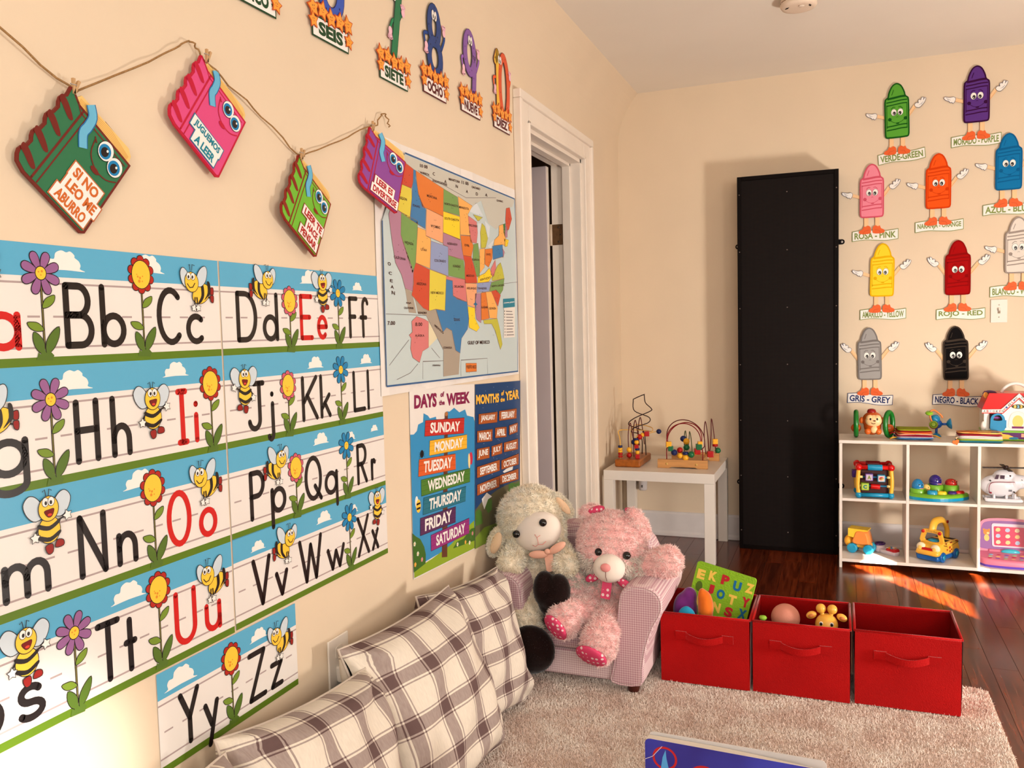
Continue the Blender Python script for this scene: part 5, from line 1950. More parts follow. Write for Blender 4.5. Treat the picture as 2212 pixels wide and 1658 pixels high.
def grass_mesh(name, base, nrm, ln, wd, curl, mat, parent, seed=1, shade=None):
    """many thin curved blades growing from base points along nrm (numpy arrays), joined as one mesh"""
    R_ = np.random.RandomState(seed)
    n = len(base)
    d = nrm + R_.normal(0, curl, (n, 3))
    d /= np.linalg.norm(d, axis=1)[:, None]
    s = np.cross(d, R_.normal(0, 1, (n, 3)))
    s /= np.linalg.norm(s, axis=1)[:, None] + 1e-9
    L_ = (ln * R_.uniform(.65, 1.15, n))[:, None]
    bend = R_.normal(0, curl * .8, (n, 3))
    mid = base + d * L_ * .55
    tip = base + (d + bend * .6) * L_
    v = np.stack([base - s * wd, base + s * wd, mid + s * wd * .8, mid - s * wd * .8, tip], 1).reshape(-1, 3)
    k = np.arange(n)[:, None] * 5
    loops = np.concatenate([k + 0, k + 1, k + 2, k + 3, k + 3, k + 2, k + 4], 1).ravel()
    me = bpy.data.meshes.new(name)
    me.vertices.add(len(v))
    me.vertices.foreach_set('co', v.ravel())
    me.loops.add(len(loops))
    me.loops.foreach_set('vertex_index', loops.astype(np.int32))
    me.polygons.add(2 * n)
    st = np.empty(2 * n, np.int32)
    st[0::2] = np.arange(n) * 7
    st[1::2] = np.arange(n) * 7 + 4
    me.polygons.foreach_set('loop_start', st)
    me.polygons.foreach_set('use_smooth', np.ones(2 * n, bool))
    me.update(calc_edges=True)
    me.materials.append(mat)
    o = link(bpy.data.objects.new(name, me), parent)
    o['kind'] = 'stuff'
    return o


n = 210000
bp_ = np.stack([rs.uniform(rx0 + .08, rx1 - .003, n), -1.750 - 1.25 * rs.rand(n) ** 1.0, np.full(n, .011)], 1)
keep = ~((bp_[:, 0] > rx1 - .02) & (bp_[:, 1] > ry1 - .02))
bp_ = bp_[keep]
grass_mesh('rug_fibres', bp_, np.tile([0., 0., 1.], (len(bp_), 1)), .009, .0012, .45, rug_pile_material(), rug_o, 5)

# pink gingham child armchair


def gingham():
    m = bpy.data.materials.new('pink_gingham')
    m.use_nodes = True
    nt = m.node_tree
    b = nt.nodes['Principled BSDF']
    tc = nt.nodes.new('ShaderNodeTexCoord')
    sp = nt.nodes.new('ShaderNodeSeparateXYZ')
    nt.links.new(tc.outputs['Object'], sp.inputs[0])
    acc = None
    for i in range(3):
        a = nt.nodes.new('ShaderNodeMath')
        a.operation = 'MULTIPLY'
        a.inputs[1].default_value = 2 * math.pi / .0075
        nt.links.new(sp.outputs[i], a.inputs[0])
        s = nt.nodes.new('ShaderNodeMath')
        s.operation = 'SINE'
        nt.links.new(a.outputs[0], s.inputs[0])
        g = nt.nodes.new('ShaderNodeMath')
        g.operation = 'GREATER_THAN'
        g.inputs[1].default_value = -0.2
        nt.links.new(s.outputs[0], g.inputs[0])
        if acc is None:
            acc = g
        else:
            ad = nt.nodes.new('ShaderNodeMath')
            nt.links.new(acc.outputs[0], ad.inputs[0])
            nt.links.new(g.outputs[0], ad.inputs[1])
            acc = ad
    r = nt.nodes.new('ShaderNodeValToRGB')
    mr = nt.nodes.new('ShaderNodeMath')
    mr.operation = 'DIVIDE'
    mr.inputs[1].default_value = 3.0
    nt.links.new(acc.outputs[0], mr.inputs[0])
    e = r.color_ramp.elements
    e[0].color = (*lin((238, 218, 216)), 1)
    e[1].color = (*lin((186, 138, 150)), 1)
    nt.links.new(mr.outputs[0], r.inputs[0])
    nt.links.new(r.outputs[0], b.inputs['Base Color'])
    b.inputs['Roughness'].default_value = .9
    b.inputs['Specular IOR Level'].default_value = .1
    return m


GING = gingham()


def loft(mb, rings, mat, caps=True):
    n = len(rings[0])
    vs = [p for r in rings for p in r]
    fs = []
    for j in range(len(rings) - 1):
        for i in range(n):
            k = (i + 1) % n
            fs.append((j * n + i, j * n + k, (j + 1) * n + k, (j + 1) * n + i))
    mb.add(vs, fs, mat, None, True)
    if caps:
        for r, rev in ((rings[0], True), (rings[-1], False)):
            c = tuple(sum(p[a] for p in r) / n for a in range(3))
            o = [c] + list(r)
            mb.add(o, [((0, (i + 1) % n + 1, i + 1) if rev else (0, i + 1, (i + 1) % n + 1)) for i in range(n)], mat, None, True)


def scaled(outline, s, inset):
    cx = sum(p[0] for p in outline) / len(outline)
    cz = sum(p[1] for p in outline) / len(outline)
    return grow(outline, -inset)


XZF0 = Matrix(((1, 0, 0, 0), (0, 0, -1, 0), (0, 1, 0, 0), (0, 0, 0, 1)))
CX = .345
ch = empty('armchair', 'small pink gingham child armchair with rounded arms, holding two plush toys', 'armchair', T(CX, -1.93, RZT))
arm = smooth2([(.138, .030), (.236, .030), (.246, .090), (.258, .160), (.280, .225), (.304, .270), (.310, .306), (.296, .340), (.262, .358), (.212, .358), (.176, .336), (.164, .290), (.154, .180), (.144, .090)], 3)
for s_ in (-1, 1):
    m = MB()
    rings = []
    for y_, ins in ((-.222, .013), (-.218, .006), (-.208, .001), (-.19, 0), (0, 0), (.15, .004), (.20, .012), (.205, .03)):
        o_ = grow(arm, -ins)
        rings.append([(s_ * p[0], y_, p[1]) for p in o_])
    if s_ < 0:
        rings = [r[::-1] for r in rings]
    loft(m, rings[::-1], GING)
    am = m.build('armrest', ch)
    w_ = MB()
    w_.tube([(s_ * p[0], -.219, p[1]) for p in grow(arm, -.006)], .0028, GING, n=6, closed=True)
    w_.build('welt', am)
m = MB()
m.box(-.150, .150, -.205, .14, .030, .118, GING, bev=.012)
m.build('seat_base', ch)
m = MB()
m.box(-.152, .152, -.208, .12, .119, .172, GING, bev=.022, seg=4)
m.build('seat_cushion', ch)
bk = MB()
rings = []
bo = smooth2([(-.215, .030), (0, .028), (.215, .030), (.225, .20), (.228, .36), (.190, .440), (.10, .468), (0, .474), (-.10, .468), (-.190, .440), (-.228, .36), (-.225, .20)], 3)
for y_, ins in ((.085, .05), (.092, .025), (.105, .006), (.125, 0), (.185, 0), (.205, .006), (.214, .022)):
    rings.append([(p[0], y_, p[1]) for p in grow(bo, -ins)])
loft(bk, rings[::-1], GING)
bk.build('backrest', ch)
DW = M('dark_wood_leg', (70, 26, 18), 0.4, 0.4)
for sx in (-.200, .205):
    for sy in (-.185, .175):
        m = MB()
        m.cyl((sx, sy, -.001), (sx, sy, .032), .018, DW, r2=.024, n=16, bev=.003)
        m.build('leg', ch)

# plaid pillows leaning on the left wall


def plaid():
    m = bpy.data.materials.new('plaid_linen')
    m.use_nodes = True
    nt = m.node_tree
    b = nt.nodes['Principled BSDF']
    uv = nt.nodes.new('ShaderNodeUVMap')
    sp = nt.nodes.new('ShaderNodeSeparateXYZ')
    nt.links.new(uv.outputs[0], sp.inputs[0])
    res = []
    for i in range(2):
        fr = nt.nodes.new('ShaderNodeMath')
        fr.operation = 'FRACT'
        mu = nt.nodes.new('ShaderNodeMath')
        mu.operation = 'MULTIPLY'
        mu.inputs[1].default_value = 4.1
        nt.links.new(sp.outputs[i], mu.inputs[0])
        nt.links.new(mu.outputs[0], fr.inputs[0])
        r = nt.nodes.new('ShaderNodeValToRGB')
        r.color_ramp.interpolation = 'CONSTANT'
        el = r.color_ramp.elements
        stops = [(0, .02), (.06, .5), (.09, .0), (.13, .52), (.40, .0), (.44, .5), (.47, .02), (.75, .02)]
        el[0].position, el[0].color = 0, (.02, .02, .02, 1)
        el[1].position, el[1].color = stops[1][0], (stops[1][1],) * 3 + (1,)
        for p_, v_ in stops[2:]:
            e = el.new(p_)
            e.color = (v_, v_, v_, 1)
        nt.links.new(fr.outputs[0], r.inputs[0])
        res.append(r)
    ad = nt.nodes.new('ShaderNodeMath')
    nt.links.new(res[0].outputs[0], ad.inputs[0])
    nt.links.new(res[1].outputs[0], ad.inputs[1])
    no = nt.nodes.new('ShaderNodeTexNoise')
    no.inputs['Scale'].default_value = 120
    mpn = nt.nodes.new('ShaderNodeMapping')
    mpn.inputs['Scale'].default_value = (1, .2, 1)
    nt.links.new(uv.outputs[0], mpn.inputs[0])
    nt.links.new(mpn.outputs[0], no.inputs['Vector'])
    ma = nt.nodes.new('ShaderNodeMath')
    ma.operation = 'MULTIPLY_ADD'
    ma.inputs[1].default_value = 0.22
    nt.links.new(no.outputs[0], ma.inputs[0])
    nt.links.new(ad.outputs[0], ma.inputs[2])
    r = nt.nodes.new('ShaderNodeValToRGB')
    e = r.color_ramp.elements
    e[0].position, e[0].color = .10, (*lin((232, 220, 204)), 1)
    e[1].position, e[1].color = 1.0, (*lin((104, 82, 80)), 1)
    q = e.new(.68)
    q.color = (*lin((160, 142, 136)), 1)
    nt.links.new(ma.outputs[0], r.inputs[0])
    nt.links.new(r.outputs[0], b.inputs['Base Color'])
    b.inputs['Roughness'].default_value = .92
    b.inputs['Specular IOR Level'].default_value = .1
    bpn = nt.nodes.new('ShaderNodeBump')
    bpn.inputs['Strength'].default_value = .25
    bpn.inputs['Distance'].default_value = .002
    nt.links.new(no.outputs[0], bpn.inputs['Height'])
    nt.links.new(bpn.outputs[0], b.inputs['Normal'])
    return m


PLAID = plaid()


def pillow(y, z, xb, lean, twist, size, thick, label, seed, uvo, yaw=0.0):
    """square cushion; local x along the wall, local y up the cushion, local z out of its face"""
    R_ = random.Random(seed)
    K = Matrix(((0, 0, 1, xb), (1, 0, 0, y), (0, 1, 0, z), (0, 0, 0, 1))) @ RY(yaw) @ RX(-lean) @ RZ(twist)
    root = empty('plaid_pillow', label, 'pillow', K, 'plaid pillows along the left wall')
    N = 34
    ph = [R_.uniform(0, 6.28) for _ in range(6)]

    def shape(u, v, side):
        a, b_ = abs(u), abs(v)
        e = (1 - a ** 2.6) * (1 - b_ ** 2.6)
        puff = max(e, 0) ** .48
        # edges pulled inward between the corners
        pin_u = 1 - .075 * (1 - v * v) ** 1.0 * a ** 3
        pin_v = 1 - .075 * (1 - u * u) ** 1.0 * b_ ** 3
        wr = (.014 * math.sin(u * 5 + v * 3 + ph[0]) * a + .006 * math.sin(u * 9 - v * 7 + ph[3])) * puff + .009 * math.sin(u * 2 - v * 11 + ph[1]) * b_ * puff
        # creases running in from the corners
        for cu, cv in ((1, 1), (-1, 1), (1, -1), (-1, -1)):
            du, dv = u - cu, v - cv
            r = math.hypot(du, dv)
            t = math.atan2(dv * cv, du * cu)
            wr += .017 * math.exp(-(r / .55) ** 2) * math.sin(7 * t + ph[2]) * (1 - math.exp(-(r / .18) ** 2))
        sag = -.03 * v * v if False else 0
        return (u * size / 2 * pin_u, v * size / 2 * pin_v + sag, side * (thick / 2 * puff + wr * (1 if side > 0 else .5)))

    m = MB()
    uvs = []
    for side in (1, -1):
        o = len(m.v)
        vs = []
        for j in range(N + 1):
            for i in range(N + 1):
                u, v = math.sin((i / N - .5) * math.pi), math.sin((j / N - .5) * math.pi)
                vs.append(shape(u, v, side))
                uvs.append((u * .5 + uvo[0], v * .5 + uvo[1]))
        fs = [(j * (N + 1) + i, j * (N + 1) + i + 1, (j + 1) * (N + 1) + i + 1, (j + 1) * (N + 1) + i) for j in range(N) for i in range(N)]
        if side < 0:
            fs = [f[::-1] for f in fs]
        m.add(vs, fs, PLAID, None, True)
    m.uv = uvs
    m.build('cushion', root)
    sm = MB()
    path = []
    for k in range(4):
        for i in range(16):
            t = -1 + 2 * i / 16
            u, v = ((t, -1), (1, t), (-t, 1), (-1, -t))[k]
            p = shape(u, v, 1)
            path.append((p[0], p[1], 0))
    sm.tube(path, .0035, M('seam_linen', (206, 190, 176), .9), n=6, closed=True)
    sm.build('seam', root)
    return root


pillow(-2.455, .228, .140, .28, -.06, .430, .21, 'plaid pillow leaning beside the pink armchair, nearest to its arm', 1, (.05, .10), -.16)
pillow(-2.835, .240, .170, .32, .05, .470, .25, 'plaid pillow in front of the wall outlet, second from the armchair', 2, (.20, .30), -.16)
pillow(-3.285, .212, .165, .38, -.05, .440, .24, 'plaid pillow below the Zz banner, third from the armchair', 3, (.40, .15), -.14)
pillow(-3.730, .212, .160, .38, .04, .440, .23, 'plaid pillow below the Yy banner, cut off by the bottom edge of the photo', 4, (.10, .45), -.12)

# thick picture book standing upright on the rug, its top edge just in view
bo = empty('picture_book', 'blue covered picture book with red rings, upright on the rug at the bottom edge', 'book', T(.758, -2.880, RZT - .004) @ RZ(-.05))
PG = M('book_pages', (232, 220, 206), .7, .2, var=.16, vscale=30, stretch=(.3, 60, .3))
BH_ = .245
m = MB()
N = 24
vs, fs = [], []
for i in range(N + 1):
    u = i / N
    bow = .006 * math.sin(u * math.pi) - .008 * u
    for q, y_ in enumerate((.0025, .024 + bow)):
        for z_ in (.003, BH_ - .004 - .006 * u * u):
            vs.append((.002 + u * .386, y_, z_))
for i in range(N):
    a, b_ = i * 4, i * 4 + 4
    fs += [(a, b_, b_ + 1, a + 1), (a + 2, a + 3, b_ + 3, b_ + 2), (a + 1, b_ + 1, b_ + 3, a + 3), (a, a + 2, b_ + 2, b_)]
fs += [(0, 1, 3, 2), (N * 4, N * 4 + 2, N * 4 + 3, N * 4 + 1)]
m.add(vs, fs, PG)
m.build('page_block', bo)
m = MB()
m.prism(rrect(0, .390, .0, BH_, .012, 4), M('book_cover', (34, 26, 120), .3, .5, var=.35, vscale=5, c2=(56, 64, 184)), 0.0, .0022, XZF0, P(226, 214, 204))
m.build('front_cover', bo)
m = MB()
m.prism(rrect(0, .390, .0, BH_ + .001, .012, 4), P(214, 206, 202, rough=.4), 0.0, .0020, T(0, .033, 0) @ RZ(.012) @ XZF0)
m.build('back_cover', bo)
for k, (x_, z_, r_) in enumerate(((.046, .205, .026), (.135, .170, .034), (.235, .165, .026), (.320, .150, .030), (.20, .08, .04), (.08, .10, .03))):
    m = MB()
    stroke(m, ell(x_, z_, r_, r_ * .95, 28), .005, P(186, 30, 30), .0026, XZF0, closed=True)
    m.flat([(x_ - .010, z_ - .030), (x_ + .010, z_ - .028), (x_ + .004, z_), (x_ + .002, z_ + .020), (x_ - .005, z_ + .002)], P(84, 160, 220), .0028, XZF0)
    m.build('cover_print', bo)
m = MB()
stroke(m, [(.0, .195), (.018, .205), (.040, .232)], .0012, P(214, 204, 220), .0030, XZF0)
m.build('crease', bo)
# ================================================================ plush toys in the armchair


def capsule(mb, a, b, r0, r1, mat, n=8):
    a, b = Vector(a), Vector(b)
    for i in range(n + 1):
        t = i / n
        mb.ball(tuple(a + (b - a) * t), r0 + (r1 - r0) * t, mat, u=16, v=10)


def fur(src, n, ln, wd, curl, mat, parent, seed, name='fur', keep=None, droop=0.35, clump=.38):
    me = src.data
    me.calc_loop_triangles()
    nt = len(me.loop_triangles)
    tri = np.empty(nt * 3, np.int32)
    me.loop_triangles.foreach_get('vertices', tri)
    tri = tri.reshape(-1, 3)
    co = np.empty(len(me.vertices) * 3)
    me.vertices.foreach_get('co', co)
    co = co.reshape(-1, 3)
    A, B_, C_ = co[tri[:, 0]], co[tri[:, 1]], co[tri[:, 2]]
    nr = np.cross(B_ - A, C_ - A)
    ar = np.linalg.norm(nr, axis=1)
    nr /= ar[:, None] + 1e-12
    R_ = np.random.RandomState(seed)
    idx = R_.choice(nt, n, p=ar / ar.sum())
    u, v = R_.rand(n), R_.rand(n)
    f = u + v > 1
    u[f], v[f] = 1 - u[f], 1 - v[f]
    p = A[idx] + (B_ - A)[idx] * u[:, None] + (C_ - A)[idx] * v[:, None]
    q = nr[idx].copy()
    sn = q.copy()
    if keep is not None:
        k = keep(p)
        p, q, sn = p[k], q[k], sn[k]
    q = q * .8 + np.array([0, 0, -droop])
    q /= np.linalg.norm(q, axis=1)[:, None]
    p = p - sn * .002
    # clumps: neighbouring tufts bend alike
    cl = np.stack([np.sin(p[:, 0] * 190 + p[:, 2] * 130), np.sin(p[:, 1] * 170 + p[:, 0] * 90 + 2), np.sin(p[:, 2] * 210 + p[:, 1] * 110 + 4)], 1)
    q = q + cl * clump
    q /= np.linalg.norm(q, axis=1)[:, None]
    return grass_mesh(name, p, q, ln, wd, curl, mat, parent, seed)


PINK = M('pink_plush', (252, 200, 196), .9, .1, var=.2, vscale=22, c2=(248, 182, 180), sheen=.4)
PINKF = M('pink_plush_fur', (255, 228, 222), .85, .1, var=.2, vscale=30, c2=(255, 208, 204), sheen=.4)
WHP = M('white_plush', (240, 226, 214), .9, .1, sheen=.3)
CREAM = M('cream_plush', (252, 236, 212), .9, .1, var=.15, vscale=22, sheen=.3)
CREAMF = M('cream_plush_fur', (255, 248, 232), .85, .1, var=.2, vscale=30, c2=(255, 238, 210), sheen=.3)
EYEB = M('glass_eye', (10, 5, 5), .08, .6)


def dots_material(name, base, dot, scale):
    m = bpy.data.materials.new(name)
    m.use_nodes = True
    nt = m.node_tree
    b = nt.nodes['Principled BSDF']
    tc = nt.nodes.new('ShaderNodeTexCoord')
    v = nt.nodes.new('ShaderNodeTexVoronoi')
    v.inputs['Scale'].default_value = scale
    v.inputs['Randomness'].default_value = .25
    nt.links.new(tc.outputs['Object'], v.inputs['Vector'])
    r = nt.nodes.new('ShaderNodeValToRGB')
    r.color_ramp.interpolation = 'CONSTANT'
    r.color_ramp.elements[0].color = (*lin(dot), 1)
    r.color_ramp.elements[1].position = .30
    r.color_ramp.elements[1].color = (*lin(base), 1)
    nt.links.new(v.outputs['Distance'], r.inputs[0])
    nt.links.new(r.outputs[0], b.inputs['Base Color'])
    b.inputs['Roughness'].default_value = .6
    return m


POLKA = dots_material('polka_pink', (222, 62, 108), (248, 214, 214), 62)

# ---- bear
br = empty('plush_bear', 'pink plush bear with polka dot ribbon and foot pads, sitting right in the armchair', 'plush toy', T(.43, -1.97, .19))


def L3(x, y, z):
    return (x - .43, y + 1.97, z - .19)


def bear_parts(m):
    a = PINK
    m.ball(L3(.447, -1.975, .462), 1, a, scale=(.120, .108, .112))
    m.ball(L3(.447, -2.010, .425), 1, a, scale=(.100, .085, .070))
    m.ball(L3(.425, -1.960, .300), 1, a, scale=(.105, .095, .112))
    capsule(m, L3(.520, -1.990, .360), L3(.585, -2.000, .405), .046, .044, a)
    capsule(m, L3(.585, -2.000, .405), L3(.645, -2.010, .424), .046, .052, a)
    capsule(m, L3(.340, -2.000, .350), L3(.305, -2.060, .315), .046, .046, a)
    capsule(m, L3(.385, -2.050, .245), L3(.345, -2.150, .262), .056, .054, a)
    m.ball(L3(.338, -2.180, .250), 1, a, scale=(.056, .050, .060))
    capsule(m, L3(.465, -2.040, .240), L3(.462, -2.150, .220), .060, .056, a)
    m.ball(L3(.455, -2.185, .190), 1, a, scale=(.060, .050, .072))
    m.ball(L3(.545, -1.985, .538), 1, a, scale=(.030, .028, .062), rot=RY(-.5))
    m.ball(L3(.368, -1.955, .560), 1, a, scale=(.044, .028, .030), rot=RY(-.3))


bb_ = remeshed(bear_parts, .0075, 5, PINK, 'body', br)
muz = L3(.468, -2.092, .410)


def bear_keep(p):
    d = np.linalg.norm((p - np.array(muz)) / np.array([.050, .06, .044]), axis=1)
    ch_ = (np.abs(p[:, 0] - .034) > .050) & (p[:, 2] < .240) & (p[:, 2] > .148) & (p[:, 1] < .02) & (p[:, 0] < .14) & (p[:, 0] > -.12)
    e1 = np.linalg.norm(p - np.array(L3(.430, -2.080, .458)), axis=1)
    e2 = np.linalg.norm(p - np.array(L3(.522, -2.068, .450)), axis=1)
    s1 = np.linalg.norm((p - np.array(L3(.306, -2.215, .225))) / np.array([.040, .030, .040]), axis=1)
    s2 = np.linalg.norm((p - np.array(L3(.430, -2.225, .145))) / np.array([.048, .030, .036]), axis=1)
    return (d > 1) & ~ch_ & (e1 > .016) & (e2 > .016) & (s1 > 1) & (s2 > 1)


def cheek_keep(p):
    d = np.linalg.norm((p - np.array(muz)) / np.array([.050, .06, .044]), axis=1)
    ch_ = (np.abs(p[:, 0] - .034) > .046) & (p[:, 2] < .250) & (p[:, 2] > .140) & (p[:, 1] < .03) & (p[:, 0] < .14) & (p[:, 0] > -.12)
    return (d > 1) & ch_


fur(bb_, 62000, .0125, .0011, .42, PINKF, br, 11, 'fur', bear_keep, .35, .5)
fur(bb_, 60000, .0200, .0012, .35, WHP, br, 12, 'cheek_fur', cheek_keep)
m = MB()
m.ball(muz, 1, WHP, scale=(.054, .042, .047))
m.build('muzzle', br)
m = MB()
m.ball(L3(.468, -2.137, .424), 1, M('pink_nose', (236, 150, 148), .8, .1), scale=(.017, .010, .014))
m.build('nose', br)
m = MB()
m.tube([L3(.468, -2.135, .410), L3(.468, -2.135, .392), L3(.470, -2.129, .378)], .0010, P(120, 70, 66), n=5)
m.build('mouth_stitch', br)
for x_, y_, z_ in ((.430, -2.080, .458), (.522, -2.068, .450)):
    m = MB()
    m.ball(L3(x_, y_, z_), .0135, EYEB)
    m.build('eye', br)
for x_, z_, r_ in ((.522, .566, .45), (.392, .570, -.3)):
    m = MB()
    m.ball(L3(x_, -1.968, z_ + .004), 1, POLKA, scale=(.032, .022, .013), rot=RY(r_))
    m.build('ear_lining', br)
for c_, sc, rt in (((.318, -2.212, .236), (.046, .016, .050), (-.55, -.5)), ((.438, -2.218, .158), (.054, .016, .050), (-.25, -.65))):
    m = MB()
    m.ball(L3(*c_), 1, POLKA, scale=sc, rot=RZ(rt[0]) @ RX(-rt[1]))
    m.build('foot_pad', br)
rb = MB()
rb.prism([(-.016, 0), (.016, .002), (.014, -.056), (-.018, -.054)], POLKA, -.001, .001, T(*L3(.460, -2.088, .362)) @ RX(math.radians(78)) @ RZ(-.06))
rb.build('ribbon_tail', br)
for s_ in (-1, 1):
    m = MB()
    m.ball(L3(.460 + s_ * .054, -2.072, .362 - s_ * .006), 1, POLKA, scale=(.028, .010, .014), rot=RY(s_ * .45))
    m.build('bow_loop', br)

# ---- sheep
shp = empty('plush_sheep', 'cream plush sheep with black hooves and peach ribbon, sitting left in the armchair', 'plush toy', T(.19, -1.97, .19))


def S3(x, y, z):
    return (x - .19, y + 1.97, z - .19)


def sheep_parts(m):
    a = CREAM
    m.ball(S3(.153, -1.965, .530), 1, a, scale=(.122, .108, .116), rot=RY(-.2))
    m.ball(S3(.185, -1.985, .490), 1, a, scale=(.098, .090, .072))
    m.ball(S3(.195, -1.950, .330), 1, a, scale=(.092, .088, .140))
    capsule(m, S3(.115, -2.000, .440), S3(.118, -2.085, .395), .038, .046, a)
    capsule(m, S3(.265, -1.990, .425), S3(.308, -2.060, .400), .040, .044, a)
    capsule(m, S3(.160, -2.000, .260), S3(.175, -2.120, .225), .060, .050, a)
    capsule(m, S3(.175, -2.120, .225), S3(.215, -2.170, .165), .050, .050, a)
    capsule(m, S3(.225, -2.000, .270), S3(.270, -2.110, .290), .055, .046, a)


sb_ = remeshed(sheep_parts, .0075, 5, CREAM, 'body', shp)
fc = S3(.206, -2.050, .506)
FROT = RY(-.38)


def sheep_keep(p):
    q = p - np.array(fc)
    c, s = math.cos(-.38), math.sin(-.38)
    x_, z_ = q[:, 0] * c - q[:, 2] * s, q[:, 0] * s + q[:, 2] * c
    d = np.sqrt((x_ / .082) ** 2 + (z_ / .060) ** 2)
    return ~((d < 1) & (q[:, 1] < .06))


fur(sb_, 66000, .0140, .0012, .50, CREAMF, shp, 21, 'fleece', sheep_keep, .3, .75)
m = MB()
m.ball(fc, 1, WHP, scale=(.088, .042, .066), rot=FROT, u=28, v=18)
face = m.build('face', shp)
st = MB()
st.tube([S3(0.219, -2.095, 0.496), S3(0.223, -2.097, 0.484), S3(0.223, -2.095, 0.472)], .0012, P(226, 150, 140), n=5)
st.tube([S3(0.211, -2.094, 0.506), S3(0.219, -2.096, 0.496), S3(0.230, -2.094, 0.504)], .0012, P(226, 150, 140), n=5)
st.tube([S3(0.201, -2.091, 0.468), S3(0.213, -2.093, 0.464), S3(0.223, -2.094, 0.472), S3(0.237, -2.090, 0.472), S3(0.247, -2.083, 0.482)], .0012, P(226, 150, 140), n=5)
st.build('mouth_stitch', face)
for x_, z_ in ((.140, .500), (.238, .546)):
    m = MB()
    m.ball(S3(x_, -2.085, z_), .0135, EYEB)
    m.build('eye', shp)
for c_, sc, rt in (((.040, -2.030, .452), (.030, .015, .058), .38), ((.268, -1.960, .583), (.024, .015, .052), -.75)):
    e_ = MB()
    e_.ball(S3(*c_), 1, CREAM, scale=sc, rot=RY(rt))
    eo = e_.build('ear', shp)
    fur(eo, 5000, .009, .0011, .5, CREAMF, eo, 23, 'fleece')
    l_ = MB()
    l_.ball(S3(c_[0] + .006, c_[1] - .013, c_[2]), 1, M('peach_lining', (244, 206, 170), .8), scale=(sc[0] * .62, sc[1] * .5, sc[2] * .72), rot=RY(rt))
    l_.build('ear_lining', eo)
HOOF = M('black_plush', (26, 10, 8), .9, .1, var=.3, vscale=30, sheen=.3)


def hoof1(m):
    m.ball(S3(.226, -2.195, .146), 1, HOOF, scale=(.082, .052, .080))


def hoof2(m):
    m.ball(S3(.264, -2.150, .338), 1, HOOF, scale=(.040, .046, .062), rot=RY(-.06))
    m.ball(S3(.308, -2.150, .334), 1, HOOF, scale=(.042, .046, .060), rot=RY(.06))
    m.ball(S3(.286, -2.150, .326), 1, HOOF, scale=(.046, .046, .060))
    m.ball(S3(.282, -2.140, .300), 1, HOOF, scale=(.048, .042, .058))


for h_ in (hoof1, hoof2):
    ho = remeshed(h_, .005, 2, HOOF, 'hoof', shp)
    fur(ho, 5000, .004, .0008, .5, HOOF, ho, 24, 'hoof_nap')
PRB = M('peach_ribbon', (244, 184, 160), .45, .3)
for s_ in (-1, 1):
    m = MB()
    m.ball(S3(.252 + s_ * .034, -2.082, .448 + s_ * .014), 1, PRB, scale=(.036, .009, .014), rot=RY(-s_ * .25 - .35))
    m.build('bow_loop', shp)
m = MB()
m.prism([(-.016, 0), (.014, .004), (.020, -.060), (-.012, -.064)], PRB, -.001, .001, T(*S3(.252, -2.076, .440)) @ RX(math.radians(84)) @ RZ(.12))
m.build('ribbon_tail', shp)
m = MB()
m.ball(S3(.252, -2.084, .447), 1, PRB, scale=(.011, .009, .010))
m.build('bow_knot', shp)
# ================================================================ bead mazes on the table
TBZ = .4622
YW = P(246, 178, 44, rough=.3)
RD = P(176, 22, 22, rough=.3)
GN = P(30, 104, 62, rough=.3)
BL = P(28, 40, 92, rough=.3)
WOODL = M('light_wood', (212, 152, 92), .5, .3, var=.18, vscale=9, stretch=(1, 8, 8))
WOODD = M('honey_wood', (176, 96, 30), .35, .4, var=.3, vscale=8, stretch=(6, 1, 6))
MAR = P(92, 18, 20, rough=.35)
DKB = P(44, 16, 16, rough=.35)


def bead(parent, c, r, mat, kind='ball', rot=None):
    m = MB()
    if kind == 'ball':
        m.ball(c, r, mat, u=16, v=10)
    elif kind == 'disc':
        m.lathe([(.003, -r * .45), (r, -r * .45), (r * 1.04, 0), (r, r * .45), (.003, r * .45)], mat, T(*c) @ (rot or I4), 18)
    else:
        m.box(-r, r, -r, r, -r, r, mat, T(*c) @ (rot or RZ(.3)), bev=r * .18)
    return m.build('bead', parent)


b1 = empty('bead_maze', 'bead maze with a dark zigzag wire and a honey wood base, left on the table', 'toy', T(.135, -.325, TBZ), 'bead mazes on the side table')
m = MB()
m.box(-.068, .068, -.125, .155, 0, .040, WOODD, bev=.008)
m.build('base', b1)


def wire(parent, pts, mat, r=.0024, n=5):
    m = MB()
    m.tube(smooth2(pts, n, False), r, mat, n=8)
    return m.build('wire', parent)


wire(b1, [(-.045, -.09, .04), (-.045, -.09, .14), (-.055, -.08, .185), (-.02, -.02, .186), (.06, .03, .178), (.11, -.01, .180), (.09, .06, .192), (.0, .10, .20), (-.03, .10, .16), (-.03, .11, .04)], P(236, 180, 70, rough=.4), .0022)
for i, yy in enumerate((-.06, -.01, .04)):
    wire(b1, [(-.004 + i * .014, yy, .04), (-.008 + i * .016, yy, .16 + i * .01), (.004 + i * .016, yy, .228 + i * .010), (.016 + i * .016, yy, .16 + i * .01), (.022 + i * .016, yy + .01, .10)], MAR, .0026)
wire(b1, [(.03, .10, .04), (.03, .10, .12), (.015, .07, .155), (-.01, .02, .17), (.02, -.02, .20), (.09, -.01, .225), (.085, .03, .250), (.0, .06, .28), (-.006, .06, .335), (.005, .04, .348), (.06, .02, .372), (.066, .01, .370), (.072, .01, .33), (.105, .0, .300), (.098, .0, .285), (.02, -.03, .25), (-.015, -.02, .215), (.03, .03, .185), (.055, .05, .16), (.060, .06, .04)], DKB, .0026, 5)
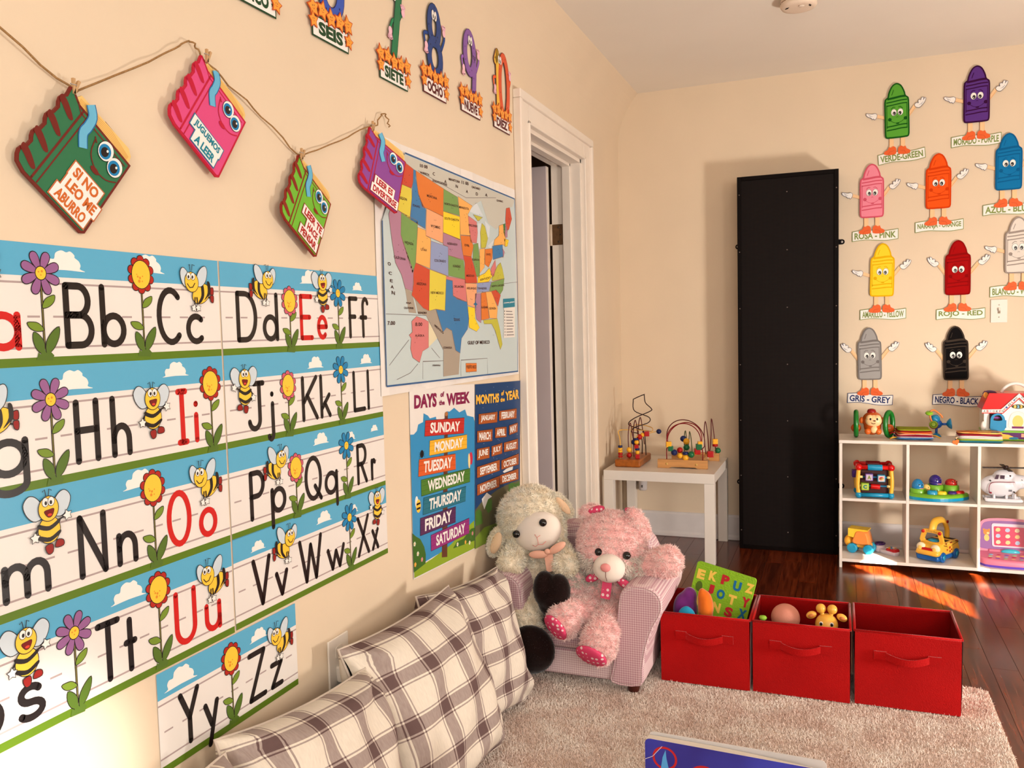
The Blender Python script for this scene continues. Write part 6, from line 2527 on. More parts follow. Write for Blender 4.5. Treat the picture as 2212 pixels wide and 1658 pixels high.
for c, r, mt, k in (((-.045, -.09, .052), .0115, RD, 'disc'), ((-.045, -.09, .066), .0115, RD, 'disc'), ((-.045, -.09, .079), .0115, YW, 'disc'), ((-.045, -.09, .092), .0115, YW, 'disc'), ((-.045, -.09, .105), .0115, BL, 'disc'),
                    ((-.004, -.06, .055), .0145, RD, 'ball'), ((-.004, -.06, .084), .0145, YW, 'ball'), ((.020, -.05, .125), .0150, BL, 'ball'), ((.044, -.075, .052), .0115, RD, 'cube'), ((.044, -.075, .074), .0115, YW, 'ball'),
                    ((.042, -.07, .090), .0120, BL, 'disc'), ((.038, -.07, .104), .0105, RD, 'cube'), ((.038, -.065, .126), .0125, YW, 'ball'), ((.034, -.06, .142), .0120, BL, 'disc'), ((.046, -.03, .150), .0155, RD, 'ball'), ((.060, -.02, .160), .0120, YW, 'ball'), ((.082, -.015, .166), .0130, RD, 'cube'), ((.146, -.01, .179), .0135, BL, 'ball')):
    bead(b1, c, r, mt, k)
wire(b1, [(.044, -.075, .04), (.042, -.07, .10), (.034, -.06, .15), (.05, -.03, .158), (.09, -.01, .168), (.13, -.01, .178)], P(236, 180, 70, rough=.4), .002)

b2 = empty('bead_maze', 'bead maze with red wire hoops and a light wood base, right on the table', 'toy', T(.428, -.285, TBZ), 'bead mazes on the side table')
fr_ = MB()
ft = [(-.128, 0), (-.07, 0), (-.055, .006), (.065, .006), (.080, 0), (.128, 0), (.128, .044), (-.128, .044)]
XZF = Matrix(((1, 0, 0, 0), (0, 0, -1, 0), (0, 1, 0, 0), (0, 0, 0, 1)))
for y0 in (-.125, .150):
    m = MB()
    m.prism(ft, WOODL, -.012, .012, T(.012 if y0 > 0 else -.010, y0, 0) @ XZF)
    if y0 < 0:
        for x_ in (-.090, .062):
            m.cyl((x_, y0 - .0118, .022), (x_, y0 - .0135, .022), .0062, P(212, 170, 96, rough=.3), n=16)
    m.build('foot_rail', b2)
m = MB()
m.box(-.062, .080, -.113, .138, .016, .034, WOODL, bev=.002)
m.build('base_board', b2)
m = MB()
m.box(-.040, .062, -.1290, -.1270, 0, 0.001, WOODL)
lb = MB()
lb.box(.020, .085, .1368, .1378, .014, .030, WHT)
lb.box(.050, .062, .1362, .1368, .018, .026, BLK)
lb.build('sticker', b2)


def hoop(yo, rz, rr, tilt):
    cx, cz = -.008, .142
    return [(cx + rr * math.cos(t) + tilt * math.sin(t), yo + rz * math.sin(t * .5), cz + rr * math.sin(t)) for t in [math.radians(a) for a in range(205, -26, -10)]]


RW = P(132, 16, 26, rough=.3)
wire(b2, [(-.092, -.125, .044), (-.092, -.124, .10)] + hoop(-.10, .0, .088, 0) + [(.092, -.125, .10), (.093, -.125, .044)], RW, .0026, 2)
wire(b2, [(-.088, -.10, .10)] + hoop(-.08, .01, .090, .012) + [(.04, -.07, .065), (.0, -.06, .055)], RW, .0026, 2)
wire(b2, [(-.090, -.09, .10)] + hoop(-.05, .02, .100, -.012) + [(.05, -.06, .075)], MAR, .0026, 2)
wire(b2, [(-.018, -.02, .03), (-.018, -.02, .14), (-.012, -.02, .183), (-.006, -.02, .14), (.0, -.01, .10), (.006, -.01, .15), (.008, -.01, .178), (.016, -.01, .14), (.022, -.01, .05)], P(70, 74, 30, rough=.4), .0024, 4)
wire(b2, [(.094, -.02, .06), (.086, -.02, .16), (.092, -.02, .235), (.104, -.02, .16), (.106, .0, .08), (.110, .02, .08), (.116, .02, .16), (.118, .02, .245), (.130, .02, .17), (.140, .02, .06)], MAR, .0026, 4)
for c, r, mt, k in (((-.082, -.12, .122), .014, YW, 'cube'), ((-.072, -.12, .100), .013, GN, 'cube'), ((-.054, -.12, .080), .0165, BL, 'ball'), ((-.026, -.11, .092), .0150, RD, 'ball'), ((-.024, -.12, .064), .0150, YW, 'ball'), ((.004, -.12, .054), .0165, YW, 'ball'), ((.004, -.12, .078), .0150, BL, 'disc'), ((.034, -.12, .072), .0170, GN, 'ball'),
                    ((-.002, -.05, .130), .0170, YW, 'ball'), ((-.002, -.05, .098), .0165, GN, 'ball'), ((-.020, -.04, .142), .0165, BL, 'ball'), ((.052, -.11, .076), .012, YW, 'disc'), ((.064, -.11, .088), .0150, RD, 'cube'), ((.072, -.11, .112), .0150, GN, 'cube'), ((.078, -.11, .128), .0120, YW, 'cube'),
                    ((.116, -.02, .062), .0160, RD, 'cube'), ((.150, .02, .076), .0155, GN, 'ball'), ((.136, .02, .104), .0140, RD, 'disc'), ((.136, .02, .124), .0135, YW, 'cube')):
    bead(b2, c, r, mt, k)

# ================================================================ toys on top of the shelf (z = 0.627)
STZ = .6272
ORG = M('toy_orange', (196, 84, 24), .25, .5)
ORL = M('toy_orange_light', (226, 106, 36), .25, .5)
CRM = M('toy_cream', (248, 206, 150), .35, .4)
GRNT = M('toy_green', (12, 112, 34), .25, .5)
mk = empty('monkey_toy', 'brown plastic monkey rattle between two green rings on the shelf top', 'toy', T(1.325, -.285, STZ))
m = MB()
m.ball((0, 0, .058), 1, ORG, scale=(.040, .038, .044))
m.ball((0, 0, .086), 1, ORG, scale=(.047, .042, .044))
m.build('body', mk)
m = MB()
m.ball((.004, -.026, .086), 1, CRM, scale=(.038, .020, .030))
m.ball((-.012, -.030, .098), 1, CRM, scale=(.018, .014, .018))
m.ball((.020, -.030, .098), 1, CRM, scale=(.018, .014, .018))
fo = m.build('face', mk)
for x_ in (-.010, .020):
    m = MB()
    m.ball((x_, -.044, .096), 1, BLK, scale=(.0042, .003, .0058))
    m.build('eye', fo)
m = MB()
m.ball((.008, -.048, .088), 1, P(110, 50, 24), scale=(.0060, .003, .0032))
m.tube([(-.006, -.0455, .078), (.002, -.0475, .073), (.012, -.0455, .075)], .0016, P(110, 50, 24), n=6)
m.build('nose_mouth', fo)
for s_ in (-1, 1):
    m = MB()
    m.ball((s_ * .048, -.004, .086), 1, ORL, scale=(.012, .012, .016))
    m.build('ear', mk)
    m = MB()
    m.ball((s_ * .024 + .002, -.030, .034), 1, ORL, scale=(.015, .016, .015))
    m.build('foot', mk)
    m = MB()
    m.tube([(s_ * .074 + (.004 * s_) * math.cos(t) + .014 * math.cos(t) * (1 if s_ > 0 else .35), .044 * math.cos(t) * (.6 if s_ > 0 else 1.0), .069 + .058 * math.sin(t)) for t in [i * 2 * math.pi / 30 for i in range(30)]], .0115, GRNT, n=12, closed=True)
    m.build('ring', mk)
    m = MB()
    m.ball((s_ * .074, .004, .046), 1, ORG, scale=(.024, .018, .022))
    m.build('side_ball', mk)
m = MB()
m.ball((.006, -.034, .044), 1, CRM, scale=(.016, .010, .018))
m.build('belly', mk)
m = MB()
m.lathe([(.020, 0), (.021, .004), (.017, .014), (.010, .017), (0, .018)], P(150, 24, 24, rough=.3), T(-.004, 0, .125) @ RX(.05), 20)
m.build('hat', mk)

# soft cloth book with coloured pages


def soft_slab(mb, wd, dp, z, tk, mat, wob, seed, rot=0.0):
    R_ = random.Random(seed)
    N = 10
    a, b_ = R_.uniform(0, 6), R_.uniform(0, 6)
    vs = []
    for s in (0, 1):
        for j in range(N + 1):
            for i in range(N + 1):
                u, v = i / N - .5, j / N - .5
                e = 1 - .5 * (abs(2 * u) ** 6 + abs(2 * v) ** 6) * .9
                zz = z + wob * math.sin(u * 5 + a) * math.sin(v * 4 + b_) + (tk * .5 * e if s else -tk * .5 * e)
                vs.append((u * wd, v * dp, zz))
    n1 = (N + 1) ** 2
    fs = []
    for j in range(N):
        for i in range(N):
            q = (j * (N + 1) + i, j * (N + 1) + i + 1, (j + 1) * (N + 1) + i + 1, (j + 1) * (N + 1) + i)
            fs.append(tuple(n1 + k for k in q))
            fs.append(q[::-1])
    edge = [(0, i) for i in range(N)] + [(j, N) for j in range(N)] + [(N, N - i) for i in range(N)] + [(N - j, 0) for j in range(N)]
    ids = [j * (N + 1) + i for j, i in edge]
    for k in range(len(ids)):
        l = (k + 1) % len(ids)
        fs.append((ids[k], ids[l], n1 + ids[l], n1 + ids[k]))
    mb.add(vs, fs, mat, RZ(rot), True)


cb = empty('cloth_book', 'floppy green, orange and red cloth baby book on the shelf top', 'cloth book', T(1.505, -.285, STZ) @ RZ(.06))
for k, (c, rt) in enumerate((((70, 130, 190), .0), ((196, 176, 190), .03), ((150, 20, 50), -.02), ((232, 170, 140), .02), ((226, 116, 52), .05), ((160, 36, 30), .0), ((150, 156, 40), -.04))):
    m = MB()
    soft_slab(m, .160 - k * .003, .140, .006 + k * .0068 + .0015, .0075, M('cloth_%d' % k, c, .9, .1, var=.12, vscale=30), .0022, k, rt)
    m.build('page', cb)
for p_, c in ((((-.078, -.045, .010), (-.108, -.060, .006)), (240, 176, 50)), (((-.080, -.02, .030), (-.104, -.012, .022)), (176, 24, 28)), (((.078, -.04, .020), (.112, -.045, .010)), (240, 180, 60))):
    m = MB()
    m.tube([p_[0], tuple((Vector(p_[0]) + Vector(p_[1])) / 2 + Vector((0, 0, .004))), p_[1]], .0065, P(*c, rough=.8), n=8, flat=.5)
    m.build('ribbon_tab', cb)

# blue suction-cup toy
BT = M('toy_teal', (18, 128, 176), .3, .5)
BD = M('toy_deep_blue', (20, 84, 170), .3, .5)
st_ = empty('suction_toy', 'blue suction cup toy with orange cords and green discs on the shelf top', 'toy', T(1.612, -.190, STZ))
m = MB()
m.lathe([(0, .020), (.006, .018), (.012, .014), (.020, .006), (.023, .001), (.019, .0)], BT, T(.003, 0, 0), 22)
m.build('suction_cup', st_)
m = MB()
m.cyl((.003, 0, .016), (.004, 0, .044), .0062, BD, n=12)
m.ball((.008, 0, .062), .0215, BD)
m.ball((-.002, 0, .084), 1, BT, scale=(.022, .022, .024))
m.lathe([(.020, 0), (.021, .010), (.014, .022), (.0, .026)], BT, T(-.004, -.004, .082) @ RY(-.35), 20)
m.cyl((.024, 0, .062), (.052, -.002, .062), .006, BD, n=12)
m.build('body', st_)
m = MB()
m.lathe([(0, 0), (.010, .002), (.018, .008), (.0265, .018), (.026, .022), (.018, .020), (0, .016)], BT, T(.046, -.002, .062) @ RY(1.45), 22)
m.build('suction_cup', st_)
m = MB()
m.tube(smooth2([(-.028, -.022, .112), (-.024, -.024, .090), (-.014, -.026, .066)], 5, False), .0042, P(236, 130, 60, rough=.4), n=8)
m.tube(smooth2([(-.026, -.010, .124), (-.008, -.006, .130), (.014, -.002, .114), (.024, .0, .104), (.030, .0, .092)], 5, False), .0042, P(236, 130, 60, rough=.4), n=8)
m.build('cord', st_)
m = MB()
m.lathe([(0, -.006), (.014, -.006), (.018, 0), (.014, .006), (0, .006)], P(140, 196, 44, rough=.3), T(-.030, -.016, .116) @ RX(.35), 20)
m.build('disc', st_)
m = MB()
m.lathe([(0, -.006), (.016, -.006), (.0195, 0), (.016, .006), (0, .006)], P(150, 180, 50, rough=.3), T(-.012, -.030, .062) @ RX(1.25), 20)
m.lathe([(.013, .006), (.013, .0075), (.010, .0075), (.010, .006)], P(90, 120, 30), T(-.012, -.030, .062) @ RX(1.25), 20)
m.build('disc', st_)
m = MB()
m.lathe([(.0195, -.001), (.020, .004), (.016, .008), (0, .008)], P(160, 30, 60, rough=.4), T(-.011, -.0235, .0585) @ RX(1.25), 20)
m.build('disc', st_)

# board book with a heart teether
b3 = empty('soft_book', 'yellow and red soft picture book with an orange heart teether', 'cloth book', T(1.775, -.358, STZ))
for k, c in enumerate(((40, 120, 140), (150, 176, 60), (226, 214, 200), (230, 220, 214), (150, 24, 50))):
    m = MB()
    soft_slab(m, .186 - k * .002, .090, .006 + k * .0074 + .001, .0082, P(*c, rough=.7), .0012, 20 + k, (.02, -.01, .015, 0, 0)[k])
    m.build('page', b3)
m = MB()
soft_slab(m, .178, .088, .046, .009, M('soft_cover', (238, 200, 110), .6, .3, var=.4, vscale=14, c2=(222, 120, 44)), .0010, 31)
m.build('cover', b3)
m = MB()
hz = .0515
m.flat(rrect(-.075, -.02, -.040, -.020, .004), P(220, 104, 40), hz)
m.flat(rrect(-.01, .035, -.040, -.022, .004), P(240, 220, 160), hz)
m.flat(rrect(.045, .078, -.040, -.020, .004), P(140, 160, 170), hz)
stroke(m, smooth2([(-.05, .015), (-.02, .025), (.02, .012), (.05, .024)], 4, False), .008, P(120, 96, 50), hz)
m.build('cover_print', b3)
m = MB()
hp = []
for i in range(40):
    t = 2 * math.pi * i / 40
    hp.append((.0017 * 16 * math.sin(t) ** 3 / 1.9, .0017 * (13 * math.cos(t) - 5 * math.cos(2 * t) - 2 * math.cos(3 * t) - math.cos(4 * t)) / 1.9))
m.prism(hp, M('teether_orange', (238, 112, 40), .5, .3, bump=.3, bscale=120), -.004, .004, T(-.100, -.0560, .004) @ RX(1.35) @ RZ(.35))
m.build('heart_teether', b3)
m = MB()
m.tube([(-.088, -.030, .026), (-.096, -.042, .026), (-.100, -.052, .020)], .004, P(240, 200, 160), n=8, flat=.4)
m.build('strap', b3)

# toy house
hs = empty('toy_house', 'toy house with red roof, alphabet band and blue door at the right edge', 'toy', T(1.925, -.222, STZ))
HW = M('toy_white', (240, 232, 224), .3, .45)
HR = M('toy_red', (206, 16, 14), .25, .5)
m = MB()
m.box(-.125, .125, -.075, .075, .0, .018, M('toy_lime', (116, 176, 40), .3, .45), bev=.006)
m.box(-.060, .110, -.084, -.068, .002, .048, MATS['toy_lime'], bev=.004)
m.box(-.122, .122, -.072, .072, .034, .048, MATS['toy_lime'], bev=.004)
m.build('base', hs)
m = MB()
m.flat([(-.048, .010), (.100, .010), (.100, .040), (-.048, .040)], P(84, 30, 90), .0, T(0, -.0845, 0) @ XZF)
m.flat([(-.048, .010), (.02, .010), (-.02, .030), (-.048, .034)], P(246, 176, 70), .0002, T(0, -.0845, 0) @ XZF)
m.flat(rect(.03, .062, .020, .036), P(240, 150, 120), .0002, T(0, -.0845, 0) @ XZF)
m.flat(ell(.0, .014, .02, .006, 14), P(40, 120, 150), .0003, T(0, -.0845, 0) @ XZF)
m.build('drawer_print', hs)
m = MB()
m.prism([(-.120, .046), (.120, .046), (.120, .150), (.075, .150), (.0, .215), (-.045, .150), (-.120, .150)], HW, -.068, .068, XZF)
m.ball((-.122, -.066, .066), 1, HW, scale=(.012, .010, .024))
m.build('walls', hs)
m = MB()
rf = [(-.130, .146), (-.050, .146), (.008, .212), (.020, .218), (.034, .212), (.088, .146), (.132, .146), (.118, .212), (.060, .222), (-.100, .222)]
m.prism(rf, HR, -.076, .076, XZF)
m.build('roof', hs)
m = MB()
bnd = [(-.130, .132), (-.046, .132), (.020, .204), (.084, .132), (.132, .132), (.132, .146), (.090, .148), (.020, .222), (-.052, .148), (-.130, .146)]
m.prism(bnd, HW, .070, .082, XZF)
stroke(m, [(-.130, .130), (-.045, .130), (.020, .200), (.084, .130), (.13, .130)], .004, HR, .0825, XZF, cap=False)
lc = (P(40, 40, 50), P(196, 40, 40), P(60, 80, 150), P(120, 60, 40))
for k, ch_ in enumerate('ABCDEF'):
    lettering(m, ch_, lc[k % 4], -.124 + k * .0128, -.116 + k * .0128, .1345, .1435, .0825, XZF, bold=.03)
for k, ch_ in enumerate('GHIJKLMN'):
    t = k / 7.5
    x_, z_ = -.046 + .058 * t, .140 + .064 * t
    lettering(m, ch_, lc[k % 4], x_ - .0042, x_ + .0042, z_ - .0045, z_ + .0045, .0825, XZF, bold=.03, rot=.8)
for k, ch_ in enumerate('OPQRSTU'):
    t = k / 6.5
    x_, z_ = .032 + .052 * t, .204 - .064 * t
    lettering(m, ch_, lc[k % 4], x_ - .0042, x_ + .0042, z_ - .0045, z_ + .0045, .0825, XZF, bold=.03, rot=-.85)
m.build('alphabet_band', hs)
m = MB()
hd_ = [(x_, z_) for x_, z_ in [(.018 + .058 * math.cos(t), .205 + .058 * math.sin(t)) for t in [math.pi * i / 20 for i in range(21)]]]
m.tube([(p[0], 0, p[1]) for p in hd_], .0075, HW, n=12)
m.build('handle', hs)
m = MB()
m.prism(ell(.018, .160, .026, .010, 20), P(74, 66, 30), .068, .071, XZF)
for k, ch_ in enumerate('123'):
    lettering(m, ch_, P(*((246, 190, 90), (120, 190, 220), (246, 190, 90))[k]), .001 + k * .0125, .010 + k * .0125, .1535, .1665, .0713, XZF, bold=.05)
m.build('number_plaque', hs)
m = MB()
m.flat(rect(-.098, -.046, .056, .128), P(66, 34, 48), .0684, XZF)
m.flat(rect(-.082, -.054, .104, .110), P(150, 60, 150), .0686, XZF)
m.build('window_opening', hs)
m = MB()
drp = smooth2([(-.092, .050), (-.040, .050), (-.036, .085), (-.038, .108), (-.046, .122), (-.066, .130), (-.086, .122), (-.094, .108), (-.096, .085)], 3)
drh = smooth2([(-.082, .096), (-.050, .096), (-.050, .108), (-.056, .118), (-.066, .121), (-.076, .118), (-.082, .108)], 3)
m.prism(drp, BT, .078, .088, XZF, None, drh)
m.box(-.038, -.030, -.088, -.076, .062, .098, BT, bev=.002)
m.build('door', hs)
m = MB()
ar_ = smooth2([(-.012, .058), (.048, .058), (.052, .095), (.042, .125), (.018, .136), (-.006, .125), (-.016, .095)], 3)
m.flat(grow(ar_, .003), P(214, 206, 200), .0690, XZF)
m.flat(ar_, P(236, 226, 214), .0694, XZF)
m.flat(ell(.018, .090, .022, .030, 18), P(240, 196, 110), .0697, XZF)
m.flat(rect(-.006, .042, .058, .068), P(110, 30, 90), .0698, XZF)
m.build('arched_picture', hs)
m = MB()
m.prism(ell(-.095, .218, .030, .016, 20), P(66, 28, 60), .050, .054, XZF)
m.prism(ell(-.112, .212, .010, .014, 14), P(240, 160, 60), .0542, .0548, XZF)
m.build('badge', hs)
# ================================================================ toys in the shelf cubes
MZ, LZ = .3438, .0452
TEAL = M('toy_cyan', (20, 146, 190), .25, .5)
TYEL = M('toy_yellow', (250, 190, 60), .3, .45)
ac = empty('activity_cube', 'colourful activity cube with letter blocks in the upper left shelf cube', 'toy', T(1.330, -.315, MZ) @ RZ(.05))
h2, hh = .072, .150
for s_ in (-1, 1):
    for t_ in (-1, 1):
        m = MB()
        m.ball((s_ * h2, t_ * h2 * .8, hh), .0170, HR)
        m.build('corner_ball', ac)
        m = MB()
        m.ball((s_ * h2, t_ * h2 * .8, .0155), .0155, TEAL)
        m.build('corner_ball', ac)
        m = MB()
        m.tube(smooth2([(s_ * h2, t_ * h2 * .8, .022), (s_ * (h2 + .004), t_ * h2 * .8, .08), (s_ * h2, t_ * h2 * .8, hh - .010)], 5, False), .0100, TYEL, n=12)
        m.build('post', ac)
    m = MB()
    m.cyl((s_ * h2, -h2 * .8, .0155), (s_ * h2, h2 * .8, .0155), .0095, TEAL, n=12)
    m.build('bottom_bar', ac)
    m = MB()
    m.cyl((s_ * h2, -h2 * .8, hh), (s_ * h2, h2 * .8, hh), .0100, HR, n=12)
    m.build('top_bar', ac)
for t_ in (-1, 1):
    m = MB()
    m.cyl((-h2, t_ * h2 * .8, .0155), (h2, t_ * h2 * .8, .0155), .0105, TEAL, n=14)
    m.build('bottom_bar', ac)
    m = MB()
    m.cyl((-h2, t_ * h2 * .8, hh), (h2, t_ * h2 * .8, hh), .0105, HR, n=14)
    m.build('top_bar', ac)
    m = MB()
    m.cyl((-.032, t_ * h2 * .8, hh), (.034, t_ * h2 * .8, hh), .0145, TEAL if t_ < 0 else P(120, 16, 18, rough=.3), n=20, bev=.003)
    m.build('roller', ac)
for zz_ in (.103, .060):
    m = MB()
    m.cyl((-h2, -h2 * .8, zz_), (h2, -h2 * .8, zz_), .0042, P(30, 110, 150, rough=.3), n=10)
    for s_ in (-1, 1):
        m.cyl((s_ * h2, -h2 * .8, zz_), (s_ * (h2 - .018), -h2 * .8, zz_), .0062, P(250, 224, 150, rough=.3), n=10)
    m.build('rod', ac)
for x_, zz_, c1, c2, ch_, ci in ((-.026, .104, (124, 90, 170), (206, 190, 206), 'A', (140, 150, 70)), (.028, .100, (60, 156, 190), (226, 200, 200), '', (190, 40, 40)), (-.044, .058, (150, 190, 50), (190, 206, 90), 'C', (20, 120, 120))):
    m = MB()
    m.box(-.0175, .0175, -.0175, .0175, -.0175, .0175, P(*c1, rough=.3), bev=.004)
    m.flat(rrect(-.0135, .0135, -.0135, .0135, .003), P(*c2, rough=.35), .0178, XZF)
    if ch_:
        lettering(m, ch_, P(*ci), -.0085, .0085, -.0095, .0095, .0181, XZF, bold=.06)
    else:
        m.flat(ell(0, 0, .010, .008, 16), P(*ci), .0181, XZF)
        m.flat(ell(.003, -.002, .007, .005, 14), P(236, 206, 120), .0183, XZF)
        m.flat(ell(.001, -.001, .004, .003, 12), P(120, 140, 30), .0185, XZF)
    m.build('letter_block', ac, (x_, -h2 * .8 - .002, zz_))
m = MB()
m.cyl((-.018, -h2 * .8, .058), (.024, -h2 * .8, .056), .0125, HR, n=16, bev=.003)
m.build('roller', ac)
m = MB()
m.box(-h2 + .01, h2 - .01, -.045, .045, .020, .135, P(66, 26, 24, rough=.6), bev=.004)
m.build('inner_box', ac)
m = MB()
m.box(-.098, -.078, -.02, .03, .092, .126, P(62, 24, 110, rough=.4), bev=.003)
m.build('side_panel', ac)

# pop-up toy
pu = empty('pop_up_toy', 'green pop-up animal toy in the upper middle shelf cube', 'toy', T(1.615, -.300, MZ))
bsp = smooth2([(-.128, .030), (-.128, -.045), (-.060, -.085), (.0, -.090), (.070, -.060), (.128, .0), (.120, .040), (.040, .075), (-.080, .070)], 4)
LIME = MATS['toy_lime']
m = MB()
m.prism(bsp, TEAL, 0, .014)
m.build('tray', pu)
m = MB()
rings = [[(p[0], p[1], z_) for p in grow(bsp, -i_)] for z_, i_ in ((.014, .0), (.022, .001), (.028, .006), (.030, .014))]
loft(m, rings, LIME)
m.lathe([(.036, 0), (.036, .018), (.033, .022), (.0, .020)], LIME, T(-.088, -.015, .027), 26)
m.lathe([(.038, 0), (.037, .030), (.034, .034), (.0, .032)], LIME, T(-.010, .035, .027), 26)
m.lathe([(.036, 0), (.034, .032), (.030, .037), (.0, .034)], LIME, T(.058, .030, .027), 26)
m.build('base', pu)


def critter(c, r, col, sc, name, zig=True, face=1):
    m = MB()
    m.ball((0, 0, r * .7), 1, P(*col, rough=.2, spec=.5), scale=(r * sc[0], r * .9, r * sc[2]))
    m.cyl((0, 0, 0), (0, 0, r * .7), r * sc[0] * .97, P(*col, rough=.2, spec=.5), n=22)
    o = m.build(name, pu, c)
    for k in (-1, 1):
        e = MB()
        e.ball((r * .45 + k * r * .28, -r * .72, r * 1.1), r * .22, P(*[min(255, v + 60) for v in col], rough=.3), u=12, v=8)
        e.ball((r * .46 + k * r * .28, -r * .88, r * 1.1), r * .13, BLK, u=10, v=8)
        e.build('eye', o)
    if zig:
        b_ = MB()
        b_.box(-.1 * r, r * .9, -r * .90, -r * .55, r * .30, r * .48, P(190, 60, 70, rough=.4))
        b_.box(-.1 * r, r * .9, -r * .91, -r * .55, r * .36, r * .42, P(220, 190, 190, rough=.4))
        b_.build('mouth', o)
    return o


critter((-.090, -.015, .040), .026, (20, 122, 180), (1.0, 1, 1.35), 'pop_up_animal')
critter((-.010, .035, .056), .028, (46, 30, 120), (1.0, 1, 1.15), 'pop_up_animal')
critter((.058, .030, .052), .027, (184, 34, 24), (1.0, 1, .8), 'pop_up_animal', False)
m = MB()
m.ball((0, 0, .008), 1, P(244, 200, 110, rough=.3), scale=(.018, .016, .018))
m.ball((.008, -.013, .012), .0024, BLK)
m.build('pop_up_animal', pu, (-.052, .0, .040))
for n_, pts, mt, zt in (('lever', [(-.050, -.070), (-.018, -.072), (-.010, -.050), (-.048, -.044)], TEAL, .048), ('button', [(-.008, -.058), (.024, -.062), (.030, -.040), (-.004, -.036)], P(248, 206, 44, rough=.3), .044), ('dial', [(.040, -.040), (.070, -.040), (.074, -.018), (.042, -.018)], P(62, 30, 110, rough=.4), .042), ('switch', [(.074, -.022), (.108, -.010), (.108, .008), (.078, .002)], P(190, 30, 22, rough=.3), .042)):
    m = MB()
    rings = [[(p[0], p[1], z_) for p in grow(smooth2(pts, 3), -i_)] for z_, i_ in ((.028, 0), (zt - .006, .0005), (zt - .002, .003), (zt, .007))]
    loft(m, rings, mt)
    m.build(n_, pu)

# white helicopter
he = empty('toy_helicopter', 'white toy helicopter with red stripe and black rotor in the upper right shelf cube', 'toy', T(1.890, -.300, MZ))
HEW = M('toy_pale_grey', (218, 214, 220), .2, .5)


def heli_body(m):
    m.ball((-.020, 0, .074), 1, HEW, scale=(.082, .042, .052), u=28, v=18)
    m.ball((-.022, 0, .062), 1, HEW, scale=(.070, .040, .042), u=28, v=18)
    m.ball((.000, 0, .122), 1, HEW, scale=(.046, .030, .030), u=24, v=14)
    m.ball((-.010, 0, .112), 1, HEW, scale=(.042, .030, .026))
    for k in range(9):
        t = k / 8
        m.ball((.04 + .13 * t, 0, .092 + .008 * t), 1, HEW, scale=(.024, .026 * (1 - t) + .009, .028 * (1 - t) + .011))


ho_ = remeshed(heli_body, .004, 4, HEW, 'fuselage', he)
for s_ in (-1, 1):
    m = MB()
    m.tube(smooth2([(-.075, s_ * .030, .014), (-.070, s_ * .032, .010), (.050, s_ * .032, .010), (.066, s_ * .030, .013)], 4, False), .0095, HEW, n=12)
    for x_ in (-.045, .005, .04):
        m.cyl((x_, s_ * .030, .012), (x_, s_ * .022, .040), .006, HEW, n=10)
    m.build('skid', he)
for a in (0, 1):
    m = MB()
    m.box(-.098, .098, -.009, .009, -.002, .002, P(30, 10, 8, rough=.4), T(.006, 0, .158) @ RZ(.15 + a * math.pi / 2 * .92) @ RX(.06), bev=.001)
    m.build('rotor_blade', he)
m = MB()
m.cyl((.006, 0, .148), (.006, 0, .168), .011, P(40, 14, 10, rough=.4), n=16, bev=.002)
m.build('rotor_hub', he)
WIN = P(80, 62, 74, rough=.15)
for pts in ([(-.044, .108), (-.030, .108), (-.026, .128), (-.036, .128)], [(-.022, .107), (-.004, .107), (-.003, .127), (-.020, .127)]):
    m = MB()
    m.prism(pts, WIN, .022, .0305, XZF)
    m.build('cabin_window', he)
m = MB()
m.tube(smooth2([(-.064, -.036, .042), (-.068, -.0395, .062), (-.064, -.040, .084), (-.050, -.0385, .094), (-.02, -.0400, .097), (.02, -.0365, .097), (.06, -.026, .098), (.12, -.0165, .100)], 4, False), .0016, P(130, 26, 44, rough=.3), n=6)
m.build('red_stripe', he)
m = MB()
m.cyl((-.060, -.036, .045), (-.060, -.041, .045), .0042, P(150, 10, 40, rough=.3), n=12)
m.build('red_knob', he)
for x_, z_, y_ in ((-.062, .101, -.033), (.020, .125, -.026), (.066, .106, -.0225), (.036, .050, -.030)):
    m = MB()
    m.cyl((x_, y_ + .006, z_), (x_, y_ - .004, z_), .0034, BLK, n=10)
    m.build('screw_hole', he)
m = MB()
for k in range(3):
    m.box(.012, .026, -.0385, -.030, .054 + k * .003, .0556 + k * .003, P(90, 84, 90))
m.build('speaker_grille', he)

# dump truck
dt = empty('dump_truck', 'small orange and yellow dump truck with blue wheels in the lower left cube', 'toy', T(1.274, -.250, LZ) @ RZ(-.25))
m = MB()
rings = []
for y_, sc in ((-.040, .82), (-.034, 1), (.034, 1), (.040, .82)):
    pr = smooth2([(-.030, .046), (.042, .046), (.048, .060), (.040, .096), (.028, .112), (-.012, .112), (-.024, .086)], 3)
    cx, cz = .006, .078
    rings.append([(cx + (p[0] - cx) * sc, y_, cz + (p[1] - cz) * sc) for p in pr])
loft(m, rings[::-1], M('toy_soft_orange', (242, 146, 70), .35, .4))
m.build('cab', dt)
m = MB()
m.prism([(-.052, .082), (-.018, .076), (-.006, .108), (.040, .114), (.040, .120), (-.052, .122)], P(244, 206, 60, rough=.35), -.036, .036, XZF)
m.build('dump_bed', dt)
m = MB()
m.box(-.055, .052, -.026, .026, .026, .048, P(246, 176, 60, rough=.35), bev=.006)
m.ball((-.055, 0, .052), 1, P(250, 176, 50, rough=.35), scale=(.022, .034, .028))
m.build('chassis', dt)
for x_ in (-.032, .044):
    for s_ in (-1, 1):
        m = MB()
        m.cyl((x_, s_ * .020, .0245), (x_, s_ * .046, .0245), .0240, TEAL, n=24, bev=.004)
        m.build('wheel', dt)

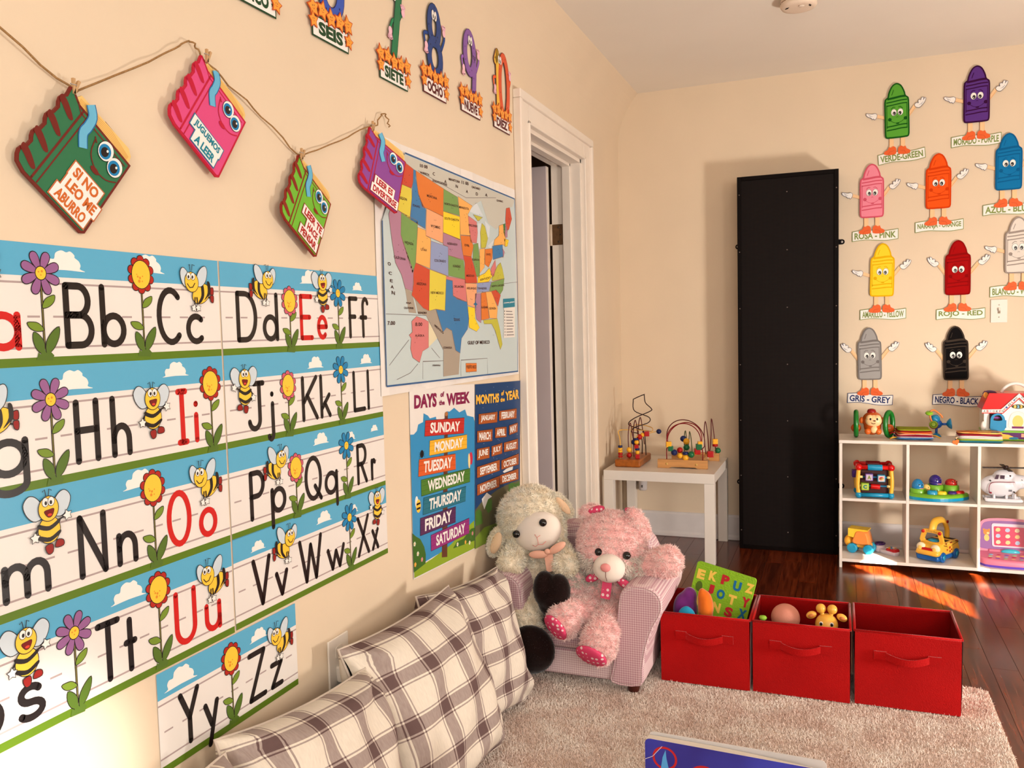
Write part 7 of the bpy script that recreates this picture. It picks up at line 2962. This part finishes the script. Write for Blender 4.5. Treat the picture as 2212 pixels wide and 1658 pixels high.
# toy phone
ph_ = empty('toy_phone', 'red and white toy phone lying in the lower left shelf cube', 'toy', T(1.408, -.255, LZ) @ RZ(-.75))
PW_ = P(230, 216, 226, rough=.3)
m = MB()
rings = [[(p[0], p[1], z_) for p in grow(rrect(-.052, .048, -.026, .026, .022, 5), -i_)] for z_, i_ in ((.0, .004), (.004, .001), (.016, 0), (.020, .004))]
loft(m, rings, PW_)
m.build('body', ph_)
m = MB()
rings = [[(p[0], p[1], z_) for p in grow(rrect(-.014, .046, -.024, .024, .018, 5), -i_)] for z_, i_ in ((.018, .001), (.024, 0), (.030, .003), (.032, .008))]
loft(m, rings, P(186, 20, 30, rough=.25))
m.build('keypad_shell', ph_)
for i in range(3):
    for j in range(3):
        m = MB()
        m.box(-.004, .004, -.005, .005, 0, .003, (WHT, YW, BT)[(i + j) % 3], T(-.004 + i * .012, (j - 1) * .013, .031), bev=.001)
        m.build('key', ph_)
m = MB()
m.tube([(-.062 + .020 * math.cos(t), .026 * math.sin(t), .040) for t in [i * 2 * math.pi / 24 for i in range(24)]], .0052, P(66, 34, 96, rough=.3), n=8, closed=True)
m.lathe([(.0225, -.032), (.0245, -.016), (.025, 0), (.022, 0), (.020, -.03)], PW_, T(-.062, 0, .034) @ SCL(.9, 1.1, 1), 24)
m.build('earpiece', ph_)

# school bus
sb = empty('school_bus', 'yellow toy school bus with a carry handle in the lower middle cube', 'toy', T(1.618, -.268, LZ) @ RZ(1.0))
# local x = length (front at -x), y = width
BUSY = M('bus_yellow', (248, 190, 64), .3, .45)
BUSB = M('bus_blue', (16, 92, 168), .3, .45)
side = smooth2([(-.098, .030), (-.096, .062), (-.082, .080), (-.060, .086), (-.050, .088), (.088, .088), (.096, .070), (.096, .030)], 3)
m = MB()
rings = []
for y_, i_ in ((-.056, .012), (-.052, .004), (-.044, 0), (.044, 0), (.052, .004), (.056, .012)):
    rings.append([(p[0], y_, p[1]) for p in grow(side, -i_)])
loft(m, rings[::-1], BUSY)
m.build('body', sb)
m = MB()
m.box(-.102, .098, -.054, .054, .006, .032, BUSB, bev=.010)
m.build('bumper', sb)
m = MB()
fr = smooth2([(-.050, .080), (.050, .080), (.047, .130), (.034, .148), (-.034, .148), (-.047, .130)], 3)
fh = smooth2([(-.034, .092), (.034, .092), (.031, .122), (.022, .132), (-.022, .132), (-.031, .122)], 3)
YZF = Matrix(((0, 0, -1, 0), (-1, 0, 0, 0), (0, 1, 0, 0), (0, 0, 0, 1)))
m.prism(fr, BUSY, .046, .060, YZF, None, fh)
lettering(m, 'School Bus', P(190, 150, 60), -.026, .026, .1355, .1445, .0603, YZF, bold=.03)
m.build('windshield_frame', sb)
for s_ in (-1, 1):
    m = MB()
    m.cyl((-.058, s_ * .040, .136), (-.064, s_ * .040, .136), .0080, HR, n=16)
    m.build('signal_light', sb)
    m = MB()
    m.ball((-.088, s_ * .034, .066), 1, P(250, 232, 196, rough=.3), scale=(.014, .022, .021))
    m.ball((-.1005, s_ * .034, .064), 1, P(252, 214, 110, rough=.3), scale=(.003, .010, .010))
    m.build('headlight', sb)
m = MB()
m.prism(smooth2([(-.026, .066), (.026, .066), (.022, .050), (.010, .042), (-.010, .042), (-.022, .050)], 3), P(196, 24, 22, rough=.3), .094, .1015, YZF)
m.build('grille', sb)
m = MB()
m.box(-.1005, -.090, -.052, .052, .032, .056, P(246, 226, 200, rough=.3), bev=.004)
m.build('front_panel', sb)
m = MB()
hnd = smooth2([(-.052, .142), (-.036, .176), (.0, .186), (.052, .176), (.086, .130), (.088, .086)], 4, False)
m.tube([(p[0], 0, p[1]) for p in hnd], .0115, BUSY, n=12, flat=1.5)
m.build('carry_handle', sb)
m = MB()
m.cyl((.060, -.019, .172), (.060, -.015, .172), .0075, P(160, 20, 24, rough=.3), n=14)
m.build('handle_light', sb)
m = MB()
m.box(-.044, .084, -.044, .044, .082, .0892, P(44, 24, 24, rough=.6))
m.build('seat_well', sb)
m = MB()
m.ball((-.036, .0, .090), 1, TEAL, scale=(.016, .030, .012))
m.build('dashboard', sb)
for k, c in enumerate(((120, 30, 26), (226, 200, 90), (120, 30, 26), (226, 200, 90), (120, 30, 26))):
    m = MB()
    m.box(-.010, .010, -.0008, .0008, -.006, .006, P(*c), T(-.032 + k * .026, -.0535, .080))
    m.build('window_sticker', sb)
for x_, z_, r_ in ((-.02, .054, .006), (.004, .062, .008), (.02, .05, .006), (.006, .044, .007)):
    m = MB()
    m.prism(ell(x_, z_, r_, r_ * .8, 12), P(176, 50, 26), .0555, .0565, XZF)
    m.build('side_sticker', sb)
for x_ in (-.062, .062):
    for s_ in (-1, 1):
        m = MB()
        m.cyl((x_, s_ * .042, .0248), (x_, s_ * .062, .0248), .0245, BUSB, n=24, bev=.004)
        m.cyl((x_, s_ * .062, .0248), (x_, s_ * .065, .0248), .013, TEAL, n=18)
        m.build('wheel', sb)

# pink toy laptop
lp = empty('toy_laptop', 'pink toy laptop standing open in the lower right shelf cube', 'toy', T(1.925, -.285, LZ))
PKT = M('toy_pink', (240, 132, 160), .3, .45)
m = MB()
bsl = smooth2([(-.130, .050), (-.128, -.060), (-.060, -.090), (.060, -.090), (.128, -.060), (.130, .050)], 4)
rings = [[(p[0], p[1], z_ + (.014 if p[1] > 0 else .010 + p[1] * .06) * (1 if z_ > .01 else 0)) for p in grow(bsl, -i_)] for z_, i_ in ((.010, 0), (.022, 0), (.028, .004), (.030, .012))]
loft(m, rings, PKT)
m.build('keyboard_base', lp)
m = MB()
m.prism(bsl, P(104, 72, 190, rough=.3), 0, .0105)
m.build('bottom_tray', lp)
kc = ((206, 60, 80), (130, 90, 190), (160, 210, 150), (246, 190, 120), (130, 190, 220))
for j in range(3):
    for i in range(7):
        m = MB()
        m.ball((-.096 + i * .032 + j * .006, -.056 + j * .026, .0335 + j * .0022), 1, P(*kc[(i + 2 * j) % 5], rough=.3), scale=(.013, .009, .005), u=14, v=8)
        m.build('key', lp)
LK = T(0, .062, .040) @ RX(-.22)
m = MB()
scr = smooth2([(-.118, .0), (.118, .0), (.130, .06), (.122, .125), (.090, .152), (0, .158), (-.090, .152), (-.122, .125), (-.130, .06)], 4)
m.prism(scr, PKT, -.010, .008, LK @ XZF)
m.flat(grow(scr, -.012), P(150, 96, 160, rough=.3), .0084, LK @ XZF)
m.build('screen_lid', lp)
m = MB()
m.prism(rrect(-.070, .110, .022, .132, .010, 4), P(236, 214, 226, rough=.25), .0086, .011, LK @ XZF)
m.flat(rrect(-.062, .104, .028, .118, .006, 4), P(222, 56, 92, rough=.25), .0113, LK @ XZF)
for j in range(3):
    for i in range(4):
        cx, cy = -.044 + i * .040, .102 - j * .029
        m.flat(smooth2([(cx - .010, cy - .004), (cx - .006, cy + .008), (cx + .006, cy + .009), (cx + .010, cy - .002), (cx, cy - .009)], 3), P(*((250, 214, 150), (190, 206, 230), (246, 226, 190))[(i + j) % 3]), .0116, LK @ XZF)
m.build('screen', lp)
m = MB()
m.flat(ell(-.092, .088, .014, .014, 18), P(232, 150, 70), .0087, LK @ XZF)
m.flat(ell(-.092, .062, .011, .016, 16), P(246, 206, 120), .0088, LK @ XZF)
for s_ in (-1, 1):
    m.flat(ell(-.092 + s_ * .011, .100, .005, .005, 12), P(232, 150, 70), .0087, LK @ XZF)
m.flat(ell(-.086, .084, .006, .005, 12), P(250, 220, 160), .0090, LK @ XZF)
m.build('bear_print', lp)
m = MB()
m.ball((.004, .040, .046), 1, P(70, 190, 210, rough=.2), scale=(.040, .012, .014))
m.build('start_button', lp)
m = MB()
m.cyl((-.085, .056, .040), (.085, .056, .040), .013, PKT, n=16, bev=.003)
m.build('hinge', lp)

# ================================================================ contents of the red bins
FOAMG = M('foam_green', (140, 190, 46), .8, .1, bump=.5, bscale=180)
BIN_Z = RZT + .0055
fb = empty('alphabet_foam_board', 'green foam board with coloured letter cutouts leaning in the left bin', 'toy', T(.735, -1.835, BIN_Z) @ RZ(-.10) @ RX(-.22) @ RY(.20))
m = MB()
m.prism(rrect(-.105, .105, .0, .335, .010, 4), FOAMG, -.007, .007, XZF)
m.build('board', fb)
LCOL = {'y': (246, 206, 90), 'r': (190, 34, 44), 'b': (24, 108, 160)}
for ch_, c, x_, z_ in (('E', 'y', -.082, .292), ('K', 'y', -.040, .298), ('P', 'r', .004, .298), ('U', 'b', .048, .290), ('Z', 'y', .090, .296), ('J', 'r', -.040, .252), ('O', 'b', .000, .246), ('T', 'y', .042, .240), ('Y', 'r', .088, .246), ('I', 'r', -.040, .206), ('N', 'y', -.004, .198), ('S', 'r', .040, .196), ('X', 'b', .086, .204), ('H', 'y', -.082, .200)):
    m = MB()
    lettering(m, ch_, P(*LCOL[c], rough=.8), x_ - .014, x_ + .014, z_ - .017, z_ + .017, .0078, XZF, bold=.06, rot=math.pi / 2 * 0)
    m.build('letter', fb)
m = MB()
m.prism(ell(-.080, .250, .012, .018, 18), P(84, 110, 24), .007, .0074, XZF)
m.build('thumb_hole', fb)


def soft_blob(name, label, cat, parts_fn, mat, loc, vox=.006):
    o = remeshed(parts_fn, vox, 4, mat, name, None)
    o.location = loc
    return tag(o, label, cat)


PUR = M('purple_velour', (120, 50, 130), .9, .1, var=.2, vscale=20, sheen=.5)
BLU = M('blue_velour', (40, 150, 190), .9, .1, var=.15, vscale=20, sheen=.4)
OGV = M('orange_velour', (222, 110, 34), .9, .1, var=.15, vscale=20, sheen=.4)
soft_blob('plush_wedge', 'purple velour soft toy piece in the left red bin', 'plush toy', lambda m: (m.ball((0, 0, .10), 1, PUR, scale=(.036, .046, .100), rot=RY(.12)), m.ball((.012, 0, .205), 1, PUR, scale=(.042, .044, .062)), m.ball((.026, 0, .250), 1, PUR, scale=(.026, .034, .034))), PUR, (.672, -1.905, BIN_Z + .004))
soft_blob('plush_wedge', 'blue velour soft toy piece at the front of the left red bin', 'plush toy', lambda m: (m.ball((0, 0, .10), 1, BLU, scale=(.050, .018, .106)), m.ball((.006, 0, .195), 1, BLU, scale=(.032, .016, .040))), BLU, (.694, -1.974, BIN_Z + .010))
soft_blob('plush_wedge', 'orange velour soft toy piece beside the foam board in the left bin', 'plush toy', lambda m: (m.ball((0, 0, .12), 1, OGV, scale=(.026, .040, .118)), m.ball((-.004, 0, .225), 1, OGV, scale=(.026, .036, .060)), m.ball((-.016, 0, .262), 1, OGV, scale=(.014, .024, .032))), OGV, (.760, -1.930, BIN_Z + .004))
m = MB()
m.box(-.060, .060, -.010, .010, 0, .215, M('cream_card', (240, 214, 170), .7), bev=.004)
tag(m.build('cream_card', None, mx=T(.838, -1.962, BIN_Z) @ RX(.06)), 'cream coloured card standing in front of the foam board', 'card')

m = MB()
m.ball((0, 0, .046), .046, M('rose_ball', (214, 140, 120), .6, .2, bump=.2, bscale=300), u=40, v=24)
ball = tag(m.build('rubber_ball', None, (1.008, -1.872, BIN_Z + .1565)), 'dusty pink rubber ball in the middle red bin', 'ball')
gz = empty('giraffe_toy', 'yellow giraffe head toy peeking from the middle red bin', 'toy', T(1.136, -1.905, BIN_Z))
GY = M('giraffe_yellow', (240, 176, 70), .3, .45)


def gir(m):
    m.ball((0, 0, .205), 1, GY, scale=(.036, .034, .036))
    m.ball((0, -.020, .188), 1, GY, scale=(.032, .028, .026))
    capsule(m, (0, 0, .185), (0, .004, .03), .024, .034, GY)
    m.ball((0, 0, .022), 1, GY, scale=(.040, .040, .022))


remeshed(gir, .0045, 4, GY, 'head', gz)
for s_ in (-1, 1):
    m = MB()
    m.cyl((s_ * .012, 0, .232), (s_ * .015, 0, .248), .007, GY, n=12)
    m.ball((s_ * .017, 0, .256), .0155, GY)
    m.build('horn', gz)
    m = MB()
    m.ball((s_ * .046, 0, .232), 1, GY, scale=(.017, .009, .012), rot=RY(s_ * .45))
    m.ball((s_ * .047, -.006, .231), 1, P(206, 120, 60, rough=.4), scale=(.010, .005, .007), rot=RY(s_ * .45))
    m.build('ear', gz)
    m = MB()
    m.ball((s_ * .016, -.029, .216), 1, WHT, scale=(.006, .004, .007))
    m.ball((s_ * .016, -.0325, .216), 1, BLK, scale=(.0042, .002, .0055))
    m.build('eye', gz)
gp = empty('green_peg_toy', 'toy with a lime green peg, beneath the pink ball in the middle bin', 'toy', T(.938, -1.945, BIN_Z))
m = MB()
m.box(.012, .140, -.030, .150, 0, .155, P(96, 140, 40, rough=.4), bev=.010)
m.build('body', gp)
m = MB()
m.box(-.010, .014, -.012, .012, 0, .020, P(150, 196, 60, rough=.3), bev=.003)
m.build('foot', gp)
m = MB()
m.cyl((0, 0, .0), (.004, 0, .214), .006, P(150, 196, 60, rough=.3), n=12)
m.build('stem', gp)
m = MB()
m.lathe([(0, 0), (.008, .001), (.013, .008), (.010, .014), (0, .015)], P(150, 196, 60, rough=.3), T(.004, 0, .212), 18)
m.build('knob', gp)

bpy.data.scenes.remove(WORK)
